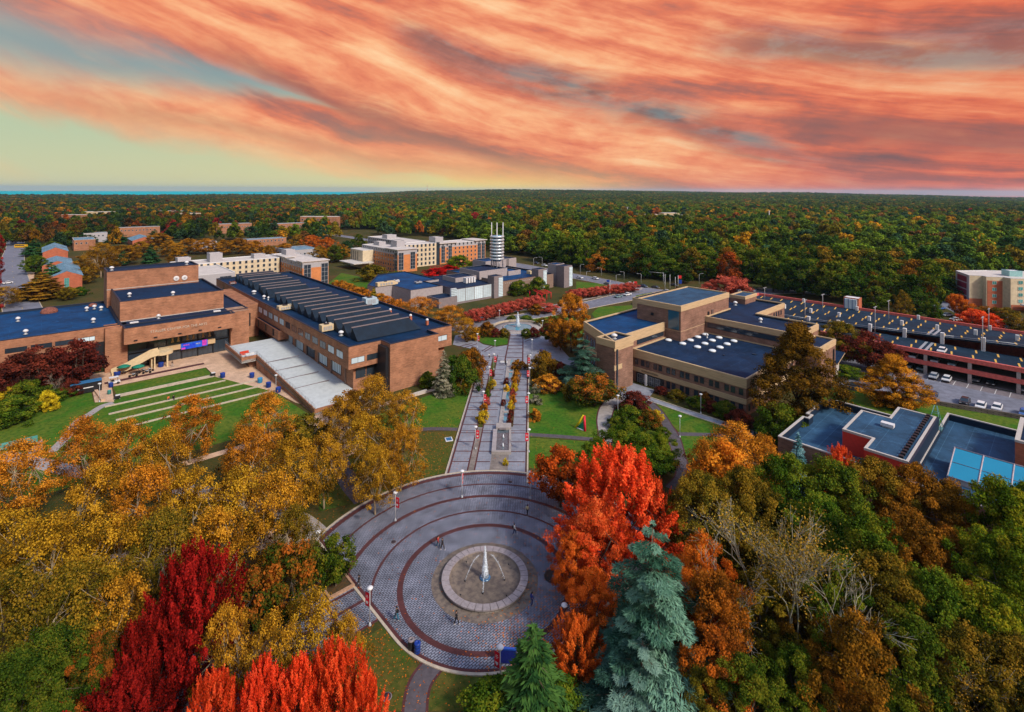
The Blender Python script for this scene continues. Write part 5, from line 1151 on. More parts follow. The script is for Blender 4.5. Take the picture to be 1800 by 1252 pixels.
PAL = {
 'gold':   leafmat('leaf_gold', [(0.30, (0.050, 0.040, 0.006)), (0.42, (0.165, 0.085, 0.009)), (0.54, (0.38, 0.185, 0.012)), (0.70, (0.64, 0.35, 0.026))]),
 'amber':  leafmat('leaf_amber', [(0.30, (0.070, 0.045, 0.007)), (0.42, (0.24, 0.100, 0.010)), (0.54, (0.50, 0.180, 0.013)), (0.70, (0.78, 0.32, 0.03))]),
 'yellow': leafmat('leaf_yellow', [(0.28, (0.25, 0.17, 0.01)), (0.45, (0.56, 0.36, 0.015)), (0.7, (0.85, 0.62, 0.03))]),
 'crimson': leafmat('leaf_crimson', [(0.28, (0.045, 0.005, 0.004)), (0.42, (0.15, 0.008, 0.006)), (0.56, (0.32, 0.012, 0.009)), (0.72, (0.52, 0.026, 0.018))]),
 'flame':  leafmat('leaf_flame', [(0.28, (0.28, 0.045, 0.010)), (0.42, (0.58, 0.060, 0.012)), (0.56, (0.86, 0.085, 0.022)), (0.72, (0.95, 0.19, 0.05))], 0.35),
 'orange': leafmat('leaf_orange', [(0.28, (0.16, 0.055, 0.008)), (0.42, (0.46, 0.105, 0.010)), (0.56, (0.74, 0.17, 0.016)), (0.72, (0.85, 0.28, 0.03))], 0.3),
 'rust':   leafmat('leaf_rust', [(0.28, (0.045, 0.030, 0.007)), (0.42, (0.13, 0.062, 0.008)), (0.56, (0.25, 0.105, 0.010)), (0.72, (0.42, 0.17, 0.016))]),
 'maroon': leafmat('leaf_maroon', [(0.28, (0.030, 0.012, 0.010)), (0.45, (0.10, 0.022, 0.014)), (0.7, (0.22, 0.042, 0.024))]),
 'green':  leafmat('leaf_green', [(0.28, (0.014, 0.034, 0.005)), (0.42, (0.045, 0.088, 0.008)), (0.56, (0.095, 0.150, 0.011)), (0.72, (0.20, 0.20, 0.015))]),
 'olive':  leafmat('leaf_olive', [(0.28, (0.030, 0.034, 0.006)), (0.42, (0.095, 0.082, 0.009)), (0.56, (0.19, 0.135, 0.012)), (0.72, (0.34, 0.20, 0.018))]),
 'mixed':  leafmat('leaf_mixed', [(0.28, (0.018, 0.038, 0.006)), (0.42, (0.065, 0.088, 0.010)), (0.54, (0.23, 0.10, 0.012)), (0.70, (0.46, 0.12, 0.016))]),
 'cedar':  leafmat('leaf_cedar', [(0.28, (0.012, 0.038, 0.024)), (0.45, (0.048, 0.120, 0.078)), (0.70, (0.175, 0.31, 0.225))], 0.1),
 'bluespruce': leafmat('leaf_bluespruce', [(0.28, (0.018, 0.070, 0.075)), (0.45, (0.06, 0.18, 0.19)), (0.70, (0.20, 0.38, 0.38))], 0.1),
 'pine':   leafmat('leaf_pine', [(0.28, (0.006, 0.026, 0.012)), (0.45, (0.016, 0.060, 0.022)), (0.70, (0.045, 0.12, 0.035))], 0.1),
 'pale':   leafmat('leaf_pale', [(0.28, (0.035, 0.048, 0.024)), (0.45, (0.10, 0.115, 0.06)), (0.70, (0.34, 0.32, 0.21))], 0.15),
 'rose':   leafmat('leaf_rose', [(0.28, (0.14, 0.035, 0.020)), (0.45, (0.42, 0.070, 0.045)), (0.70, (0.66, 0.14, 0.09))], 0.25),
}
M_bark = mat('bark', (0.13, 0.095, 0.065), 0.9, 0.3, 2.0, streak=(1, 1, .2))
M_barkd = mat('bark_dark', (0.055, 0.038, 0.028), 0.9, 0.3, 2.0)
M_barkp = mat('bark_pale', (0.38, 0.30, 0.20), 0.9, 0.3, 1.2, streak=(1, 1, .3))
M_barkg = mat('bark_grey', (0.40, 0.37, 0.28), 0.9, 0.3, 2.0)
def leaves_mesh(name, c, n, size, v, w, asp=1.0, along=None, rs=None):
    """quads at c facing n; along = preferred long axis"""
    N = len(c)
    r = rs.normal(size=(N, 3)) if along is None else along
    t1 = np.cross(n, r); t1 /= np.linalg.norm(t1, axis=1)[:, None]+1e-9
    t2 = np.cross(n, t1); t2 /= np.linalg.norm(t2, axis=1)[:, None]+1e-9
    s1 = (size*0.5)[:, None]*t1/asp; s2 = (size*0.5)[:, None]*t2*asp
    vs = np.empty((N, 4, 3)); vs[:, 0] = c-s2; vs[:, 1] = c+s1*0.9; vs[:, 2] = c+s2; vs[:, 3] = c-s1*0.9
    me = bpy.data.meshes.new(name); me.vertices.add(4*N); me.vertices.foreach_set('co', vs.reshape(-1))
    me.loops.add(4*N); me.loops.foreach_set('vertex_index', np.arange(4*N, dtype=np.int32))
    me.polygons.add(N); me.polygons.foreach_set('loop_start', np.arange(0, 4*N, 4, dtype=np.int32))
    for nm, a in (('v', v), ('w', w)):
        at_ = me.attributes.new(nm, 'FLOAT', 'FACE'); at_.data.foreach_set('value', a.astype(np.float32))
    me.update(calc_edges=True)
    return me
def envelope(kind, rs, n, R, H, b0):
    """clump centres in the crown: mostly near the outer surface"""
    out_ = []
    while len(out_) < n:
        u = rs.uniform(0, 1); a = rs.uniform(0, 2*PI)
        if kind == 'round': pr = math.sqrt(max(0, 1-(2*u-1)**2))**0.8; pr = max(pr, .25)
        elif kind == 'broad': pr = (1-u)**0.42*min(1, 0.62+u*1.1)
        elif kind == 'flame': pr = min(1, (1-u)*1.45+0.10)*min(1, 0.55+u*1.6)
        elif kind == 'egg': pr = math.sin(PI*min(1, 0.12+u*0.88))**0.75*0.95+0.08
        elif kind == 'cone': pr = (1-u)*0.95+0.05
        elif kind == 'dome': pr = math.sqrt(max(0, 1-u*u*0.97))
        k = rs.uniform(0.0, 1)**(0.42)
        lob = 1+0.16*math.sin(3*a+kind.__len__()*1.7+u*4)+0.10*math.sin(5*a+2.2+u*7)
        r = pr*R*k*lob; z = b0+u*(H-b0)
        out_.append((r*math.cos(a), r*math.sin(a), z))
    return np.array(out_)
def grow_trunk(rs, H, split, cl, R, thick, nl=24, pale=False, twigs=True, wob=0.5, n=6):
    b = MB(); top = Vector((rs.uniform(-.3, .3), rs.uniform(-.3, .3), split))
    b.tube([(0, 0, -0.4), (top.x*.3, top.y*.3, split*.5), top], [thick*1.25, thick, thick*.85], 8)
    idx = rs.choice(len(cl), min(nl, len(cl)), replace=False); mains = []
    nm = 6
    for k in range(nm):
        a = 2*PI*k/nm+rs.uniform(-.4, .4); rr = R*rs.uniform(.25, .5); zz = split+(H-split)*rs.uniform(.35, .6)
        e = Vector((rr*math.cos(a), rr*math.sin(a), zz)); m_ = top.lerp(e, .5)+Vector((math.cos(a), math.sin(a), 0))*R*.06+Vector(rs.normal(size=3)*wob*.4)
        b.tube([top-Vector((0, 0, .3)), m_, e], [thick*.55, thick*.40, thick*.26], n); mains.append(e)
    for i in idx:
        p = Vector(cl[i]); e = min(mains, key=lambda q_: (q_-p).length); m_ = e.lerp(p, .5)+Vector(rs.normal(size=3)*wob)*.6
        b.tube([e, m_, p], [thick*.25, thick*.14, thick*.05], 4, cap=False)
    return b
CR = {}
def crown_variant(key, seed, kind, R, H, b0, ncl, cr, lpc, lsz, flat=0.7, up=0.35, split=0.3, thick=0.3, nl=26, bark=None, vert=1.0, asp=1.15, inner=0.25, soft=0.0):
    rs = np.random.RandomState(seed)
    cl = envelope(kind, rs, ncl, R, H, b0)
    crs = cr*rs.uniform(.65, 1.25, ncl)
    N = ncl*lpc; ci = np.repeat(np.arange(ncl), lpc)
    d = rs.normal(size=(N, 3)); d /= np.linalg.norm(d, axis=1)[:, None]
    k = rs.uniform(inner, 1, N)**0.6
    k = k*(1+soft*np.abs(rs.normal(size=N))); off = d*(k*crs[ci])[:, None]; off[:, 2] *= flat*vert
    if vert > 1.2:
        ax = cl-np.array([0, 0, b0*0.3]); ax[:, 2] *= 1.1; ax /= np.linalg.norm(ax, axis=1)[:, None]; ax = ax[ci]
        off = d*(k*crs[ci])[:, None]; al_ = np.sum(off*ax, axis=1); u_ax = al_/(crs[ci])
        perp = off-ax*al_[:, None]; off = ax*(al_*vert)[:, None]+perp*(np.clip(0.95-0.75*u_ax, .08, 1.5)*0.8)[:, None]
    c = cl[ci]+off
    outw = c-np.array([0, 0, b0+(H-b0)*.35]); outw /= np.linalg.norm(outw, axis=1)[:, None]+1e-6
    n = d*0.55+outw*0.35+np.array([0, 0, up])+rs.normal(size=(N, 3))*0.55; n /= np.linalg.norm(n, axis=1)[:, None]
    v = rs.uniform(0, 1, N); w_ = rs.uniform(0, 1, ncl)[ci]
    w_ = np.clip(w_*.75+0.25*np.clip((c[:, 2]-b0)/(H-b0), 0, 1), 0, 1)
    me = leaves_mesh(key+'_crown', c, n, lsz*rs.uniform(.7, 1.3, N), v, w_, asp, rs=rs)
    me.materials.append(PAL['gold'])
    tb = grow_trunk(rs, H, split*H, cl, R, thick, nl)
    tm = tb.mesh(key+'_trunk', bark or M_bark)
    CR.setdefault(key, []).append((tm, me, R, H))
for sd in (1, 2, 3, 4): crown_variant('plane', sd, 'broad', 7.0, 13, 3.0, 150, .98, 105, 0.22, 0.8, 0.3, .24, .22, 70, M_barkp, inner=.0, soft=.2)
for sd in (11, 12): crown_variant('maple', sd, 'egg', 6.6, 13.2, 1.8, 210, .75, 190, 0.22, 1.0, 0.2, .2, .22, 6, M_barkd, vert=2.1, inner=.1)
for sd in (15, 16): crown_variant('bmaple', sd, 'broad', 8.6, 13.4, 1.8, 270, .80, 180, 0.22, 1.0, 0.2, .2, .22, 8, M_barkd, vert=1.6, inner=.05)
for sd in (21, 22, 23): crown_variant('oak', sd, 'egg', 7.0, 15, 2.5, 165, 1.12, 230, 0.24, 0.75, 0.4, .3, .28, 16, inner=.25, soft=.0)
crown_variant('bigoak', 25, 'flame', 7.0, 20, 0.6, 300, 1.15, 210, 0.25, 0.75, 0.4, .3, .3, 10, M_barkd, inner=.25)
for sd in (31, 32): crown_variant('round', sd, 'round', 4.5, 9, 1.6, 70, 1.15, 110, 0.36, 0.8, 0.3, .22, .2, 22, inner=.2)
for sd in (41, 42): crown_variant('shrub', sd, 'dome', 2.0, 2.6, 0.2, 40, 0.55, 60, 0.26, 0.85, 0.3, .12, .08, 8, inner=.2)
for sd in (51, 52): crown_variant('dense', sd, 'dome', 4.0, 6.5, 0.6, 90, 0.95, 110, 0.30, 0.8, 0.4, .15, .2, 14, inner=.3)
for sd in (61, 62, 63): crown_variant('mid', sd, 'egg', 6.0, 13.5, 2.0, 60, 1.6, 60, 0.62, 0.75, 0.4, .3, .28, 10, inner=.3)
def conifer(key, seed, R, H, tiers, per, droop, spray, lsz, gap=0.0, asp=2.6, curve=0.0, z0=0.6):
    rs = np.random.RandomState(seed); C_, N_, V_, W_, S_, A_ = [], [], [], [], [], []
    tb = MB(); tb.tube([(0, 0, -.3), (0, 0, H*.5), (0, 0, H*.98)], [R*.06+.08, R*.04+.05, .03], 7)
    for ti in range(tiers):
        f = ti/(tiers-1.0); z = z0+(H-z0)*f**0.95; rr = R*(1-f)**(0.62 if key == 'cedar' else 0.80)*(1 if ti % 2 else (0.72 if key == 'cedar' else 0.86))+.12
        nb = max(4, int(per*(1-f*.65)))
        for k in range(nb):
            a = 2*PI*(k+rs.uniform(-.3, .3))/nb+ti*1.1; L = rr*(rs.uniform(.55, 1.25) if key == 'cedar' else rs.uniform(.74, 1.12)); zz = z+rs.uniform(-.25, .25)*H/tiers
            dr = droop*rs.uniform(.7, 1.3); tone = rs.uniform(0, 1)
            dv = np.array([math.cos(a), math.sin(a), 0.0]); sv = np.array([-math.sin(a), math.cos(a), 0.0])
            m = int(spray*(L/R)**1.2)+8; u = rs.uniform(.10 if gap == 0 else gap, 1, m)**0.75
            wd = L*0.30*np.sin(PI*np.clip(u*.95, 0, 1))**.6+.08
            x = rs.uniform(-1, 1, m)
            zc = zz+curve*L*u-dr*L*u**2+rs.normal(size=m)*0.05*L*.5-np.abs(x)*wd*.25
            c = dv[None]*(u*L)[:, None]+sv[None]*(x*wd)[:, None]; c[:, 2] = zc
            al = dv[None]*0.8+sv[None]*(x*0.8)[:, None]+np.array([0, 0, -dr*1.2])[None]*u[:, None]+rs.normal(size=(m, 3))*(.5 if key == 'cedar' else .22)
            nn = np.array([0, 0, 1.0])[None]+dv[None]*.35+rs.normal(size=(m, 3))*.38
            C_.append(c); N_.append(nn); A_.append(al); V_.append(np.clip(rs.uniform(0, .7, m)+.4*u, 0, 1)); W_.append(np.full(m, tone)); S_.append(lsz*rs.uniform(.7, 1.3, m))
            if k % 2 == 0: tb.tube([(0, 0, zz), tuple(dv*L*.5+np.array([0, 0, zz+curve*L*.5-dr*L*.25])), tuple(dv*L*.9+np.array([0, 0, zz+curve*L*.9-dr*L*.81]))], [.07, .045, .015], 4, cap=False)
    c = np.concatenate(C_); n = np.concatenate(N_); n /= np.linalg.norm(n, axis=1)[:, None]; al = np.concatenate(A_)
    al2 = np.cross(n, al)
    me = leaves_mesh(key+'_crown', c, n, np.concatenate(S_), np.concatenate(V_), np.concatenate(W_), asp, along=al2 if False else al, rs=rs)
    me.materials.append(PAL['pine']); CR.setdefault(key, []).append((tb.mesh(key+'_trunk', M_bark), me, R, H))
conifer('cedar', 71, 6.4, 17, 11, 11, 0.36, 900, 0.23, 0.12, 2.2, 0.24, 1.0)
conifer('spruce', 72, 3.0, 10, 20, 12, 0.16, 60, 0.36, 0, 2.0)
conifer('spruce', 73, 3.0, 10, 18, 11, 0.20, 60, 0.36, 0, 2.0)
conifer('whitepine', 74, 5.0, 13, 12, 11, -0.06, 110, 0.62, 0.25, 1.8, 0.06, 1.5)
def bare(key, seed, R, H, lev=4, leafn=1400, tr_=.22, spread=0.5):
    rs = np.random.RandomState(seed); b = MB(); tips = []
    def go(p, d, L, r, l):
        q1 = p+d*L*.5+Vector(rs.normal(size=3))*L*.05; q2 = p+d*L+Vector(rs.normal(size=3))*L*.10
        b.tube([p, q1, q2], [r, r*.85, r*.72], 5 if l > 2 else 3, cap=False)
        if l == 0: tips.append(q2); return
        for k in range(3 if l > 1 else 4):
            ax = Vector(rs.normal(size=3)*np.array([1, 1, .5])).normalized(); nd = (d+ax*spread*rs.uniform(.6, 1.3)+Vector((0, 0, .12))).normalized()
            go(q2 if k else q1, nd, L*rs.uniform(.62, .82), r*.70, l-1)
    go(Vector((0, 0, -.3)), Vector((0, 0, 1)), H*.30, tr_, lev+1)
    t = np.array([tuple(q_) for q_ in tips]); n0 = len(t)
    rr = np.linalg.norm(t[:, :2], axis=1).max(); hh = t[:, 2].max()
    i = rs.randint(0, n0, leafn); c = t[i]+rs.normal(size=(leafn, 3))*.35
    n = rs.normal(size=(leafn, 3))+np.array([0, 0, .5]); n /= np.linalg.norm(n, axis=1)[:, None]
    me = leaves_mesh(key+'_crown', c, n, .11*rs.uniform(.7, 1.3, leafn), rs.uniform(0, 1, leafn), rs.uniform(0, 1, n0)[i], 1.1, rs=rs); me.materials.append(PAL['olive'])
    CR.setdefault(key, []).append((b.mesh(key+'_trunk', M_barkg), me, rr, hh))
bare('bare', 81, 6, 13, 4, 700, .09, .55); bare('bare', 82, 6, 13, 4, 3800, .08, .50)
NTREE = [0]; TREES = []
KNAME = {'plane': 'plane_tree', 'maple': 'maple_tree', 'bmaple': 'maple_tree', 'oak': 'oak_tree', 'bigoak': 'oak_tree', 'round': 'small_tree', 'shrub': 'shrub', 'dense': 'large_shrub', 'mid': 'oak_tree', 'cedar': 'cedar_tree', 'spruce': 'spruce_tree', 'whitepine': 'pine_tree', 'bare': 'bare_tree'}
def put_tree(kind, pal, x, y, R, H, label, group=None, cat=None, z=0.0, tint=None, var=None, leafless=False):
    vs_ = CR[kind]; tm, me, R0, H0_ = vs_[(NTREE[0] if var is None else var) % len(vs_)]; NTREE[0] += 1
    r = bpy.data.objects.new(KNAME[kind], None); C.objects.link(r); r.empty_display_size = .3
    r.location = (x, y, z+(hz(x, y) if math.hypot(x, y) > 700 else 0)); r.rotation_euler = (0, 0, rnd.uniform(0, 2*PI)); r.scale = (R/R0, R/R0, H/H0_) if kind != 'bare' else (H/H0_*1.15, H/H0_*1.15, H/H0_)
    tag(r, label, cat or ('shrub' if kind in ('shrub', 'dense') else 'tree'), group)
    t_ = part('trunk' if kind != 'shrub' else 'stem', tm, r)
    c_ = part('crown' if kind not in ('shrub', 'dense') else 'foliage', me, r, mats=[PAL[pal]])
    k = rnd.uniform(.86, 1.14); tn = tint or (1, 1, 1)
    c_.color = (tn[0]*k*rnd.uniform(.96, 1.05), tn[1]*k*rnd.uniform(.92, 1.08), tn[2]*k, 1)
    TREES.append((x, y, R)); return r
def tt(kind, pal, px, ytop, rpx, H, label, **k):
    """by the pixel of the tree's top and its height"""
    p = P(px, ytop, H); return put_tree(kind, pal, p.x, p.y, rpx*p.y/F, H, label, **k)
def tbse(kind, pal, px, ybase, ytop, rpx, label, **k):
    """by the pixels of its foot and its top"""
    p = P(px, ybase, 0); v = ytop-HY-ROLL*(px-HX); H = max(1.0, H0-v*p.y/F); return put_tree(kind, pal, p.x, p.y, rpx*p.y/F, H, label, **k)
# ------------------------------------------------------------------ trees one can point at
ORD = 'first second third fourth fifth sixth seventh eighth ninth tenth eleventh twelfth thirteenth fourteenth fifteenth'.split()
def row(items, fmt, group, **k):
    for i, (kind, pal, px, yt, rp, H) in enumerate(items): tt(kind, pal, px, yt, rp, H, fmt % ORD[i], group=group, **k)
GG = 'gold plane trees in the grove left of the plaza'
row([('plane', 'amber', 335, 698, 62, 12.5), ('plane', 'amber', 466, 694, 58, 12.5), ('plane', 'gold', 600, 700, 50, 11), ('plane', 'gold', 655, 664, 48, 12), ('plane', 'gold', 712, 690, 46, 11)],
    'orange gold plane tree at the lawn edge of the grove, %s from the left', GG)
row([('plane', 'amber', 150, 736, 66, 13), ('plane', 'amber', 222, 742, 62, 13), ('plane', 'gold', 290, 758, 55, 12.5), ('plane', 'amber', 440, 755, 66, 13.5), ('plane', 'gold', 512, 772, 60, 13), ('plane', 'gold', 570, 765, 52, 12), ('plane', 'gold', 640, 735, 58, 11.5), ('plane', 'gold', 705, 752, 56, 11)],
    'orange gold plane tree in the second row of the grove, %s from the left', GG)
row([('plane', 'amber', 25, 778, 80, 13), ('plane', 'gold', 178, 822, 78, 14), ('plane', 'amber', 258, 825, 80, 14), ('plane', 'gold', 335, 830, 78, 14), ('plane', 'gold', 412, 828, 78, 14), ('plane', 'gold', 482, 835, 72, 13.5), ('plane', 'gold', 660, 790, 50, 10.5)],
    'gold plane tree in the third row of the grove, %s from the left', GG)
row([('plane', 'gold', 10, 900, 90, 14), ('plane', 'gold', 95, 905, 95, 14.5), ('plane', 'gold', 190, 915, 92, 14.5), ('plane', 'olive', 285, 905, 85, 13.5), ('plane', 'gold', 375, 900, 82, 13), ('plane', 'olive', 520, 890, 50, 10.5)],
    'gold and olive plane tree in the fourth row of the grove, %s from the left', GG)
row([('plane', 'olive', 20, 1010, 110, 14), ('plane', 'olive', 130, 1000, 105, 13.5), ('plane', 'gold', 215, 1020, 80, 12)],
    'dull olive gold plane tree left of the crimson maple, %s from the left edge', GG)
tt('oak', 'green', 95, 1105, 85, 10.5, 'dark green tree at the lower left corner', tint=(.7, .7, .9)); tt('oak', 'green', 20, 1160, 90, 11, 'dark green tree cut by the bottom left edge of the view', tint=(.7, .7, .9))
tt('oak', 'mixed', 175, 1120, 60, 9, 'dull green and brown tree touching the left side of the crimson maple')
tt('bmaple', 'crimson', 345, 966, 104, 15.5, 'large crimson maple, the darkest red tree, at the lower left')
tt('bmaple', 'crimson', 268, 1080, 78, 11, 'lower crimson maple leaning out left of the large crimson one', tint=(.8, .8, .8))
tt('maple', 'crimson', 225, 1180, 80, 8, 'small dark crimson maple at the bottom edge under the large one', tint=(.75, .8, .8))
tt('round', 'mixed', 500, 968, 55, 9, 'small tree half green half orange beside the side walk'); tt('round', 'mixed', 455, 1010, 42, 7.5, 'smaller orange flecked tree behind the grey bench of the side walk')
tbse('round', 'green', 590, 1034, 948, 37, 'young green maple in the square brick edged planter', var=0)
tt('plane', 'gold', 400, 1068, 62, 11, 'yellow gold tree directly right of the crimson maple', var=0); tt('plane', 'gold', 545, 1048, 78, 10.5, 'bright gold tree hiding the end of the side walk', var=1)
tt('plane', 'gold', 480, 1085, 62, 10.5, 'gold tree between the two brightest gold crowns at the bottom', var=2); tt('plane', 'gold', 610, 1085, 45, 9, 'small gold tree on the right flank of the side walk gold tree', var=3)
tt('bmaple', 'flame', 590, 1135, 78, 10.5, 'bright red maple at the bottom, tallest of the bottom red cluster', tint=(1.0, .8, .8)); tt('bmaple', 'flame', 528, 1165, 60, 9.6, 'bright red maple in the middle of the bottom red cluster', tint=(1.0, .75, .8))
tt('bmaple', 'flame', 465, 1165, 68, 10, 'bright red maple second from left in the bottom red cluster', tint=(1.0, .7, .8)); tt('bmaple', 'flame', 375, 1190, 66, 9.5, 'bright red maple leftmost in the bottom red cluster', tint=(1.0, .75, .8))
tt('maple', 'flame', 640, 1190, 45, 9, 'small scarlet maple rightmost in the bottom red cluster', tint=(1.0, .8, .8))
tt('spruce', 'pine', 938, 1102, 82, 10, 'dark green conifer beside the blue notice board at the plaza edge', tint=(1.6, 1.35, .9)); tt('dense', 'green', 868, 1212, 60, 3.6, 'dark green bush at the foot of the banner lamp below the plaza')
tt('dense', 'green', 985, 1200, 55, 4, 'dark green bush right of the dark green conifer'); 
# right of the plaza
tt('round', 'rust', 985, 795, 47, 9, 'small russet tree at the top right rim of the plaza', tint=(1.5, .62, .9)); tt('oak', 'orange', 1010, 938, 40, 8.5, 'orange red tree overhanging the right side of the plaza, above the iron grate', tint=(1.05, .75, 1))
tt('bmaple', 'flame', 1088, 794, 128, 15.5, 'flame red maple with broad spiky crown right of the plaza, tallest of its group'); tt('oak', 'flame', 1048, 885, 68, 11, 'orange red maple leaning over the plaza, left neighbour of the tallest flame maple', tint=(.85, 1.15, 1)); tt('maple', 'flame', 1152, 850, 42, 10.5, 'flame red maple right of the tallest flame maple')
tt('oak', 'orange', 1042, 1005, 50, 8, 'orange tree at the lower right rim of the plaza', tint=(1.05, .85, 1)); tt('maple', 'orange', 1015, 1090, 50, 6.5, 'low orange tree left of the blue cedar foot', tint=(1, .8, 1))
tt('cedar', 'cedar', 1147, 922, 140, 17.5, 'large silver blue cedar with drooping tiers, right of the plaza')
tt('cedar', 'cedar', 1130, 1120, 120, 9, 'lower silver blue cedar crown at the bottom edge beneath the large one')
tt('oak', 'green', 1105, 752, 68, 10.5, 'dark green tree behind the flame maples, left of the garden path'); tt('oak', 'green', 1052, 775, 40, 8.5, 'smaller dark green tree between russet and flame maples'); tt('oak', 'green', 1160, 765, 38, 7, 'small green tree beside the garden path bend', tint=(1.2, 1.1, 1))
tt('plane', 'amber', 1292, 748, 72, 12.5, 'orange gold tree at the centre right, nearest the hall walk'); tt('plane', 'amber', 1243, 778, 52, 11, 'orange gold tree left of the largest centre right one'); tt('round', 'orange', 1275, 790, 52, 11, 'bright orange tree in front of the centre right gold trees', tint=(1, 1.25, 1)); tt('plane', 'amber', 1345, 770, 48, 11, 'orange gold tree touching the low slate roof corner')
tt('oak', 'olive', 1232, 835, 62, 13, 'olive gold tree below the orange trees, left one of a pair'); tt('oak', 'olive', 1310, 830, 72, 13.5, 'olive gold tree below the orange trees, right one of a pair')
tt('bluespruce' if 'bluespruce' in CR else 'spruce', 'bluespruce', 1403, 762, 24, 10.5, 'narrow blue spruce against the slate roof corner'); tt('maple', 'flame', 1478, 792, 42, 9, 'red maple in front of the red wall of the studio building')
GR = 'big green and rust oaks at the lower right'
row([('oak', 'green', 1385, 805, 75, 14.5), ('oak', 'green', 1462, 812, 75, 14.5), ('oak', 'olive', 1540, 812, 72, 14.5), ('oak', 'rust', 1610, 822, 72, 15), ('oak', 'rust', 1668, 850, 62, 14)],
    'broad oak hiding the front of the studio building, %s from the left', GR)
row([('oak', 'olive', 1330, 850, 62, 12), ('oak', 'green', 1440, 880, 74, 13), ('oak', 'green', 1525, 905, 80, 14.5), ('oak', 'rust', 1600, 905, 72, 14), ('oak', 'rust', 1665, 930, 60, 12.5)],
    'oak in the second row below the studio building, %s from the left', GR)
row([('oak', 'green', 1758, 848, 82, 16.5), ('oak', 'green', 1815, 855, 70, 16), ('oak', 'green', 1725, 935, 72, 14), ('oak', 'green', 1795, 950, 85, 15), ('oak', 'green', 1745, 1040, 80, 13.5)],
    'bright green oak at the right edge, %s counted downwards', GR, tint=(1.45, 1.3, .9))
row([('oak', 'green', 1478, 985, 72, 13), ('oak', 'olive', 1560, 985, 92, 14), ('oak', 'green', 1645, 1010, 82, 13.5), ('oak', 'rust', 1700, 1030, 60, 11)],
    'oak in the third row at the lower right, %s from the left', GR)
row([('oak', 'rust', 1510, 1090, 92, 12.5), ('oak', 'green', 1600, 1090, 85, 12), ('oak', 'olive', 1790, 1130, 90, 12), ('oak', 'olive', 1700, 1110, 85, 11.5)],
    'oak near the bottom right corner, %s counted from the left', GR)
row([('oak', 'green', 1310, 1165, 75, 9), ('oak', 'green', 1405, 1150, 70, 8.5), ('oak', 'rust', 1490, 1190, 70, 8), ('oak', 'green', 1570, 1200, 70, 7.5), ('oak', 'olive', 1240, 1180, 60, 7.5)],
    'low tree along the bottom edge right of the blue cedar, %s counted', GR)
tt('oak', 'orange', 1235, 945, 62, 13, 'orange tree right of the blue cedar top'); tt('oak', 'rust', 1262, 1015, 72, 12.5, 'rust brown tree filling the gap right of the blue cedar', tint=(1.3, 1, 1)); tt('oak', 'rust', 1260, 1110, 70, 10, 'low rust brown tree beside the lower cedar crown', tint=(1.4, .9, 1))
tt('bare', 'olive', 1335, 872, 100, 18, 'half bare pale grey tree with thin olive leaves, left one', var=1, tint=(1.5, 1.5, 2)); tt('bare', 'olive', 1400, 895, 112, 18.5, 'half bare pale grey tree with thin olive leaves, middle and largest one', var=1, tint=(1.6, 1.5, 2)); tt('oak', 'olive', 1345, 1010, 72, 9.5, 'olive tree low under the half bare grey trees, left one'); tt('oak', 'rust', 1415, 1030, 72, 9, 'rust olive tree low under the half bare grey trees, right one'); tt('bare', 'olive', 1452, 960, 80, 16, 'bare white branched tree right of the half bare ones', var=0)
tt('bare', 'olive', 1655, 1110, 92, 11.5, 'half bare yellowish tree near the bottom right corner', var=1, tint=(1.8, 1.4, 1.5))
tt('bare', 'gold', 1290, 950, 72, 14, 'thin grey branched tree with few orange leaves right of the cedar', var=0)
# around the hall
tbse('bigoak', 'rust', 1402, 757, 572, 76, 'tall brown green tree covering the right front corner of the hall', var=0, tint=(.72, .90, .9)); tbse('dense', 'green', 1352, 768, 728, 26, 'dark green bushy tree low at the corner of the hall', tint=(.7, .85, 1)); tbse('round', 'green', 1370, 790, 715, 40, 'dark green tree between hall corner and slate roof', tint=(.8, .8, .8))
tbse('bigoak', 'amber', 1572, 714, 626, 52, 'orange gold spreading tree beside the service road', var=0, tint=(1.15, 1.25, 1)); tbse('round', 'maroon', 1525, 652, 588, 38, 'dark maroon tree at the end of the parking garage'); tbse('oak', 'olive', 1475, 640, 566, 40, 'olive and rust tree between hall and garage'); tbse('round', 'maroon', 1560, 655, 605, 25, 'small maroon tree by the first opening of the garage'); tbse('dense', 'green', 1490, 662, 645, 30, 'clipped green hedge behind the east end canopy')
tbse('cedar', 'cedar', 1025, 683, 588, 46, 'blue green cedar at the left corner of the hall', tint=(.72, .8, .78)); tbse('round', 'mixed', 1045, 714, 662, 42, 'bushy green and rust tree in front of the hall entrance'); tbse('dense', 'olive', 1010, 700, 668, 24, 'green bush below the blue green cedar')
tbse('oak', 'amber', 1004, 620, 518, 36, 'tall bright gold tree left of the hall'); tbse('round', 'olive', 975, 605, 572, 22, 'small olive tree left of the tall gold tree'); tbse('oak', 'amber', 985, 616, 560, 22, 'lower gold tree leaning on the tall gold tree')
for px, yb, yt, rp, pal, lb in ((1115, 722, 690, 27, 'maroon', 'dark maroon bush at the head of the garden island'), (1108, 748, 718, 28, 'green', 'dark green bush in the middle of the garden island'), (1140, 752, 722, 22, 'mixed', 'green and bronze bush on the right of the garden island'), (1082, 752, 735, 16, 'green', 'bright green low bush on the left of the garden island'), (1165, 770, 752, 14, 'green', 'small green bush at the tip of the garden island'), (1155, 740, 722, 12, 'yellow', 'small yellowish bush beside the garden path')):
    tbse('dense', pal, px, yb, yt, rp, lb, group='bushes of the garden island')
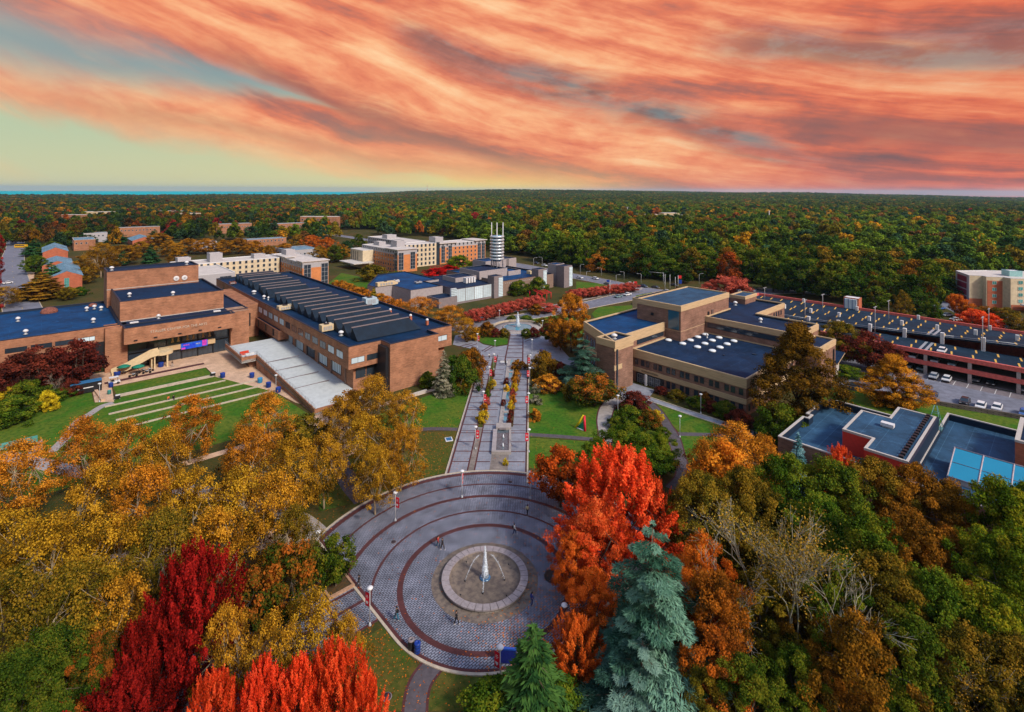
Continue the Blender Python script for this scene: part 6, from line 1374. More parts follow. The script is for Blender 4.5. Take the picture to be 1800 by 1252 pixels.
for i, (px, yb, yt, rp, pal) in enumerate(((1162, 692, 680, 12, 'maroon'), (1190, 702, 686, 16, 'olive'), (1225, 716, 698, 18, 'green'), (1250, 722, 706, 16, 'maroon'), (1275, 734, 706, 20, 'green'), (1300, 748, 722, 24, 'maroon'), (1240, 712, 690, 12, 'rust'))):
    tbse('dense', pal, px, yb, yt, rp, 'bush in the bed under the hall windows, %s from the left' % ORD[i], group='bushes under the hall windows')
# both sides of the mall
tbse('spruce', 'pale', 780, 694, 618, 22, 'pale frosted spruce beside the brick gallery wall'); tbse('dense', 'rust', 828, 672, 614, 27, 'rust topped round bush left of the mall', tint=(1, .9, 1)); tbse('dense', 'green', 812, 688, 630, 28, 'dark green round bush left of the mall', tint=(.7, .9, 1.1)); tbse('dense', 'green', 796, 668, 626, 18, 'dark green bush behind the frosted spruce', tint=(.6, .9, 1.2)); tbse('dense', 'olive', 812, 690, 661, 16, 'low clipped round olive bush by the mall kerb')
tbse('dense', 'green', 752, 680, 655, 16, 'low green bush at the foot of the gallery wall')
tbse('dense', 'rust', 955, 664, 620, 25, 'rust topped round bush right of the mall', tint=(.9, 1.05, 1)); tbse('dense', 'maroon', 985, 664, 638, 14, 'dark maroon bush right of the round mall bush'); tbse('dense', 'amber', 962, 684, 662, 27, 'low yellow edged hedge right of the mall'); tbse('dense', 'maroon', 965, 686, 672, 20, 'dark hedge below the yellow edged hedge')
for i, (px, yb, yt, rp, pal) in enumerate(((943, 690, 676, 10, 'pale'), (942, 710, 696, 11, 'pale'), (939, 738, 719, 12, 'amber'), (940, 664, 654, 10, 'green'), (913, 648, 633, 14, 'rust'))):
    tbse('shrub', pal, px, yb, yt, rp, ('pale grassy tuft nearest the hedge right of the mall', 'pale grassy tuft in the middle right of the mall', 'gold grassy tuft nearest the plaza right of the mall', 'grey green tuft behind the yellow edged hedge', 'rounded rust bush at the far end of the water channel')[i])
cen = [(908, 672, 650, 8, 'amber'), (906, 682, 664, 6, 'amber'), (904, 688, 674, 7, 'yellow'), (902, 696, 684, 6, 'rose'), (901, 708, 694, 6.5, 'amber'), (899, 720, 706, 7, 'yellow'), (898, 734, 720, 5.5, 'maroon'), (896, 746, 732, 5.5, 'maroon'), (890, 676, 664, 5.5, 'maroon'), (890, 688, 676, 6, 'yellow'), (885, 714, 702, 5, 'maroon'), (889, 818, 806, 5, 'yellow')]
for i, (px, yb, yt, rp, pal) in enumerate(cen):
    tbse('shrub', pal, px, yb, yt, rp, '%s planting in the central mall bed, %s from the far end' % ({'amber': 'orange', 'yellow': 'yellow', 'rose': 'pinkish', 'maroon': 'maroon'}[pal], ORD[i]), group='plantings of the mall beds')
for i, (px, yb, yt, rp, pal) in enumerate(((866, 662, 652, 4, 'maroon'), (866, 678, 668, 6, 'yellow'), (861, 686, 674, 7, 'olive'), (858, 698, 686, 6, 'green'), (856, 712, 698, 6, 'rose'), (850, 722, 710, 7, 'amber'), (849, 742, 722, 11, 'yellow'))):
    tbse('shrub', pal, px, yb, yt, rp, 'planting in the left mall bed, %s from the far end' % ORD[i], group='plantings of the mall beds')
# far end of the mall, garden round the second fountain
for px, yb, yt, rp, pal, lb in ((855, 590, 568, 16, 'rust', 'bronze bush left of the far fountain'), (872, 592, 578, 10, 'maroon', 'maroon bush left of the far walk'), (886, 592, 578, 11, 'olive', 'olive bush at the left foot of the far fountain'), (925, 592, 578, 10, 'green', 'green bush at the right foot of the far fountain'), (938, 592, 577, 11, 'maroon', 'dark red bush right of the far fountain'), (962, 586, 570, 14, 'maroon', 'purple bush farther right of the far fountain'), (942, 552, 536, 14, 'rust', 'round bronze tree behind the far fountain'), (962, 550, 534, 18, 'rose', 'pink red tree behind the far fountain'), (900, 563, 555, 10, 'green', 'hedge segment behind the far jet, left'), (925, 563, 555, 12, 'green', 'hedge segment behind the far jet, right'), (955, 570, 560, 14, 'olive', 'pale olive bush on the far garden lawn'), (828, 598, 575, 15, 'gold', 'yellow olive tree at the left end of the far garden')):
    tbse('dense' if rp < 18 else 'round', pal, px, yb, yt, rp, lb)
tt('plane', 'amber', 738, 522, 38, 9, 'gold tree behind the gallery roof, left one of two'); tt('plane', 'amber', 792, 538, 40, 9, 'gold tree behind the gallery roof corner, right one of two'); tt('plane', 'gold', 820, 560, 25, 8, 'smaller gold tree at the edge of the far garden'); 
tt('spruce', 'green', 657, 505, 12, 9, 'narrow pointed green tree beside the grey union wall', tint=(1.8, 1.4, 1))
for i in range(7): tt('round', 'amber', 596+17*i, 494+5.6*i, 15, 6, 'low orange tree in the strip beyond the gallery roof, %s from the left' % ORD[i], group='orange trees beyond the gallery roof')
for i in range(9): tt('round', 'rose', 826+14.5*i, 547-3.3*i, 14, 5.2, 'pink red tree in the hedge row before the union building, %s from the left' % ORD[i], group='pink red trees before the union')
for i in range(9): tt('round', 'rose', 1008+13*i, 510-1.6*i, 13, 4.6, 'pink red tree in the row beside the campus road, %s from the left' % ORD[i], group='pink red trees beside the road')
tt('dense', 'green', 912, 494, 19, 7, 'round green tree before the brown union wall, left one'); tt('dense', 'green', 945, 490, 20, 8, 'round green tree before the brown union wall, right one')
tt('dense', 'crimson', 768, 472, 26, 5, 'bright red hedge before the cream dormitory', tint=(1.7, 1.2, 1.2)); tt('dense', 'crimson', 792, 466, 22, 5, 'bright red hedge end beside the green tree', tint=(1.7, 1.2, 1.2))
tt('dense', 'green', 806, 450, 24, 10, 'bright green tree before the right orange dormitory', tint=(1.5, 1.5, 1)); tt('dense', 'green', 842, 458, 24, 8, 'dark green tree at the foot of the silver tower'); tt('dense', 'olive', 655, 466, 26, 9, 'olive tree at the corner of the front orange dormitory'); tt('dense', 'green', 700, 478, 24, 4, 'low green hedge below the front orange dormitory', tint=(1.6, 1.4, 1))
# left side
tt('plane', 'gold', 178, 428, 36, 20, 'large gold tree right of the brick halls', var=0, tint=(.8, .8, .8)); tt('oak', 'gold', 212, 432, 30, 13, 'gold tree touching the large gold one, behind the fly tower', tint=(.75, .75, .8)); tt('oak', 'gold', 158, 445, 24, 12, 'gold tree left flank of the large gold one', tint=(.8, .8, .8))
tt('whitepine', 'gold', 72, 480, 44, 12, 'gold needled tree before the brick gabled hall', tint=(.7, .7, .9)); tt('plane', 'gold', 8, 505, 35, 9, 'gold tree at the left edge before the west road'); tt('oak', 'gold', 120, 505, 16, 6, 'low gold bush tree right of the gabled hall door', tint=(.7, .9, 1)); tt('dense', 'green', 140, 505, 14, 4, 'clipped dark bush at the gabled hall corner', tint=(.6, .8, 1)); tt('oak', 'green', 62, 450, 20, 11, 'green tree left of the stepped gable hall', tint=(1, 1.1, 1)); tt('oak', 'green', 90, 425, 18, 11, 'green tree in front of the farthest west brick hall', tint=(.8, .9, 1)); tt('oak', 'gold', 150, 470, 18, 9, 'gold tree squeezed between gabled hall and large gold tree', tint=(.8, .8, 1)); tt('whitepine', 'pine', 90, 462, 28, 14, 'flat topped pine between the brick halls', tint=(1.4, 1.3, 1))
tt('oak', 'gold', 250, 425, 24, 12, 'orange brown tree left of the dark pine pair', tint=(.85, .8, .8)); tt('whitepine', 'pine', 265, 430, 16, 14, 'dark pine behind the fly tower, right one'); tt('whitepine', 'pine', 214, 436, 13, 12, 'dark pine among the gold trees, left one')
for i, (px, yt, rp) in enumerate(((300, 424, 20), (332, 420, 22), (362, 420, 22), (392, 422, 20), (420, 420, 22), (448, 424, 18), (280, 410, 20), (310, 436, 16), (500, 428, 18), (472, 432, 14))):
    tt('oak', 'gold', px, yt, rp, 12, 'orange brown tree in the row behind the white roofs, %s counted' % ORD[i], group='orange brown trees behind the white roofs', tint=(.9, .8, .8))
for i, (px, yt, rp, pal) in enumerate(((522, 412, 14, 'gold'), (548, 414, 18, 'orange'), (575, 418, 16, 'orange'), (588, 432, 20, 'green'), (562, 434, 18, 'gold'), (598, 430, 20, 'gold'), (630, 412, 14, 'green'), (610, 424, 14, 'pine'))):
    tt('oak', pal, px, yt, rp, 12, 'tree in the clump left of the central dormitories, %s counted' % ORD[i], group='clump left of the central dormitories', tint=(.85, .85, .85))
for i, (px, yt, rp) in enumerate(((45, 400, 18), (62, 420, 22), (95, 400, 20), (130, 396, 20), (155, 402, 22), (185, 394, 24), (110, 408, 18), (205, 404, 20), (272, 404, 20), (300, 398, 18), (320, 396, 18), (60, 440, 16))):
    tt('whitepine', 'pine', px, yt, rp, 13, 'dark pine among the brick halls on the left, %s counted' % ORD[i], group='dark pines among the brick halls', tint=(1.2, 1.15, 1))
for i, (px, yb, yt, rp) in enumerate(((-26, 560, 470, 22), (-16, 520, 435, 16), (-8, 480, 405, 12), (-34, 600, 510, 24), (-2, 440, 392, 11))):
    tbse('oak', 'crimson', px, yb-20, yt, rp, 'dull red tree lining the west road at the left edge, %s counted' % ORD[i], group='red trees along the west road', tint=(.9, 1.6, 1.6))
tbse('round', 'maroon', 60, 690, 616, 46, 'dark maroon tree before the theatre wing, left one of the pair'); tbse('round', 'maroon', 132, 680, 604, 44, 'dark maroon tree before the theatre wing, right one of the pair'); tbse('round', 'maroon', 8, 700, 640, 34, 'dark maroon tree at the left edge below the theatre wing')
tbse('bare', 'rose', 98, 698, 655, 20, 'small bare grey tree before the maroon pair', var=0); tbse('dense', 'yellow', 82, 722, 690, 18, 'round bright yellow bush on the lawn'); tbse('dense', 'yellow', 8, 706, 683, 20, 'yellow bush at the left edge by the slanted wall'); tbse('dense', 'green', 50, 718, 672, 34, 'dark green bush under the maroon trees'); tbse('dense', 'green', 75, 682, 668, 9, 'small lime green bush by the bare tree', tint=(2.4, 1.8, 1)); tbse('dense', 'maroon', 125, 695, 668, 18, 'low maroon bush behind the black container'); tbse('dense', 'green', 20, 745, 700, 36, 'green bush mound at the left edge', tint=(1, 1, 1)); tbse('dense', 'green', 108, 700, 684, 22, 'low green bush right of the yellow one'); tbse('dense', 'green', 168, 655, 630, 12, 'green bush beside the theatre side door')
tt('round', 'olive', 535, 735, 36, 6, 'dark olive small tree beside the grove crossing'); tt('round', 'rust', 615, 690, 30, 7, 'dark rust tree at the end of the white terrace')
# hotel side
for px, yb, yt, rp, kind, pal, lb in ((1712, 575, 546, 26, 'dense', 'flame', 'bright red bushy tree before the hotel, left one'), (1738, 582, 552, 22, 'dense', 'flame', 'bright red bushy tree before the hotel, right one'), (1682, 556, 518, 14, 'round', 'orange', 'orange tree at the hotel corner'), (1700, 560, 532, 14, 'round', 'orange', 'small orange tree beside the hotel corner'), (1740, 565, 540, 18, 'round', 'rust', 'rust tree before the hotel front, left of the porch'), (1768, 572, 542, 20, 'round', 'olive', 'olive tree before the hotel porch'), (1790, 590, 560, 20, 'round', 'olive', 'olive tree at the right edge below the hotel'), (1618, 540, 483, 20, 'oak', 'amber', 'bright yellow orange tree at the wood edge left of the hotel'), (1585, 572, 512, 18, 'oak', 'olive', 'olive tree at the garage end of the hotel lot'), (1640, 570, 530, 14, 'round', 'green', 'green tree by the hotel lot entrance'), (1285, 524, 488, 34, 'round', 'rose', 'wide pink red tree beyond the hall penthouse'), (1245, 522, 500, 18, 'round', 'rose', 'small pink red tree beside the far car park'), (1190, 530, 508, 12, 'dense', 'maroon', 'dark bush at the road junction')):
    tbse(kind, pal, px, yb, yt, rp, lb)
# ------------------------------------------------------------------ the woods
def wb(px):
    """lower border of the woods in the photograph (pixel row of the trunks' feet)"""
    X_ = [-400, 0, 60, 200, 330, 430, 560, 620, 760, 860, 960, 1100, 1210, 1300, 1352, 1420, 1500, 1600, 1640, 1662, 1678, 1690, 1800, 2300]
    Y_ = [392, 388, 384, 384, 384, 386, 396, 402, 412, 438, 462, 488, 500, 498, 512, 524, 540, 558, 562, 535, 528, 500, 490, 480]
    for i in range(len(X_)-1):
        if X_[i] <= px < X_[i+1]: return Y_[i]+(Y_[i+1]-Y_[i])*(px-X_[i])/(X_[i+1]-X_[i])
    return Y_[0] if px < X_[0] else Y_[-1]
WP = {'g': (.078, .118, .011), 'd': (.034, .066, .011), 'o': (.140, .110, .010), 'r': (.21, .060, .012), 'b': (.13, .062, .018), 'a': (.42, .115, .010), 'c': (.24, .022, .022), 'y': (.33, .17, .011), 't': (.028, .060, .028)}
from mathutils import noise as mn
pts = []
def pick(px, r_):
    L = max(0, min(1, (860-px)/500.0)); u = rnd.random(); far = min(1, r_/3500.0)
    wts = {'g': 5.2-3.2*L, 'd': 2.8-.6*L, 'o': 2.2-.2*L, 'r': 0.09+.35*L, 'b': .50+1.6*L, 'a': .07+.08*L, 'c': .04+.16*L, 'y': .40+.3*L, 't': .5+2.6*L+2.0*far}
    tot = sum(wts.values()); u *= tot
    for k_, v_ in wts.items():
        u -= v_
        if u <= 0: return k_
    return 'g'
BR = [(60, 78, 566, 600), (62, 98, 690, 700), (150, 188, 672, 684), (206, 246, 655, 668), (136, 170, 500, 514), (94, 112, 500, 512), (20, 34, 560, 590), (30, 48, 640, 650), (128, 150, 372, 400), (-2, 18, 338, 522), (46, 118, 266, 338), (145, 252, 282, 390)]
def in_campus(x, y, px, py):
    lim = 436 if px < 250 else (424 if px < 620 else 416)
    if py > lim or px > 840 or px < -60: return False
    s_, t_ = w2g(x, y)
    for kk in ((0, 16, 32, 48, 62) if y > 430 else (0,)):
        s_, t_ = w2g(x*(1+kk/y), y+kk)
        for s0, s1, t0, t1 in BR:
            if s0-6 < s_ < s1+6 and t0-9 < t_ < t1+5: return False
    for R_ in (R1, R2):
        for q_ in R_[::3]:
            if (q_.x-x)**2+(q_.y-y)**2 < 12**2: return False
    if 590 < px < 665 and 404 < py: return False
    return True
def scatter(r0, r1, cell, sc0, sc1, extra=False):
    n_ = int(r1/cell)+1
    for i in range(-n_, n_+1):
        for j in range(0, n_+1):
            x = (i+rnd.uniform(-.45, .45))*cell; y = (j+rnd.uniform(-.45, .45))*cell
            r_ = math.hypot(x, y)
            if r_ < r0 or r_ >= r1 or y < 60 or abs(x) > y*1.25+60: continue
            a = math.atan2(x, y)
            if r_ > 4250+200*math.sin(a*23)+max(0, (a+.33))*14000+max(0, (a+.20))*30000: continue
            px = HX+F*x/y; py = HY+F*H0/y+ROLL*(px-HX)
            if py > wb(px) and not (extra and in_campus(x, y, px, py)): continue
            if extra and py <= wb(px): continue
            sx, sy = P2(1165, 384)
            if abs(x-sx) < 75 and sy-190 < y < sy+36: continue
            cx_ = mn.noise(Vector((x*.006, y*.004, 0))); lf = 1.0+.42*mn.noise(Vector((x*.0035+5, y*.0022, 2.0)))
            if mn.noise(Vector((x*.009+40, y*.005, 7.0))) > .52 and r_ > 900: continue
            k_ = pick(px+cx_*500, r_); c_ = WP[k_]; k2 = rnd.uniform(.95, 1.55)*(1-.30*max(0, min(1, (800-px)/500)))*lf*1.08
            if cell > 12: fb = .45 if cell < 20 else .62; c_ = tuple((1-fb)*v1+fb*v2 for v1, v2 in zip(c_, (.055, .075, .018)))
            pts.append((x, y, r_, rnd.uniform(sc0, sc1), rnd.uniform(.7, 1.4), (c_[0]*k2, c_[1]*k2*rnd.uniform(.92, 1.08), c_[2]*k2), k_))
scatter(150, 1500, 10.4, .80, 1.65)
near = sorted(pts, key=lambda q_: q_[2])[:170]
NEARN = len(near); nset = set(id(q_) for q_ in near)
GRN = {'g': ('green', 'green'), 'd': ('dark green', 'green'), 'o': ('olive', 'olive'), 'r': ('red brown', 'rust'), 'b': ('brown', 'rust'), 'a': ('orange', 'amber'), 'c': ('crimson', 'crimson'), 'y': ('yellow green', 'gold'), 't': ('dull green', 'green')}
for q_ in near:
    nm_, pl_ = GRN[q_[6]]; tn = {'d': (.45, .6, .8), 'r': (1.4, .7, 1), 't': (.6, .85, 1.4), 'c': (1.2, 1.6, 1.2), 'g': (1.0, 1.0, 1), 'y': (.75, .8, 1)}.get(q_[6], (1, 1, 1))
    put_tree('mid', pl_, q_[0], q_[1], 6.0*q_[3], 13.5*q_[4], '%s tree in the front ranks of the woods beyond the road and garage' % nm_, group='%s trees at the front of the woods' % nm_, tint=tn)
rest = [q_ for q_ in pts if id(q_) not in nset]
pts = []; scatter(250, 1300, 11.5, .85, 1.15, True); rest += pts; print('campus', len(pts))
pts = []; scatter(1500, 3600, 16, 1.2, 2.5); mid_ = pts; pts = []; scatter(3600, 7600, 30, 2.0, 4.6); far_ = pts
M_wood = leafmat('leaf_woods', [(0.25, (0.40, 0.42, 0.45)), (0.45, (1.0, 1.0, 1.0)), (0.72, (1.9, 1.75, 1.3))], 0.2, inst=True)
def woodcrown(seed, R, H, ncl, lpc, lsz):
    rs = np.random.RandomState(seed); cl = envelope('dome', rs, ncl, R, H, H*.30); crs = R*.27*rs.uniform(.7, 1.3, ncl)
    N = ncl*lpc; ci = np.repeat(np.arange(ncl), lpc); d = rs.normal(size=(N, 3)); d[:, 2] += .25; d /= np.linalg.norm(d, axis=1)[:, None]
    c = cl[ci]+d*(rs.uniform(.5, 1, N)*crs[ci])[:, None]*np.array([1, 1, .8]); n = d*.8+np.array([0, 0, .35])+rs.normal(size=(N, 3))*.45; n /= np.linalg.norm(n, axis=1)[:, None]
    me = leaves_mesh('wood_crown', c, n, lsz*rs.uniform(.7, 1.3, N), rs.uniform(0, 1, N), rs.uniform(0, 1, ncl)[ci], 1.1, rs=rs); me.materials.append(M_wood)
    return bpy.data.objects.new('wood_crown_source', me)
srcs = [woodcrown(200+i, 6.0, 13.0, 46, 34, 0.95) for i in range(5)]
def woods(name, label, P_, src, zs=1.0):
    me = bpy.data.meshes.new(name); n_ = len(P_); me.vertices.add(n_)
    co = np.array([(q_[0], q_[1], hz(q_[0], q_[1])-0.3) for q_ in P_], dtype=np.float32); me.vertices.foreach_set('co', co.reshape(-1))
    a = me.attributes.new('col', 'FLOAT_COLOR', 'POINT'); a.data.foreach_set('color', np.array([(*q_[5], 1) for q_ in P_], dtype=np.float32).reshape(-1))
    a = me.attributes.new('scl', 'FLOAT_VECTOR', 'POINT'); a.data.foreach_set('vector', np.array([(q_[3], q_[3], q_[4]*zs*(1 if q_[3] < 1.3 else (1.15 if q_[3] < 2.5 else 1.35))) for q_ in P_], dtype=np.float32).reshape(-1))
    a = me.attributes.new('rot', 'FLOAT_VECTOR', 'POINT'); a.data.foreach_set('vector', np.array([(0, 0, (i*2.39996) % 6.283) for i in range(n_)], dtype=np.float32).reshape(-1))
    a = me.attributes.new('idx', 'INT', 'POINT'); a.data.foreach_set('value', np.array([(i*7+i//5) % len(src) for i in range(n_)], dtype=np.int32))
    o = bpy.data.objects.new(name, me); C.objects.link(o)
    g = bpy.data.node_groups.new(name+'_nodes', 'GeometryNodeTree'); g.interface.new_socket('Geometry', in_out='INPUT', socket_type='NodeSocketGeometry'); g.interface.new_socket('Geometry', in_out='OUTPUT', socket_type='NodeSocketGeometry')
    gi = g.nodes.new('NodeGroupInput'); go_ = g.nodes.new('NodeGroupOutput'); jn = g.nodes.new('GeometryNodeJoinGeometry'); ip = g.nodes.new('GeometryNodeInstanceOnPoints')
    for s_ in reversed(src):
        ob = g.nodes.new('GeometryNodeObjectInfo'); ob.inputs['Object'].default_value = s_; ob.inputs['As Instance'].default_value = True; g.links.new(ob.outputs['Geometry'], jn.inputs[0])
    def na(nm, ty):
        q_ = g.nodes.new('GeometryNodeInputNamedAttribute'); q_.data_type = ty; q_.inputs['Name'].default_value = nm; return [s_ for s_ in q_.outputs if s_.enabled][0]
    g.links.new(gi.outputs[0], ip.inputs['Points']); g.links.new(jn.outputs[0], ip.inputs['Instance']); ip.inputs['Pick Instance'].default_value = True
    g.links.new(na('idx', 'INT'), ip.inputs['Instance Index']); g.links.new(na('scl', 'FLOAT_VECTOR'), ip.inputs['Scale'])
    er = g.nodes.new('FunctionNodeEulerToRotation'); g.links.new(na('rot', 'FLOAT_VECTOR'), er.inputs[0]); g.links.new(er.outputs[0], ip.inputs['Rotation'])
    g.links.new(ip.outputs[0], go_.inputs[0])
    md = o.modifiers.new('woods', 'NODES'); md.node_group = g
    tag(o, label, 'woods', kind='stuff'); return o
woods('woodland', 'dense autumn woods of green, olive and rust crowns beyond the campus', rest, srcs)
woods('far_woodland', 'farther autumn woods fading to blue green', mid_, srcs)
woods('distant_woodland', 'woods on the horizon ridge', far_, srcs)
print('TREES', len(TREES), 'near', NEARN, 'rest', len(rest), len(mid_), len(far_))
# ------------------------------------------------------------------ fountain on the plaza
M_water_s = mat('white_water', (0.80, 0.86, 0.92), 0.4, 0.1, 3.0)
M_pool = mat('pool_water', (0.05, 0.28, 0.38), 0.12, 0.2, 1.5, spec=0.6)
def spray(name, parent, pts_, n, sz, sp_, rs, m=None, loc=(0, 0, 0)):
    """drops of a jet along a line of (point, radius)"""
    P_ = np.array([p for p, r in pts_]); Rr = np.array([r for p, r in pts_]); u = rs.uniform(0, len(P_)-1.001, n); i = u.astype(int); f = (u-i)[:, None]
    c = P_[i]*(1-f)+P_[i+1]*f+rs.normal(size=(n, 3))*(Rr[i]*(1-f[:, 0])+Rr[i+1]*f[:, 0])[:, None]*sp_
    nn = rs.normal(size=(n, 3)); nn /= np.linalg.norm(nn, axis=1)[:, None]
    me = leaves_mesh(name, c, nn, sz*rs.uniform(.6, 1.4, n), rs.uniform(0, 1, n), rs.uniform(0, 1, n), 1.3, rs=rs); me.materials.append(m or M_water_s)
    o = bpy.data.objects.new(name, me); C.objects.link(o); o.parent = parent; return o
rsw = np.random.RandomState(5)
FT = thing('plaza_fountain', 'round granite fountain with a white central jet in the middle of the brick ringed plaza', 'fountain', (CP.x, CP.y, 0))
cx, cy_ = CP.x, CP.y
b = MB(); b.lathe([(5.62, 0.0), (5.62, 0.42)], (cx, cy_, 0.03), 72, caps=False); b.build('outer_wall', brickmat('fountain_blocks', (0.30, 0.26, 0.22), (0.23, 0.20, 0.17), (0.12, 0.10, 0.09), 3.0, wall=True, var=.5), FT)
NS = 36
b = MB()
for k in range(NS):
    a0, a1_ = 2*PI*k/NS+.006, 2*PI*(k+1)/NS-.006
    for j in range(2):
        u0, u1 = a0+(a1_-a0)*j/2, a0+(a1_-a0)*(j+1)/2
        q_ = [(cx+r_*math.cos(u), cy_+r_*math.sin(u)) for r_, u in ((4.75, u0), (5.75, u0), (5.75, u1), (4.75, u1))]; b.prism(q_, 0.40, 0.58)
b.build('coping_ring', M_stone, FT)
b = MB(); b.lathe([(5.6, 0.41), (5.6, 0.44), (4.8, 0.44)], (cx, cy_, 0.0), 72, caps=False); b.lathe([(4.76, 0.44), (4.55, 0.15), (3.6, 0.12), (2.0, 0.20), (.5, .26), (.02, .26)], (cx, cy_, 0), 72, caps=False)
b.build('basin', M_stained, FT)
b = MB(); b.lathe([(.75, .2), (.75, .36), (.5, .42), (.02, .42)], (cx, cy_, 0), 20); b.build('pool_cup', mat('wet_blue', (0.06, 0.16, 0.30), 0.15, 0.4, 4, spec=.7), FT)
b = MB()
for k in range(1): b.lathe([(.50, .4), (.40, 1.4), (.22, 2.9), (.10, 4.0), (.03, 4.5)], (cx, cy_, 0), 10)
jm = bpy.data.materials.new('jet_core'); jm.use_nodes = True; t = NT(jm.node_tree); t.n.clear(); o_ = t.new('ShaderNodeOutputMaterial'); d = t.new('ShaderNodeBsdfDiffuse'); tr = t.new('ShaderNodeBsdfTransparent'); mx_ = t.new('ShaderNodeMixShader'); g = t.new('ShaderNodeTexCoord')
t.put(d.inputs[0], (0.72, 0.80, 0.88, 1)); t.put(mx_.inputs[0], t.ss(t.noise(g.outputs['Object'], 5.0, 4, .7), .35, .6)); t.l.new(tr.outputs[0], mx_.inputs[1]); t.l.new(d.outputs[0], mx_.inputs[2]); t.l.new(mx_.outputs[0], o_.inputs[0])
b.build('central_jet', jm, FT)
spray('jet_drops', FT, [((0, 0, .45), .55), ((0, 0, 1.4), .42), ((0, 0, 2.8), .26), ((0, 0, 4.4), .12)], 1500, .07, .42, rsw)
for a_ in (3.35, -.12, -1.62):
    x0, y0 = 2.65*math.cos(a_), 2.65*math.sin(a_); x1, y1 = .75*math.cos(a_), .75*math.sin(a_)+.9*(1 if a_ != -1.62 else 0)
    ln = [((x0+(x1-x0)*u, y0+(y1-y0)*u, .3+(2.5 if a_ != -1.62 else 1.2)*(1-(1-u)**2)), .05) for u in [i/8 for i in range(9)]]
    b = MB(); b.tube([(cx+p[0], cy_+p[1], p[2]) for p, r in ln], 0.022, 5); b.build('side_jet', jm, FT); 
    spray('side_jet_drops', FT, ln, 260, .04, 1.4, rsw)
    b = MB(); b.lathe([(.10, 0), (.10, .2)], (cx+x0, cy_+y0, .12), 8); b.build('nozzle', M_dark, FT)
for a_ in (.7, 2.3, 3.9, 5.5):
    b = MB(); b.lathe([(.09, 0), (.09, .1)], (cx+4.1*math.cos(a_), cy_+4.1*math.sin(a_), .13), 8); b.build('drain_cap', M_dark, FT)
# far fountain
p = P(910, 576, 0); fx, fy = p.x, p.y
F2 = thing('garden_fountain', 'round pool with pale surround and tall white jet at the far mall end', 'fountain', (fx, fy, 0))
b = MB(); b.lathe([(8.9, .03), (8.9, .06), (5.6, .06)], (fx, fy, 0), 48, caps=False); b.build('surround', M_conc, F2)
b = MB(); b.lathe([(5.7, 0), (5.7, .35), (5.2, .35), (5.2, .1)], (fx, fy, 0), 48, caps=False); b.build('kerb_ring', M_stone, F2)
b = MB(); b.lathe([(5.25, .22), (.02, .22)], (fx, fy, 0), 40, caps=False); b.build('pool', M_pool, F2)
b = MB()
for k in range(18):
    a0 = .15+(PI-.3)*k/18; a1_ = .15+(PI-.3)*(k+1)/18
    b.prism(ccw([(fx+r_*math.cos(u), fy+r_*math.sin(u)) for r_, u in ((8.9, a0), (9.4, a0), (9.4, a1_), (8.9, a1_))]), 0, .75)
b.build('seat_wall', M_kerb, F2)
b = MB(); b.lathe([(.85, .2), (.7, 1.8), (.5, 3.8), (.2, 5.4), (.05, 5.9)], (fx, fy, 0), 10); b.build('central_jet', jm, F2)
spray('jet_drops', F2, [((0, 0, .3), 1.0), ((0, 0, 1.8), .8), ((0, 0, 4), .5), ((0, 0, 5.8), .25)], 1200, .14, .42, rsw)
# mall basin, channel
MBN = thing('mall_basin', 'rectangular pale stone basin with two small jets in the middle of the mall', 'basin', (mx(3, 106), 106, 0))
x0, x1, y0, y1 = mx(3, 106)-.1, mx(4, 106)+.25, 101.4, 113.2
def ringbox(b_, x0, x1, y0, y1, l, r_, f, k, z0, z1):
    for q_ in ((x0, x1, y0, y0+f), (x0, x1, y1-k, y1), (x0, x0+l, y0+f, y1-k), (x1-r_, x1, y0+f, y1-k)): b_.prism([(q_[0], q_[2]), (q_[1], q_[2]), (q_[1], q_[3]), (q_[0], q_[3])], z0, z1)
for nm, q_ in (('front_wall', (x0, x1, y0, y0+.55)), ('back_wall', (x0+.6, x1, y1-2.2, y1)), ('ledge', (x0, x0+.85, y0+.55, y1-2.2)), ('side_wall', (x1-.45, x1, y0+.55, y1-2.2))):
    b = MB(); b.prism([(q_[0], q_[2]), (q_[1], q_[2]), (q_[1], q_[3]), (q_[0], q_[3])], 0.03, .62 if nm != 'back_wall' else .95); b.build(nm, M_conc if nm != 'ledge' else M_grey, MBN)
b = MB(); b.quad((x0+.85, y0+.55, .4), (x1-.45, y0+.55, .4), (x1-.45, y1-2.2, .4), (x0+.85, y1-2.2, .4)); b.build('water', mat('grey_water', (0.10, 0.13, 0.15), 0.15, 0.3, 2, spec=.6), MBN)
b = MB(); b.box(((x0+x1)/2+.1, y1-2.35, .72), (1.5, .25, .35)); b.build('spout', M_greydk, MBN)
for yy in (103.9, 107.6):
    b = MB(); b.lathe([(.24, .4), (.12, .8), (.02, 1.15)], ((x0+x1)/2+.3, yy, 0), 8); b.build('small_jet', M_water_s, MBN)
CHN = thing('water_channel', 'narrow blue water channel with pale stone edges running up the mall', 'water channel', (mx(3, 130), 130, 0))
def xs_(f, y): return mx(3, y)+f*(mx(4, y)-mx(3, y))
b = MB(); b.quad((xs_(.46, 113.3), 113.3, .10), (xs_(.74, 113.3), 113.3, .10), (xs_(.74, 158), 158, .10), (xs_(.46, 158), 158, .10)); b.build('water', M_pool, CHN)
for f0, f1 in ((.18, .46), (.74, .80)):
    b = MB(); b.prism([(xs_(f0, 113.3), 113.3), (xs_(f1, 113.3), 113.3), (xs_(f1, 158), 158), (xs_(f0, 158), 158)], .03, .24); b.build('edge', M_conc, CHN)
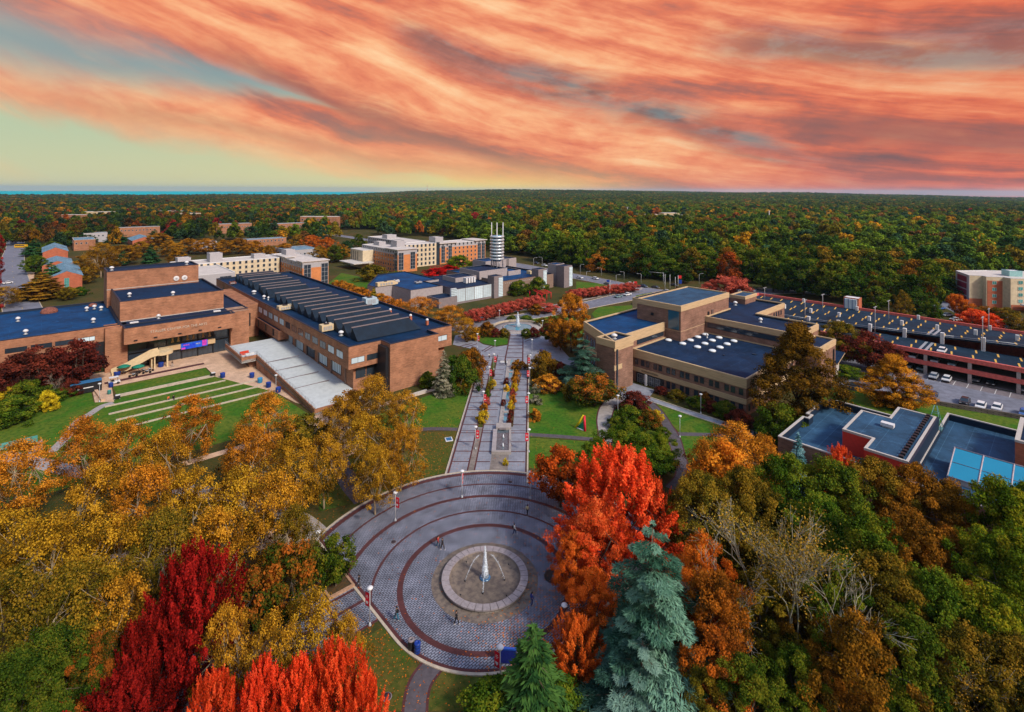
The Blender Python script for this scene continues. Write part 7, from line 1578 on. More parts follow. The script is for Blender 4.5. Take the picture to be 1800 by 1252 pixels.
b = MB(); b.quad((xs_(.80, 113.3), 113.3, .09), (xs_(1.12, 113.3), 113.3, .09), (xs_(1.12, 158), 158, .09), (xs_(.80, 158), 158, .09)); structure('mall_planting_soil', b, M_soil)
b = MB(); b.quad((mx(1, 113)+.3, 113, .045), (mx(2, 113), 113, .045), (mx(2, 160), 160, .045), (mx(1, 160)+.3, 160, .045)); structure('mall_left_planting', b, M_lawn2)
for yy in (120.5, 134, 147):
    o = thing('channel_weir', 'small pale stone weir across the water channel, %s from the plaza' % {120.5: 'first', 134: 'second', 147: 'third'}[yy], 'weir', (xs_(.6, yy), yy, 0)); b = MB(); b.box((xs_(.6, yy), yy, .2), (1.5, .7, .4)); b.build('slab', M_conc, o); b = MB(); b.box((xs_(.6, yy), yy-.45, .14), (.9, .2, .2)); b.build('lip', M_stone, o)
# ------------------------------------------------------------------ lamps with banners
M_pole = mat('lamp_pole_paint', (0.52, 0.52, 0.54), 0.5, 0.1); M_poledk = mat('lamp_pole_dark', (0.03, 0.03, 0.035), 0.5, 0.1)
M_ban = mat('banner_red', (0.68, 0.008, 0.028), 0.7, 0.15, 1.2)
def lampmesh():
    b = MB(); b.lathe([(.055, .35), (.05, 2.2), (.042, 4.15)], (0, 0, 0), 8); pole = b.mesh('pole', M_pole)
    b = MB(); b.lathe([(.20, 0), (.20, .12), (.12, .2), (.09, .42)], (0, 0, 0), 10); base = b.mesh('base', M_galv)
    b = MB(); b.lathe([(.07, 4.1), (.16, 4.18), (.26, 4.42), (.26, 4.46)], (0, 0, 0), 14, caps=False); gl = b.mesh('lantern_glass', mat('lantern_glass', (0.62, 0.68, 0.70), 0.25, 0.05))
    b = MB(); b.lathe([(.36, 4.44), (.38, 4.50), (.30, 4.60), (.10, 4.66), (.01, 4.67)], (0, 0, 0), 16); cap = b.mesh('cap', M_white)
    b = MB(); b.tube([(0, 0, 3.85), (.75, 0, 3.85)], .02, 5); arm1 = b.mesh('banner_arm', M_galv)
    b = MB(); b.tube([(0, 0, 2.15), (.75, 0, 2.15)], .02, 5); arm2 = b.mesh('banner_arm', M_galv)
    b = MB(); n_ = 6
    for i in range(n_):
        za, zb = 2.18+1.64*i/n_, 2.18+1.64*(i+1)/n_; w0, w1 = .03*math.sin(i*1.1), .03*math.sin((i+1)*1.1)
        b.add([(.08, -.012+w0, za), (.72, -.012+w0, za), (.72, -.012+w1, zb), (.08, -.012+w1, zb), (.08, .012+w0, za), (.72, .012+w0, za), (.72, .012+w1, zb), (.08, .012+w1, zb)], [(0, 1, 2, 3), (7, 6, 5, 4), (1, 5, 6, 2), (4, 0, 3, 7)])
    ban = b.mesh('banner', M_ban)
    b = MB()
    for y_, s_ in ((-.06, 1), (.06, -1)):
        f_ = [(.22, y_, 2.62), (.40, y_, 2.42), (.58, y_, 2.62), (.58, y_, 2.80), (.22, y_, 2.80)]; b.add(f_, [(0, 1, 2, 3, 4) if s_ > 0 else (4, 3, 2, 1, 0)])
        for z_, w_ in ((3.45, .12), (3.30, .20), (3.15, .08)): q_ = [(.4-w_, y_, z_), (.4+w_, y_, z_), (.4+w_, y_, z_+.06), (.4-w_, y_, z_+.06)]; b.add(q_, [(0, 1, 2, 3) if s_ > 0 else (3, 2, 1, 0)])
    emb = b.mesh('banner_emblem', M_white)
    return pole, base, gl, cap, arm1, arm2, ban, emb
LM = lampmesh()
def lamp(px, py, label, ban=None, dark=False, group='lamp posts of plaza, mall and lawns', h=1.0):
    p = P(px, py, 0); r = thing('street_lamp', label, 'lamp post', (p.x, p.y, 0.02), 0.0001 if ban is None else ban, group, h)
    for nm, me in zip(('pole', 'base', 'lantern_glass', 'cap'), LM[:4]): part(nm, me, r, mats=[M_poledk] if (dark and nm in ('pole', 'base')) else None)
    if ban is not None:
        part('banner_arm', LM[4], r); part('banner_arm', LM[5], r); q_ = part('banner', LM[6], r); part('banner_emblem', LM[7], q_)
    return r
lamp(695, 916, 'bannered lamp post at the upper left of the plaza', -0.5); lamp(812, 875, 'lamp post at the top of the plaza facing the mall, banner seen edge on', 1.4); lamp(932, 877, 'lamp post right of the mall mouth with narrow red banner', 1.9)
lamp(650, 1100, 'bannered lamp post at the lower left corner of the plaza', PI-.5); lamp(879, 1214, 'bannered lamp post beside the blue notice board below the plaza', PI-.6); lamp(559, 992, 'plain lamp post at the far left tip of the plaza, no banner', None); lamp(992, 1133, 'black lamp post at the right rim of the plaza', None, True)
for i, (px, py) in enumerate(((868, 650), (860, 675), (849.5, 722), (836, 790))): lamp(px, py, 'lamp with red banner on the left mall edge, %s from the far end' % ORD[i], -.1)
for i, (px, py) in enumerate(((932, 652), (931, 676.5), (929, 725.4), (929.6, 795))): lamp(px, py, 'lamp with red banner on the right mall edge, %s from the far end' % ORD[i], PI+.05)
for px, py, lb in ((870, 624, 'plain lamp on the far square left of the walk'), (935, 622, 'plain lamp on the far square right of the walk'), (796, 674, 'plain lamp between frosted spruce and dark bushes'), (1086, 729.6, 'lamp at the head of the curved hall path'), (1231.8, 727, 'lamp on the hall walk under the windows'), (1195, 769, 'lamp at the crossing of the garden paths'), (1348.7, 761, 'lamp under the dark trees at the hall corner'), (485, 690.7, 'lamp on the courtyard among the blue drums'), (175, 707, 'lamp beside the black container'), (465, 771, 'lamp in the gold grove near the lawn edge'), (613.6, 792, 'lamp in the gold grove near the dark path'), (953.6, 585.5, 'lamp right of the far fountain'), (1063.7, 800, 'lamp at the lower end of the curved hall path'), (878, 566, 'lamp on the road side behind the far fountain'), (100, 1165, 'lamp hidden in dark green leaves at the lower left')):
    lamp(px, py, lb)
lamp(839, 611, 'bannered lamp on the far square by the gallery corner', -.2)
# road lamps, poles, signs
def roadlamp(px, yb, yt, label, az=0.0, kind=0, z=0.0, group='tall road lamps'):
    p = P(px, yb, z); h = (yb-yt)*p.y/F; r = thing('road_lamp', label, 'street lamp', (p.x, p.y, z), az, group)
    b = MB(); b.tube([(0, 0, 0), (0, 0, h*.85), (0, 0, h if kind else h*.93)], [.12, .09, .07], 7); b.build('pole', M_pole, r, True)
    b = MB()
    if kind == 0: b.tube([(0, 0, h*.92), (.5, 0, h*.985), (1.8, 0, h)], [.06, .05, .04], 5)
    else: b.tube([(-.9, 0, h), (.9, 0, h)], .06, 5)
    b.build('arm', M_pole, r, True)
    for x_ in ((2.0,) if kind == 0 else (-.95, .95)): b = MB(); b.box((x_, 0, h-.02), (.9, .4, .16)); b.build('lamp_head', M_galv, r, True)
for i, (px, yb, yt) in enumerate(((1020, 482, 465), (1057, 485, 471), (1031, 492, 477), (1097, 492, 477.5), (1083, 497, 483), (1127, 499, 481), (1229, 500, 481), (953, 470, 452), (938, 474, 453))):
    roadlamp(px, yb, yt, 'curved arm road lamp along the campus road, %s in turn from the union' % ORD[i], PI if i % 2 else .2)
for i, (px, yb, yt) in enumerate(((1344, 527, 506), (1415, 563, 528), (1446, 550, 518), (1538, 585, 540), (1562, 563, 529), (1727, 616, 558), (1738, 583, 543))):
    roadlamp(px, yb-1, yt, 'twin headed lamp on the garage roof deck, %s from the left' % ORD[i], GA, 1, 7.9 if i != 5 else 9.0, 'twin lamps on the garage deck')
def poleflag(px, yb, yt, cols_, label, name='flag_pole'):
    p = P(px, yb, 0); h = (yb-yt)*p.y/F; r = thing(name, label, 'pole', (p.x, p.y, 0), 0.0, 'poles at the road junction')
    b = MB(); b.tube([(0, 0, 0), (0, 0, h)], [.14, .08], 6); b.build('pole', M_white, r, True)
    for k, (m, z0, z1, x_) in enumerate(cols_): b = MB(); b.box((x_, 0, h*(z0+z1)/2), (1.7, .05, h*(z1-z0))); b.build('flag', m, r, True)
poleflag(1169, 508, 482, [], 'tall white pole at the road junction, left one'); poleflag(1177.7, 507, 483, [], 'white pole at the road junction, middle one'); poleflag(1187, 506, 487, [], 'shorter white pole at the road junction, right one')
poleflag(1192, 504, 484, [(M_red, .72, .98, 1.0), (M_blue, .25, .6, 1.2)], 'pole with red and blue flags at the road junction'); poleflag(1072, 521, 492, [(M_blue, .86, 1.0, -.8)], 'pole with a blue sign beside the campus road'); poleflag(1114, 512, 495, [(M_red, .75, 1.0, .8)], 'pole with a red banner beside the campus road'); poleflag(1275, 493, 481, [(M_red, .7, 1.0, .8)], 'pole with a red flag before the woods')
p = P(1166, 500, 0); r = thing('traffic_signal', 'traffic signal mast with a long arm over the junction', 'traffic signal', (p.x, p.y, 0)); b = MB(); b.tube([(p.x, p.y, 0), (p.x, p.y, 6.6)], .13, 6); b.build('pole', M_galv, r); b = MB(); b.tube([(p.x, p.y, 6.3), (p.x-8, p.y, 6.9)], .08, 5); b.build('arm', M_galv, r); b = MB(); b.box((p.x-7, p.y, 6.3), (.4, .35, 1.0)); b.build('signal_head', M_dark, r)
# ------------------------------------------------------------------ cars
def carmeshes():
    L, W_, = 4.5, 1.8
    b = MB(); prof = [(-2.25, .35), (-2.25, .72), (-2.12, .88), (-1.35, .95), (1.55, .98), (2.15, .92), (2.25, .7), (2.25, .35)]
    n_ = len(prof)
    for sx, k in ((-1, 0), (1, 1)): b.v += [(x, sx*W_/2*(1.0 if z < .8 else .94), z) for x, z in prof]
    for i in range(n_): j = (i+1) % n_; b.f.append((i, j, n_+j, n_+i)); b.mi.append(0); b.sm.append(False)
    b.f.append(tuple(range(n_-1, -1, -1))); b.f.append(tuple(range(n_, 2*n_))); b.mi += [0, 0]; b.sm += [False, False]
    body = b.mesh('body', None or M_white)
    def trap(x0, x1, x2, x3, z0, z1, w0, w1):
        b_ = MB(); v = [(x0, -w0, z0), (x1, -w0, z0), (x1, w0, z0), (x0, w0, z0), (x2, -w1, z1), (x3, -w1, z1), (x3, w1, z1), (x2, w1, z1)]
        b_.add(v, [(0, 3, 2, 1), (0, 1, 5, 4), (1, 2, 6, 5), (2, 3, 7, 6), (3, 0, 4, 7), (4, 5, 6, 7)]); return b_
    glass = trap(-1.45, 1.75, -.75, 1.15, .93, 1.40, .80, .62).mesh('windows', M_glass)
    roof = trap(-.80, 1.2, -.62, 1.0, 1.395, 1.46, .64, .58).mesh('roof', M_white)
    b = MB(); 
    for k in range(14): pass
    b.tube([(0, -.11, 0), (0, .11, 0)], .33, 14); wheel = b.mesh('wheel', M_dark)
    b = MB(); b.box((0, 0, 0), (.08, .42, .16)); hl = b.mesh('headlight', mat('headlamp', (.8, .8, .75), .2)); b = MB(); b.box((0, 0, 0), (.06, .4, .14)); tl = b.mesh('taillight', M_red)
    b = MB(); b.box((0, 0, 0), (.10, 1.75, .22)); bp_ = b.mesh('bumper', M_dark)
    return body, glass, roof, wheel, hl, tl, bp_
CM = carmeshes()
CARC = {'white': (.72, .72, .72), 'silver': (.38, .40, .42), 'black': (.015, .016, .02), 'navy': (.012, .03, .08), 'blue': (.03, .12, .35), 'teal': (.16, .26, .28), 'red': (.4, .02, .02), 'grey': (.14, .15, .16)}
def car(x, y, z, ang, colr, label, group, sc_=1.0):
    m = mat('car_'+colr, CARC[colr], 0.28, 0.03, 1.0, spec=.6)
    r = thing('parked_car', label, 'car', (x, y, z), ang, group, sc_)
    part('body', CM[0], r, mats=[m]); part('windows', CM[1], r); part('roof', CM[2], r, mats=[m])
    for sx in (-1.4, 1.4):
        for sy in (-.82, .82): part('wheel', CM[3], r, (sx, sy, .33))
    for sy in (-.6, .6): part('headlight', CM[4], r, (-2.24, sy, .66)); part('taillight', CM[5], r, (2.24, sy, .74))
    part('bumper', CM[6], r, (-2.27, 0, .42)); part('bumper', CM[6], r, (2.27, 0, .42))
def carp(px, py, ang, colr, label, group, z=0.03): p = P(px, py, z); car(p.x, p.y, z, ang, colr, label, group)
G1 = 'cars on the campus road'; u_, v_ = GA, GA+PI/2
rd = math.atan2(P(1130, 510).y-P(1000, 484).y, P(1130, 510).x-P(1000, 484).x)
for px, py, c_, w_ in ((942.5, 464, 'navy', 'nearest the silver tower'), (957, 468, 'white', 'second beyond the union'), (1019, 490, 'white', 'beside the green slope'), (1046, 491, 'white', 'right of the other near the green slope'), (1108, 500.5, 'white', 'under the road lamps'), (1131, 505, 'navy', 'entering the junction'), (1152, 507, 'black', 'in the junction'), (1185, 503, 'black', 'behind the white poles'), (1203, 510, 'grey', 'beyond the junction, first'), (1214, 510, 'white', 'beyond the junction, second'), (1226, 511, 'silver', 'beyond the junction, third'), (1246, 505, 'white', 'by the far verge'), (1290, 512, 'navy', 'far right, behind the penthouse'), (1262, 513, 'grey', 'far right, left of the last')):
    carp(px, py, rd+PI, c_, '%s car on the campus road %s' % (c_, w_), G1)
rs2 = math.atan2(P(1110, 520).y-P(1050, 533).y, P(1110, 520).x-P(1050, 533).x)
carp(1087, 523, rs2, 'teal', 'grey green car turning down the side road', G1); carp(1103, 519.5, rs2, 'white', 'white car following the grey green one on the side road', G1); carp(1117, 535, rs2+.6, 'red', 'dark red car parked by the walled plant deck', G1)
carp(12.5, 499, 1.35, 'white', 'white car driving on the west road at the left edge', 'cars on the west road'); carp(24, 428, 1.35, 'grey', 'grey car far up the west road', 'cars on the west road'); carp(38, 521, 0, 'white', 'white car parked beside the west road paving', 'cars on the west road'); carp(44, 527, 0, 'silver', 'silver car parked beside the white one on the west side', 'cars on the west road'); carp(36, 556, 0, 'navy', 'navy car at the kerb below the west parking', 'cars on the west road')
G2 = 'cars around the parking garage'
for i, (px, py, c_) in enumerate(((970, 472, 'silver'), (988, 476, 'black'), (1068, 499, 'grey'), (1172, 512, 'silver'), (1232, 514, 'black'), (1303, 510, 'white'), (1320, 511, 'silver'), (1338, 509, 'black'))): carp(px, py+2, rd+PI, c_, '%s car in the traffic line on the campus road, %s from the left' % (c_, ORD[i]), G1)
for i, (t, c_) in enumerate(((26.8, 'silver'), (24.0, 'white'))): x, y, _ = at(184.9, t); car(x, y, .03, u_, c_, '%s car in the open bays below the garage front' % c_, G2)
for i, (t, c_) in enumerate(((33.5, 'silver'), (30.4, 'teal'), (18.5, 'grey'), (15.4, 'black'), (9.6, 'silver'), (6.5, 'black'), (40.2, 'black'))):
    x, y, _ = at(190.4, t); car(x, y, .12, u_, c_, '%s car under the garage on the ground floor, %s from the left' % (c_, ('second', 'third', 'fourth', 'fifth', 'sixth', 'seventh', 'first')[i]), G2)
for i, (t, c_) in enumerate(((41.5, 'silver'), (32.3, 'white'), (27.2, 'silver'), (23.4, 'teal'), (46, 'black'))):
    x, y, _ = at(190.2, t); car(x, y, 3.22, u_, c_, '%s car on the middle floor of the garage, %s from the left' % (c_, ('second', 'third', 'fourth', 'fifth', 'first')[i]), G2)
x, y, _ = at(190.4, 25.8); car(x, y, 6.32, u_, 'white', 'lone white car on the front roof deck of the garage', G2)
for i, (px, py, c_) in enumerate(((1639, 698, 'navy'), (1696, 709, 'black'), (1724, 717, 'white'), (1752.5, 720, 'white'), (1801, 730, 'blue'))): carp(px, py, u_, c_, '%s car parked against the low wall of the service road, %s from the left' % (c_, ORD[i]), G2)
carp(1504, 683, v_, 'black', 'black car parked alone behind the stone wall', G2)
for i, (px, py, c_) in enumerate(((1652, 544, 'blue'), (1664.5, 556, 'silver'), (1680, 564, 'white'), (1772, 578, 'black'), (1757, 575, 'navy'))): carp(px, py, .2, c_, '%s car in the hotel car park, %s from the left' % (c_, ORD[i]), 'cars in the hotel car park')
p = P(37, 436, 0); r = thing('school_bus', 'yellow bus parked far up the west road', 'bus', (p.x, p.y, 0), 0.1)
b = MB(); b.box((0, 0, 1.75), (9, 2.5, 2.4)); b.build('body', mat('bus_yellow', (.75, .42, .02), .5), r, True); b = MB(); b.box((-.3, -1.27, 2.2), (7.6, .04, .8)); b.build('window_band', M_glass, r, True)
for sx in (-3, 3):
    for sy in (-1.1, 1.1): part('wheel', CM[3], r, (sx, sy, .45))
# ------------------------------------------------------------------ people
def skin_obj(name, J, E, m, parent, sub=1, root=0):
    me = bpy.data.meshes.new(name); me.from_pydata([j[0] for j in J], E, []); o = bpy.data.objects.new(name, me); C.objects.link(o)
    sk = o.modifiers.new('s', 'SKIN'); sk.use_smooth_shade = True
    for i, j in enumerate(J):
        v = me.skin_vertices[0].data[i]; r_ = j[1]; v.radius = r_ if isinstance(r_, tuple) else (r_, r_); v.use_root = (i == root)
    o.modifiers.new('d', 'SUBSURF').levels = sub
    dg = bpy.context.evaluated_depsgraph_get(); me2 = bpy.data.meshes.new_from_object(o.evaluated_get(dg)); bpy.data.objects.remove(o)
    me2.materials.clear(); me2.materials.append(m); me2.polygons.foreach_set('use_smooth', [True]*len(me2.polygons))
    o = bpy.data.objects.new(name, me2); C.objects.link(o); o.parent = parent; return o
M_skin = mat('skin', (0.42, 0.24, 0.16), 0.6, 0.05)
def person(px, py, label, facing, top, legs, hairc=(.015, .01, .008), pack=None, stride=.28, shoe=(.5, .5, .5), skirt=False, h=1.72, sit=False, group='people walking across the plaza and mall', z=0.06):
    p = P(px, py, 0); r = thing('person', label, 'person', (p.x, p.y, z), facing, group, h/1.72)
    s = stride; zs = 0.0
    def ft(sg, off): # hip, knee, ankle, toe; +x forward
        if sit: return [((-.02, sg*.09, .30), (.085, .085)), ((.42, sg*.11, .34), (.06, .06)), ((.62, sg*.11, .06), (.045, .045)), ((.76, sg*.11, .04), (.035, .03))]
        kx = off*.55+.05; return [((0, sg*.09, .90), (.085, .085)), ((kx, sg*.095, .49), (.058, .058)), ((off, sg*.10, .09 if off > 0 else .13), (.042, .042)), ((off+.17, sg*.11, .04), (.04, .03))]
    dz = -.60 if sit else 0
    J = [((0, 0, .95+dz), (.12, .14)), ((.0, 0, 1.18+dz), (.105, .14)), ((.02, 0, 1.38+dz), (.10, .16)), ((.02, 0, 1.50+dz), (.05, .05)), ((.04, 0, 1.58+dz), (.075, .07)), ((.05, 0, 1.68+dz), (.062, .06))]
    E = [(0, 1), (1, 2), (2, 3), (3, 4), (4, 5)]; JL = []; EL = []
    for sg, off in ((1, s), (-1, -s)):
        L = ft(sg, off); k = len(J); J += L; E += [(0, k), (k, k+1), (k+1, k+2), (k+2, k+3)]
    arms = []
    for sg, off in ((1, -s*.8), (-1, s*.8)):
        k = len(J); A = [((.0, sg*.19, 1.42+dz), (.048, .048)), ((off*.45-.02, sg*.24, 1.15+dz), (.037, .037)), ((off+.05, sg*.23, .93+dz), (.026, .026)), ((off+.08, sg*.225, .87+dz), (.030, .022))]
        J += A; E += [(2, k), (k, k+1), (k+1, k+2), (k+2, k+3)]; hx, hy, hz_ = A[3][0]
        for f_, (dx_, dl) in enumerate(((-.030, .075), (-.010, .085), (.012, .08), (.030, .065), (.045, .045))):
            m_ = len(J); J += [((hx+dx_*.6, hy, hz_-.03), (.009, .009)), ((hx+dx_+.01, hy-sg*.008, hz_-.03-dl), (.007, .007))]; E += [(k+3, m_), (m_, m_+1)]
        arms.append(A)
    skin_obj('body', J, E, M_skin, r)
    mt_ = mat('cloth_%d_%d_%d' % tuple(int(c_*100) for c_ in top), top, .85, .15, 6); ml = mat('cloth_%d_%d_%d' % tuple(int(c_*100) for c_ in legs), legs, .85, .15, 6)
    g_ = .018; T = [((0, 0, .93+dz), (.13+g_, .155)), ((0, 0, 1.18+dz), (.12+g_, .15+g_)), ((.02, 0, 1.40+dz), (.11+g_, .165+g_)), ((.02, 0, 1.49+dz), (.065, .07))]; TE = [(0, 1), (1, 2), (2, 3)]
    for A in arms: k = len(T); T += [(A[0][0], (.06, .06)), (A[1][0], (.05, .05)), (A[2][0], (.038, .038))]; TE += [(2, k), (k, k+1), (k+1, k+2)]
    skin_obj('jacket', T, TE, mt_, r)
    Lg = [((0, 0, .97+dz), (.125, .15))]; LE = []
    for sg, off in ((1, s), (-1, -s)):
        L = ft(sg, off); k = len(Lg); w_ = 1.5 if skirt else 1.0; Lg += [(L[0][0], (.10, .10)), (L[1][0], (.078*w_, .078*w_)), (L[2][0], (.068*w_, .068*w_))]; LE += [(0, k), (k, k+1), (k+1, k+2)]
    skin_obj('trousers', Lg, LE, ml, r)
    for sg, off in ((1, s), (-1, -s)):
        L = ft(sg, off); a_, t_ = L[2][0], L[3][0]; b = MB(); b.ball(((a_[0]+t_[0])/2, a_[1], max(.045, t_[2]+.01)), (.14, .05, .05), 0, 8, 5); b.build('shoe', mat('shoe_%d' % int(shoe[0]*100), shoe, .6), r, True)
    b = MB(); b.ball((.03, 0, 1.655+dz), (.098, .088, .085), 0, 10, 7); b.ball((-.04, 0, 1.58+dz), (.06, .08, .11), 0, 8, 6); b.build('hair', mat('hair_%d' % int(hairc[0]*1000), hairc, .8), r, True)
    b = MB()
    for sg in (-1, 1): b.ball((.125, sg*.03, 1.635+dz), .011, 0, 6, 4)
    b.ball((.14, 0, 1.61+dz), (.014, .012, .02), 0, 6, 4); b.ball((.125, 0, 1.575+dz), (.008, .025, .007), 0, 6, 4); b.build('face', mat('face_detail', (.12, .06, .05), .7), r, True)
    if pack: b = MB(); b.ball((-.20, 0, 1.25+dz), (.12, .16, .23), 0, 10, 7); b.build('backpack', mat('pack_%d' % int(pack[0]*100), pack, .8), r, True)
    return r
K = (.012, .012, .015)
person(802, 1099, 'person in black walking in front of the fountain apron', -.2, K, K, shoe=(.6, .6, .6)); person(697, 1092, 'person with backpack and wide teal trousers at the left of the brick ring', 2.6, (.05, .05, .06), (.03, .14, .22), skirt=True, pack=K)
person(935, 1066, 'person in blue standing at the right edge of the fountain apron', .6, (.02, .05, .28), (.03, .04, .16), stride=.15); person(631, 1034, 'person in black hoodie near the square planter', 2.8, K, (.08, .08, .09), shoe=(.5, .5, .5))
person(770, 963, 'person in red top with black backpack walking beside another', -.4, (.45, .05, .04), (.02, .10, .14), pack=K); person(777.5, 967, 'person in black walking just ahead of the one in red', -.4, K, K, shoe=(.7, .7, .7))
person(904, 941, 'person in white top with dark backpack behind the fountain', .1, (.7, .7, .7), (.02, .04, .12), pack=K); person(927, 907, 'person in cream coat at the upper right of the plaza', 1.2, (.55, .45, .25), (.03, .03, .04))
person(843.6, 686, 'person in black on the left walk of the mall', 1.6, K, K); person(860, 631, 'person in white top and black trousers on the far square', 1.5, (.7, .7, .7), K); person(888.5, 643, 'person in black beside the end of the water channel', 1.4, K, K, stride=.1)
person(303, 645, 'person standing by the theatre doors', 1.0, K, (.4, .38, .36)); person(1000, 528, 'person in white walking on the shady footway', 2.8, (.7, .7, .7), K); person(800, 573, 'person in white by the gallery corner', 2.0, (.6, .6, .6), K)
person(296, 704, 'person in orange sitting on the lawn step', -.8, (.7, .16, .04), (.05, .05, .06), sit=True, group='people sitting on the lawn steps'); person(305, 702.5, 'person in black sitting beside the one in orange on the lawn step', -.8, K, K, sit=True, group='people sitting on the lawn steps')
# ------------------------------------------------------------------ bins, boards, furniture
def drum(px, py, label, m, r_=.33, h=.95, group='bins and drums', lid=True):
    p = P(px, py, 0); o = thing('waste_bin', label, 'bin', (p.x, p.y, .05), group=group)
    b = MB(); b.lathe([(r_*.9, 0), (r_, .1), (r_, h*.9), (r_*.95, h)], (0, 0, 0), 16); b.build('barrel', m, o, True)
    b = MB(); b.lathe([(r_*1.06, h*.92), (r_*1.06, h), (r_*.55, h+.10), (r_*.5, h+.04), (.01, h-.05)], (0, 0, 0), 16); b.build('lid', m if m is not M_dark else M_greydk, o, True)
    b = MB(); 
    for z_ in (.3, .62): b.lathe([(r_+.012, z_*h), (r_+.02, z_*h+.03), (r_+.012, z_*h+.06)], (0, 0, 0), 16, caps=False)
    b.build('hoop', M_dark, o, True)
drum(722.5, 1142, 'black litter bin at the plaza edge beside the blue one', M_dark, .36, 1.1); drum(733.5, 1148, 'blue recycling bin at the plaza edge beside the black one', M_blue, .36, 1.1)
for i, (px, py) in enumerate(((391.4, 664), (442.8, 664), (472, 681), (489, 690))): drum(px, py, 'blue drum on the courtyard edge, %s from the left' % ORD[i], M_blue, .62, 1.25)
drum(457, 673, 'light blue drum among the darker drums on the courtyard edge', mat('sky_plastic', (.03, .25, .5), .4), .62, 1.25)
drum(195, 681, 'small blue bin at the corner of the amphitheatre', M_blue, .5, 1.1); drum(192, 693, 'small green bin below the blue one at the amphitheatre', mat('teal_plastic', (.05, .25, .22), .4), .4, .9); drum(952, 598+22, 'dark blue bin beside the far square', M_blue, .5, 1.1)
drum(206, 660, 'dark blue skip under the stair', M_blue, .8, 1.0); drum(283, 645, 'blue bin behind the stair landing', M_blue, .7, 1.2)
for px, py, lb in ((206, 702, 'black and white grill cart at the left end of the stone step'), (374, 662, 'black cart at the right end of the stone step')):
    p = P(px, py, 0); o = thing('service_cart', lb, 'cart', (p.x, p.y, .02), GA); b = MB(); b.box((0, 0, .6), (1.2, .8, .7)); b.build('body', M_dark, o, True); b = MB(); b.box((.1, 0, 1.0), (.9, .7, .12)); b.build('lid', M_white, o, True)
    for sx in (-.5, .5): b = MB(); b.box((sx, 0, .13), (.12, .7, .26)); b.build('leg', M_galv, o, True)
# notice board
p = P(893, 1171, 0); o = thing('notice_board', 'dark blue notice board leaning at the lower rim of the plaza', 'sign', (p.x, p.y, .05), -.08)
b = MB(); b.box((0, 0, 1.05), (1.75, .12, 1.5)); b.build('panel', mat('board_blue', (.008, .016, .16), .5, .2), o, True); b = MB(); b.box((0, -.01, 1.86), (1.8, .25, .16)); b.build('header', mat('board_header', (.02, .08, .42), .4), o, True)
for sx in (-.8, .8): b = MB(); b.box((sx, .02, .3), (.09, .09, .6)); b.build('leg', M_dark, o, True)
# square planter
o = thing('tree_planter', 'square planter of dark mulch with a pale brick edge holding the young maple', 'planter', at(28.7, 65.4), group='planters')
for s0, s1, t0, t1 in ((27.0, 30.5, 63.5, 63.8), (27.0, 30.5, 67.1, 67.4), (27.0, 27.3, 63.8, 67.1), (30.2, 30.5, 63.8, 67.1)):
    b = MB(); gbox(b, s0, s1, t0, t1, .03, .38); b.build('edge', mat('planter_edge', (.45, .27, .17), .8, .2), o)
b = MB(); gbox(b, 27.3, 30.2, 63.8, 67.1, .05, .27); b.build('mulch', M_soil, o)
for i, (px, py, rr) in enumerate(((973, 1014, 1.22),)):
    p = P(px, py, 0); o = thing('tree_grate', 'round black iron tree grate at the right of the plaza', 'grate', (p.x, p.y, .06)); b = MB(); b.lathe([(rr, 0), (rr, .03), (rr*.2, .03)], (0, 0, 0), 28, caps=False); b.build('grate', mat('iron_grate', (.025, .022, .02), .7, .4, 6), o, True); b = MB(); b.lathe([(rr+.08, 0), (rr+.08, .05), (rr, .05)], (0, 0, 0), 28, caps=False); b.build('rim', M_dark, o, True)
for i, (px, py, rr, lb) in enumerate(((692, 953.5, .36, 'dark manhole cover on the left of the plaza between brick rings'), (897, 848, .36, 'dark manhole cover near the mall mouth'), (680, 1226, .45, 'manhole cover in the leafy lawn below the plaza'))):
    p = P(px, py, 0); o = thing('manhole_cover', lb, 'manhole cover', (p.x, p.y, .06)); b = MB(); b.lathe([(rr, 0), (rr, .02), (.01, .022)], (0, 0, 0), 20); b.build('lid', mat('cast_iron', (.06, .04, .045), .7, .3, 8), o, True); b = MB(); b.lathe([(rr+.07, 0), (rr+.07, .012), (rr, .014)], (0, 0, 0), 20, caps=False); b.build('frame', M_greydk, o, True)
p = P(789, 773, 0); o = thing('lawn_hatch', 'blue hatch with white frame set in the lawn left of the mall', 'hatch', (p.x, p.y, .02), .3); b = MB(); b.box((0, 0, .06), (1.5, 1.7, .1)); b.build('frame', M_white, o, True); b = MB(); b.box((0, 0, .12), (1.1, 1.3, .05)); b.build('cover', mat('hatch_blue', (.02, .14, .30), .4), o, True)
# benches
def bench(px, py, label, rz, m=None):
    p = P(px, py, 0); o = thing('park_bench', label, 'bench', (p.x, p.y, .04), rz, 'park benches'); m = m or M_white
    for i in range(3): b = MB(); b.box((0, -.16+.16*i, .45), (2.2, .12, .05)); b.build('seat_slat', m, o, True)
    for i in range(2): b = MB(); b.box((0, .27, .62+.17*i), (2.2, .04, .12)); b.build('back_slat', m, o, True)
    for sx in (-.95, .95): b = MB(); b.box((sx, 0, .22), (.08, .5, .44)); b.build('leg', m, o, True)
bench(1293, 741, 'white bench on the hall walk', GA-PI/2); bench(537, 1010, 'grey bench behind the square planter', GA+PI/2, M_grey); bench(448, 1070, 'grey stone bench under the trees left of the side walk', GA, M_grey)
bench(886, 640, 'white bench at the end of the channel', .1)
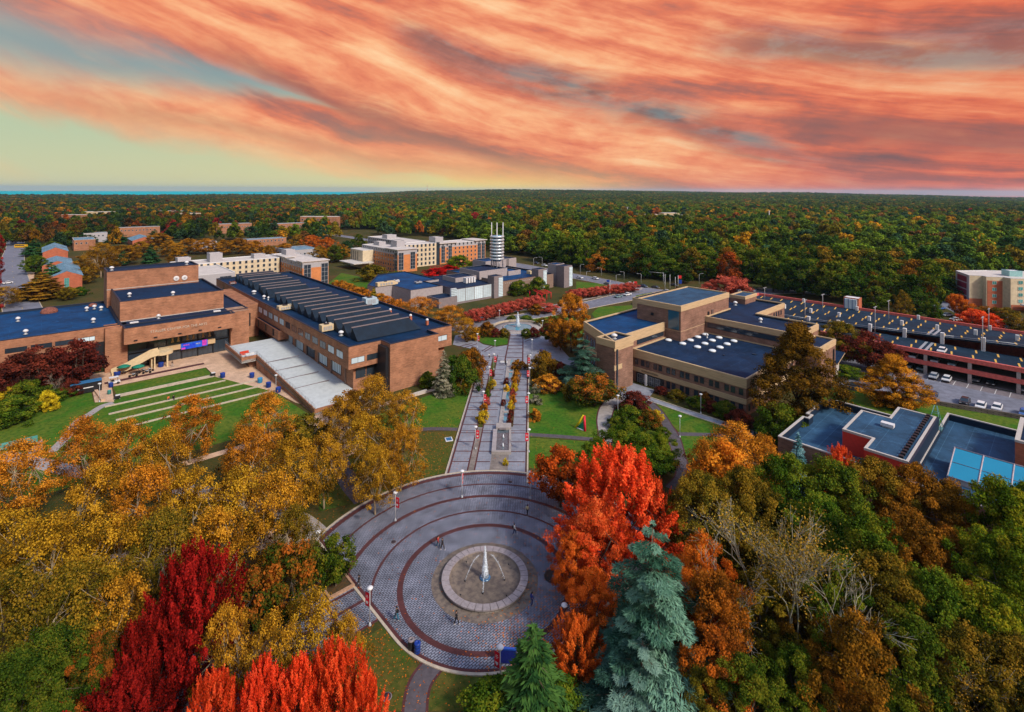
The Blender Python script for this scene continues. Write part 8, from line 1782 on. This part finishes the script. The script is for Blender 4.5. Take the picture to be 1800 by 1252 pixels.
# triangle sculpture
p0, p1, p2, ap = P(1011.5, 752.5), P(1028.5, 758.5), P(1020, 748), P(1024.5, 757)
o = thing('painted_sculpture', 'tall open triangle sculpture with yellow and red bars on the lawn', 'sculpture', (p1.x, p1.y, 0)); apx = Vector(((p0.x+p1.x)/2+.75, (p0.y+p1.y)/2, 3.1))
def beam(b_, a, c, w_): b_.tube([a, c], w_, 4)
b = MB(); beam(b, (p0.x, p0.y, 0), apx, .24); b.build('yellow_bar', mat('paint_yellow', (.8, .6, .01), .5), o)
b = MB(); beam(b, (p1.x, p1.y, 0), apx+Vector((.1, -.1, 0)), .27); b.build('red_bar', mat('paint_red', (.7, .02, .05), .5), o)
b = MB(); b.add([(p0.x+.5, p0.y+.3, .1), (p1.x-.2, p1.y+.3, .1), (apx.x-.05, apx.y+.2, 1.7), (p0.x+.5, p0.y+.42, .1), (p1.x-.2, p1.y+.42, .1), (apx.x-.05, apx.y+.32, 1.7)], [(0, 1, 2), (5, 4, 3), (0, 3, 4, 1), (1, 4, 5, 2), (2, 5, 3, 0)]); b.build('green_panel', mat('paint_green', (.0, .30, .16), .5), o)
b = MB(); beam(b, (p0.x, p0.y, .12), (p1.x, p1.y, .12), .12); b.build('foot_bar', M_white, o)
# black container, carts, tables
x, y, _ = at(8.6, 170.2); o = thing('black_container', 'black shipping container with a blue lined roof at the end of the courtyard', 'container', (x, y, 0), GA)
b = MB(); b.box((0, 0, 1.4), (6.2, 2.4, 2.5)); b.build('box', mat('container_black', (.015, .016, .02), .5, .2), o, True); b = MB(); b.box((0, 0, 2.68), (6.3, 2.5, .07)); b.build('roof', mat('container_roof', (.04, .18, .38), .4, .2), o, True)
b = MB()
for i in range(8): b.box((-.6+.28*i, -1.215, 1.45), (.18, .02, .22 if i % 3 else .3))
b.lathe([(.25, 0), (.25, .02)], (0, 0, 0), 12); 
b = MB(); b.box((-1.5, -1.215, 1.45), (.4, .02, .4)); b.build('mark', M_white, o, True)
b = MB(); b.box((.4, -1.215, 1.45), (2.0, .02, .22)); b.build('mark', M_white, o, True)
for sx in (-2.6, 2.6): b = MB(); b.box((sx, 0, .08), (.4, 2.0, .15)); b.build('skid', M_dark, o, True)
x, y, _ = at(14.5, 172.4); o = thing('golf_cart', 'white golf cart parked beside the black container', 'golf cart', (x, y, .02), GA)
b = MB(); b.box((0, 0, .55), (2.5, 1.2, .45)); b.build('body', M_white, o, True); b = MB(); b.box((-.1, 0, 1.85), (2.0, 1.25, .08)); b.build('roof', M_white, o, True); b = MB(); b.box((-.3, 0, .95), (.6, 1.1, .35)); b.build('seat', M_dark, o, True)
for sx in (-.9, .8):
    for sy in (-.55, .55): b = MB(); b.tube([(sx*.95, sy, .7), (sx*.9, sy, 1.82)], .03, 4); b.build('roof_post', M_dark, o, True); part('wheel', CM[3], o, (sx, sy, .3))
for i, (s, t, lb) in enumerate(((17.2, 179.5, 'green parasol and table behind the stair foot'), (20.2, 176.8, 'green parasol and table before the stair'))):
    x, y, _ = at(s, t); o = thing('parasol_table', lb, 'parasol', (x, y, .02), group='green parasols at the stair'); b = MB(); b.lathe([(1.7, 2.2), (1.0, 2.5), (.05, 2.8)], (0, 0, 0), 8); b.build('canopy', mat('parasol_green', (.01, .20, .13), .7), o, True); b = MB(); b.tube([(0, 0, 0), (0, 0, 2.75)], .04, 6); b.build('pole', M_galv, o, True); b = MB(); b.lathe([(.7, .72), (.7, .77)], (0, 0, 0), 12); b.build('table_top', M_dark, o, True)
for i, (s, t) in enumerate(((19, 175.9), (21.5, 178.3), (23, 178.0), (22.2, 176.6))):
    x, y, _ = at(s, t); o = thing('cafe_table', 'small metal cafe table under the stair, %s from the left' % ORD[i], 'table', (x, y, .02), group='cafe tables under the stair'); b = MB(); b.lathe([(.5, .7), (.5, .75)], (0, 0, 0), 10); b.build('table_top', M_galv, o, True); b = MB(); b.tube([(0, 0, 0), (0, 0, .7)], .05, 6); b.build('leg', M_dark, o, True)
    for k in range(3): b = MB(); b.box((.9*math.cos(k*2.1), .9*math.sin(k*2.1), .3), (.4, .4, .55)); b.build('chair', M_dark, o, True)
# walls in the grass and along the road
def wall(name, label, P0, P1, h0, h1, w_, m, cat='wall'):
    a_, c_ = Vector(P0[:2]), Vector(P1[:2]); d = (c_-a_).normalized(); n_ = Vector((-d.y, d.x))*w_/2
    q_ = ccw([tuple(a_-n_), tuple(c_-n_), tuple(c_+n_), tuple(a_+n_)]); hs = [h0 if (Vector(p)-a_).length < (Vector(p)-c_).length else h1 for p in q_]
    b_ = MB(); b_.prism(q_, 0, hs); return tag(b_.build(name, m), label, cat)
wall('slanted_wall', 'pale slanted wall rising from the grass by the yellow bush', P(5, 722), P(35, 700), .4, 2.8, .5, M_grey); wall('low_wall', 'pale low wall end poking out of the gold grove at the left', P(50, 798), P(74, 790), .5, 2.0, .5, M_grey); wall('glass_balustrade', 'green glass balustrade on the lawn at the left edge', P(0, 792), P(66, 778), 1.3, 1.5, .08, M_glassg, 'balustrade')
wall('stone_bench', 'pale ramp wall at the foot of the black container', at(10.2, 172.5), at(11.3, 160.2), .5, .5, .7, M_court)
wall('brick_bench', 'low brick wall at the foot of the frosted spruce', P(700, 705), P(750, 690), .8, .8, .5, M_copelite)
rw = [(153.5, 50), (156.3, 43.7), (159.5, 32), (163.5, 18), (166.5, 8.1), (172, -12)]
b = MB()
for i in range(5):
    a_, c_ = Vector(g2w(*rw[i])), Vector(g2w(*rw[i+1])); d = (c_-a_).normalized(); n_ = Vector((-d.y, d.x))*.22; b.prism(ccw([tuple(a_-n_), tuple(c_-n_), tuple(c_+n_), tuple(a_+n_)]), 0, 1.05+.002*i)
tag(b.build('retaining_wall', brickmat('wall_stone', (.24, .20, .17), (.17, .14, .12), (.08, .07, .06), 3.0, var=.5)), 'long low stone wall between the service road and the grass slope', 'wall')
# red pergola and trellis
o = thing('red_pergola', 'bright red timber pergola before the brown union wall', 'pergola', P(950, 520))
for i, (px, yb, yt) in enumerate(((931, 521, 511), (944, 526, 512), (952.5, 529, 514), (961, 528, 515), (968.5, 526, 516), (940, 518, 510))):
    p = P(px, yb, 0); b = MB(); b.tube([(p.x, p.y, 0), (p.x, p.y, 3.0)], .18, 4); b.build('post', M_red, o)
pa, pb_, pc, pd = P(929, 516, 0), P(952, 529, 0), P(969, 525, 0), P(948, 514, 0)
for i in range(8): u = i/7; b = MB(); b.tube([(pa.x+(pb_.x-pa.x)*u, pa.y+(pb_.y-pa.y)*u, 3.0), (pd.x+(pc.x-pd.x)*u, pd.y+(pc.y-pd.y)*u, 3.0)], .13, 4); b.build('rafter', M_red, o)
for a_, c_ in ((pa, pb_), (pd, pc)): b = MB(); b.tube([(a_.x, a_.y, 2.8), (c_.x, c_.y, 2.8)], .16, 4); b.build('beam', M_red, o)
o = thing('red_trellis', 'long low red trellis fence in front of the central dormitories', 'trellis', P(790, 478)); M_dred = mat('dull_red_paint', (.42, .04, .045), .6, .1)
for k in range(3):
    for i in range(9):
        p = P(752+9*i+2*k, 486-5*k-0.8*i, 0); b = MB(); b.tube([(p.x, p.y, 0), (p.x, p.y, 2.6)], .15, 4); b.build('post', M_dred, o)
    p, q_ = P(752+2*k, 486-5*k, 0), P(824+2*k, 479.6-5*k, 0)
    for z_ in (1.3, 2.6): b = MB(); b.tube([(p.x, p.y, z_), (q_.x, q_.y, z_)], .18, 4); b.build('rail', M_dred, o)
p = P(719, 528, 0); o = thing('red_arch', 'small red looping arch sculpture between the gold trees', 'sculpture', (p.x, p.y, 0)); b = MB(); b.tube([(p.x-1.6, p.y, 0), (p.x-1.8, p.y, 3), (p.x-.9, p.y, 4.2), (p.x+.9, p.y, 4.2), (p.x+1.8, p.y, 3), (p.x+1.6, p.y, 0)], .28, 6); b.build('arch', M_red, o); b = MB(); b.ball((p.x, p.y, 2.2), (.9, .3, .9)); b.build('core', M_red, o)
# outer slanting screen of a few distant details
for i, (px, py, hgt, wd_) in enumerate(((1352, 400, 18, 1.2), (1103, 385, 16, 1.0))):
    p = P(px, py, 0); r = thing('distant_pole', 'thin pale pole standing out of the woods, %s' % ('right one' if i == 0 else 'left one'), 'pole', (p.x, p.y, 0)); b = MB(); b.tube([(0, 0, 0), (0, 0, hgt+6)], [.7, .4], 6); b.build('pole', M_white, r, True); b = MB(); b.box((0, 0, hgt+6), (3.5, .6, .8)); b.build('lamp_head', M_galv, r, True)
# ------------------------------------------------------------------ fallen leaves
rl = np.random.RandomState(77); pp = []
def litter(n, cx, cy_, sx, sy, z):
    c = np.stack([cx+rl.normal(size=n)*sx, cy_+rl.normal(size=n)*sy, np.full(n, z)+rl.uniform(0, .02, n)], 1); pp.append(c)
litter(2600, 9, 68, 4.5, 8, .075); litter(1500, 4, 59, 4, 3.0, .075); litter(500, -4, 70, 12, 10, .075); litter(1300, -17, 57, 4, 4, .03); litter(900, 3, 52, 6, 3, .03)
litter(1300, -16, 100, 4, 8, .03); litter(800, -24, 92, 6, 6, .03); litter(500, 10, 97, 5, 5, .03); litter(500, 82, 128, 8, 5, .03); litter(350, -6, 128, 3, 14, .05)
c = np.concatenate(pp); n_ = len(c); nn = rl.normal(size=(n_, 3))*.25+np.array([0, 0, 1]); nn /= np.linalg.norm(nn, axis=1)[:, None]
me = leaves_mesh('fallen_leaves', c, nn, .15*rl.uniform(.6, 1.4, n_), rl.uniform(0, 1, n_), rl.uniform(0, 1, n_), 1.1, rs=rl); me.materials.append(PAL['orange'])
o = bpy.data.objects.new('fallen_leaves', me); C.objects.link(o); o.color = (.9, .9, 1, 1); tag(o, 'fallen orange leaves scattered over plaza paving and lawns', kind='stuff')
# ------------------------------------------------------------------ air: far things fade to blue
hm = bpy.data.materials.new('haze_air'); hm.use_nodes = True; t = NT(hm.node_tree); t.n.clear()
o_ = t.new('ShaderNodeOutputMaterial'); pv = t.new('ShaderNodeVolumePrincipled'); pv.inputs['Color'].default_value = (0.42, 0.72, 1.0, 1); pv.inputs['Density'].default_value = 0.000034; pv.inputs['Anisotropy'].default_value = 0.1
t.l.new(pv.outputs[0], o_.inputs['Volume'])
b = MB(); b.box((0, 8500, 32), (58000, 40000, 230)); tag(b.build('haze', hm), 'thin blue air over the distant woods', kind='stuff')
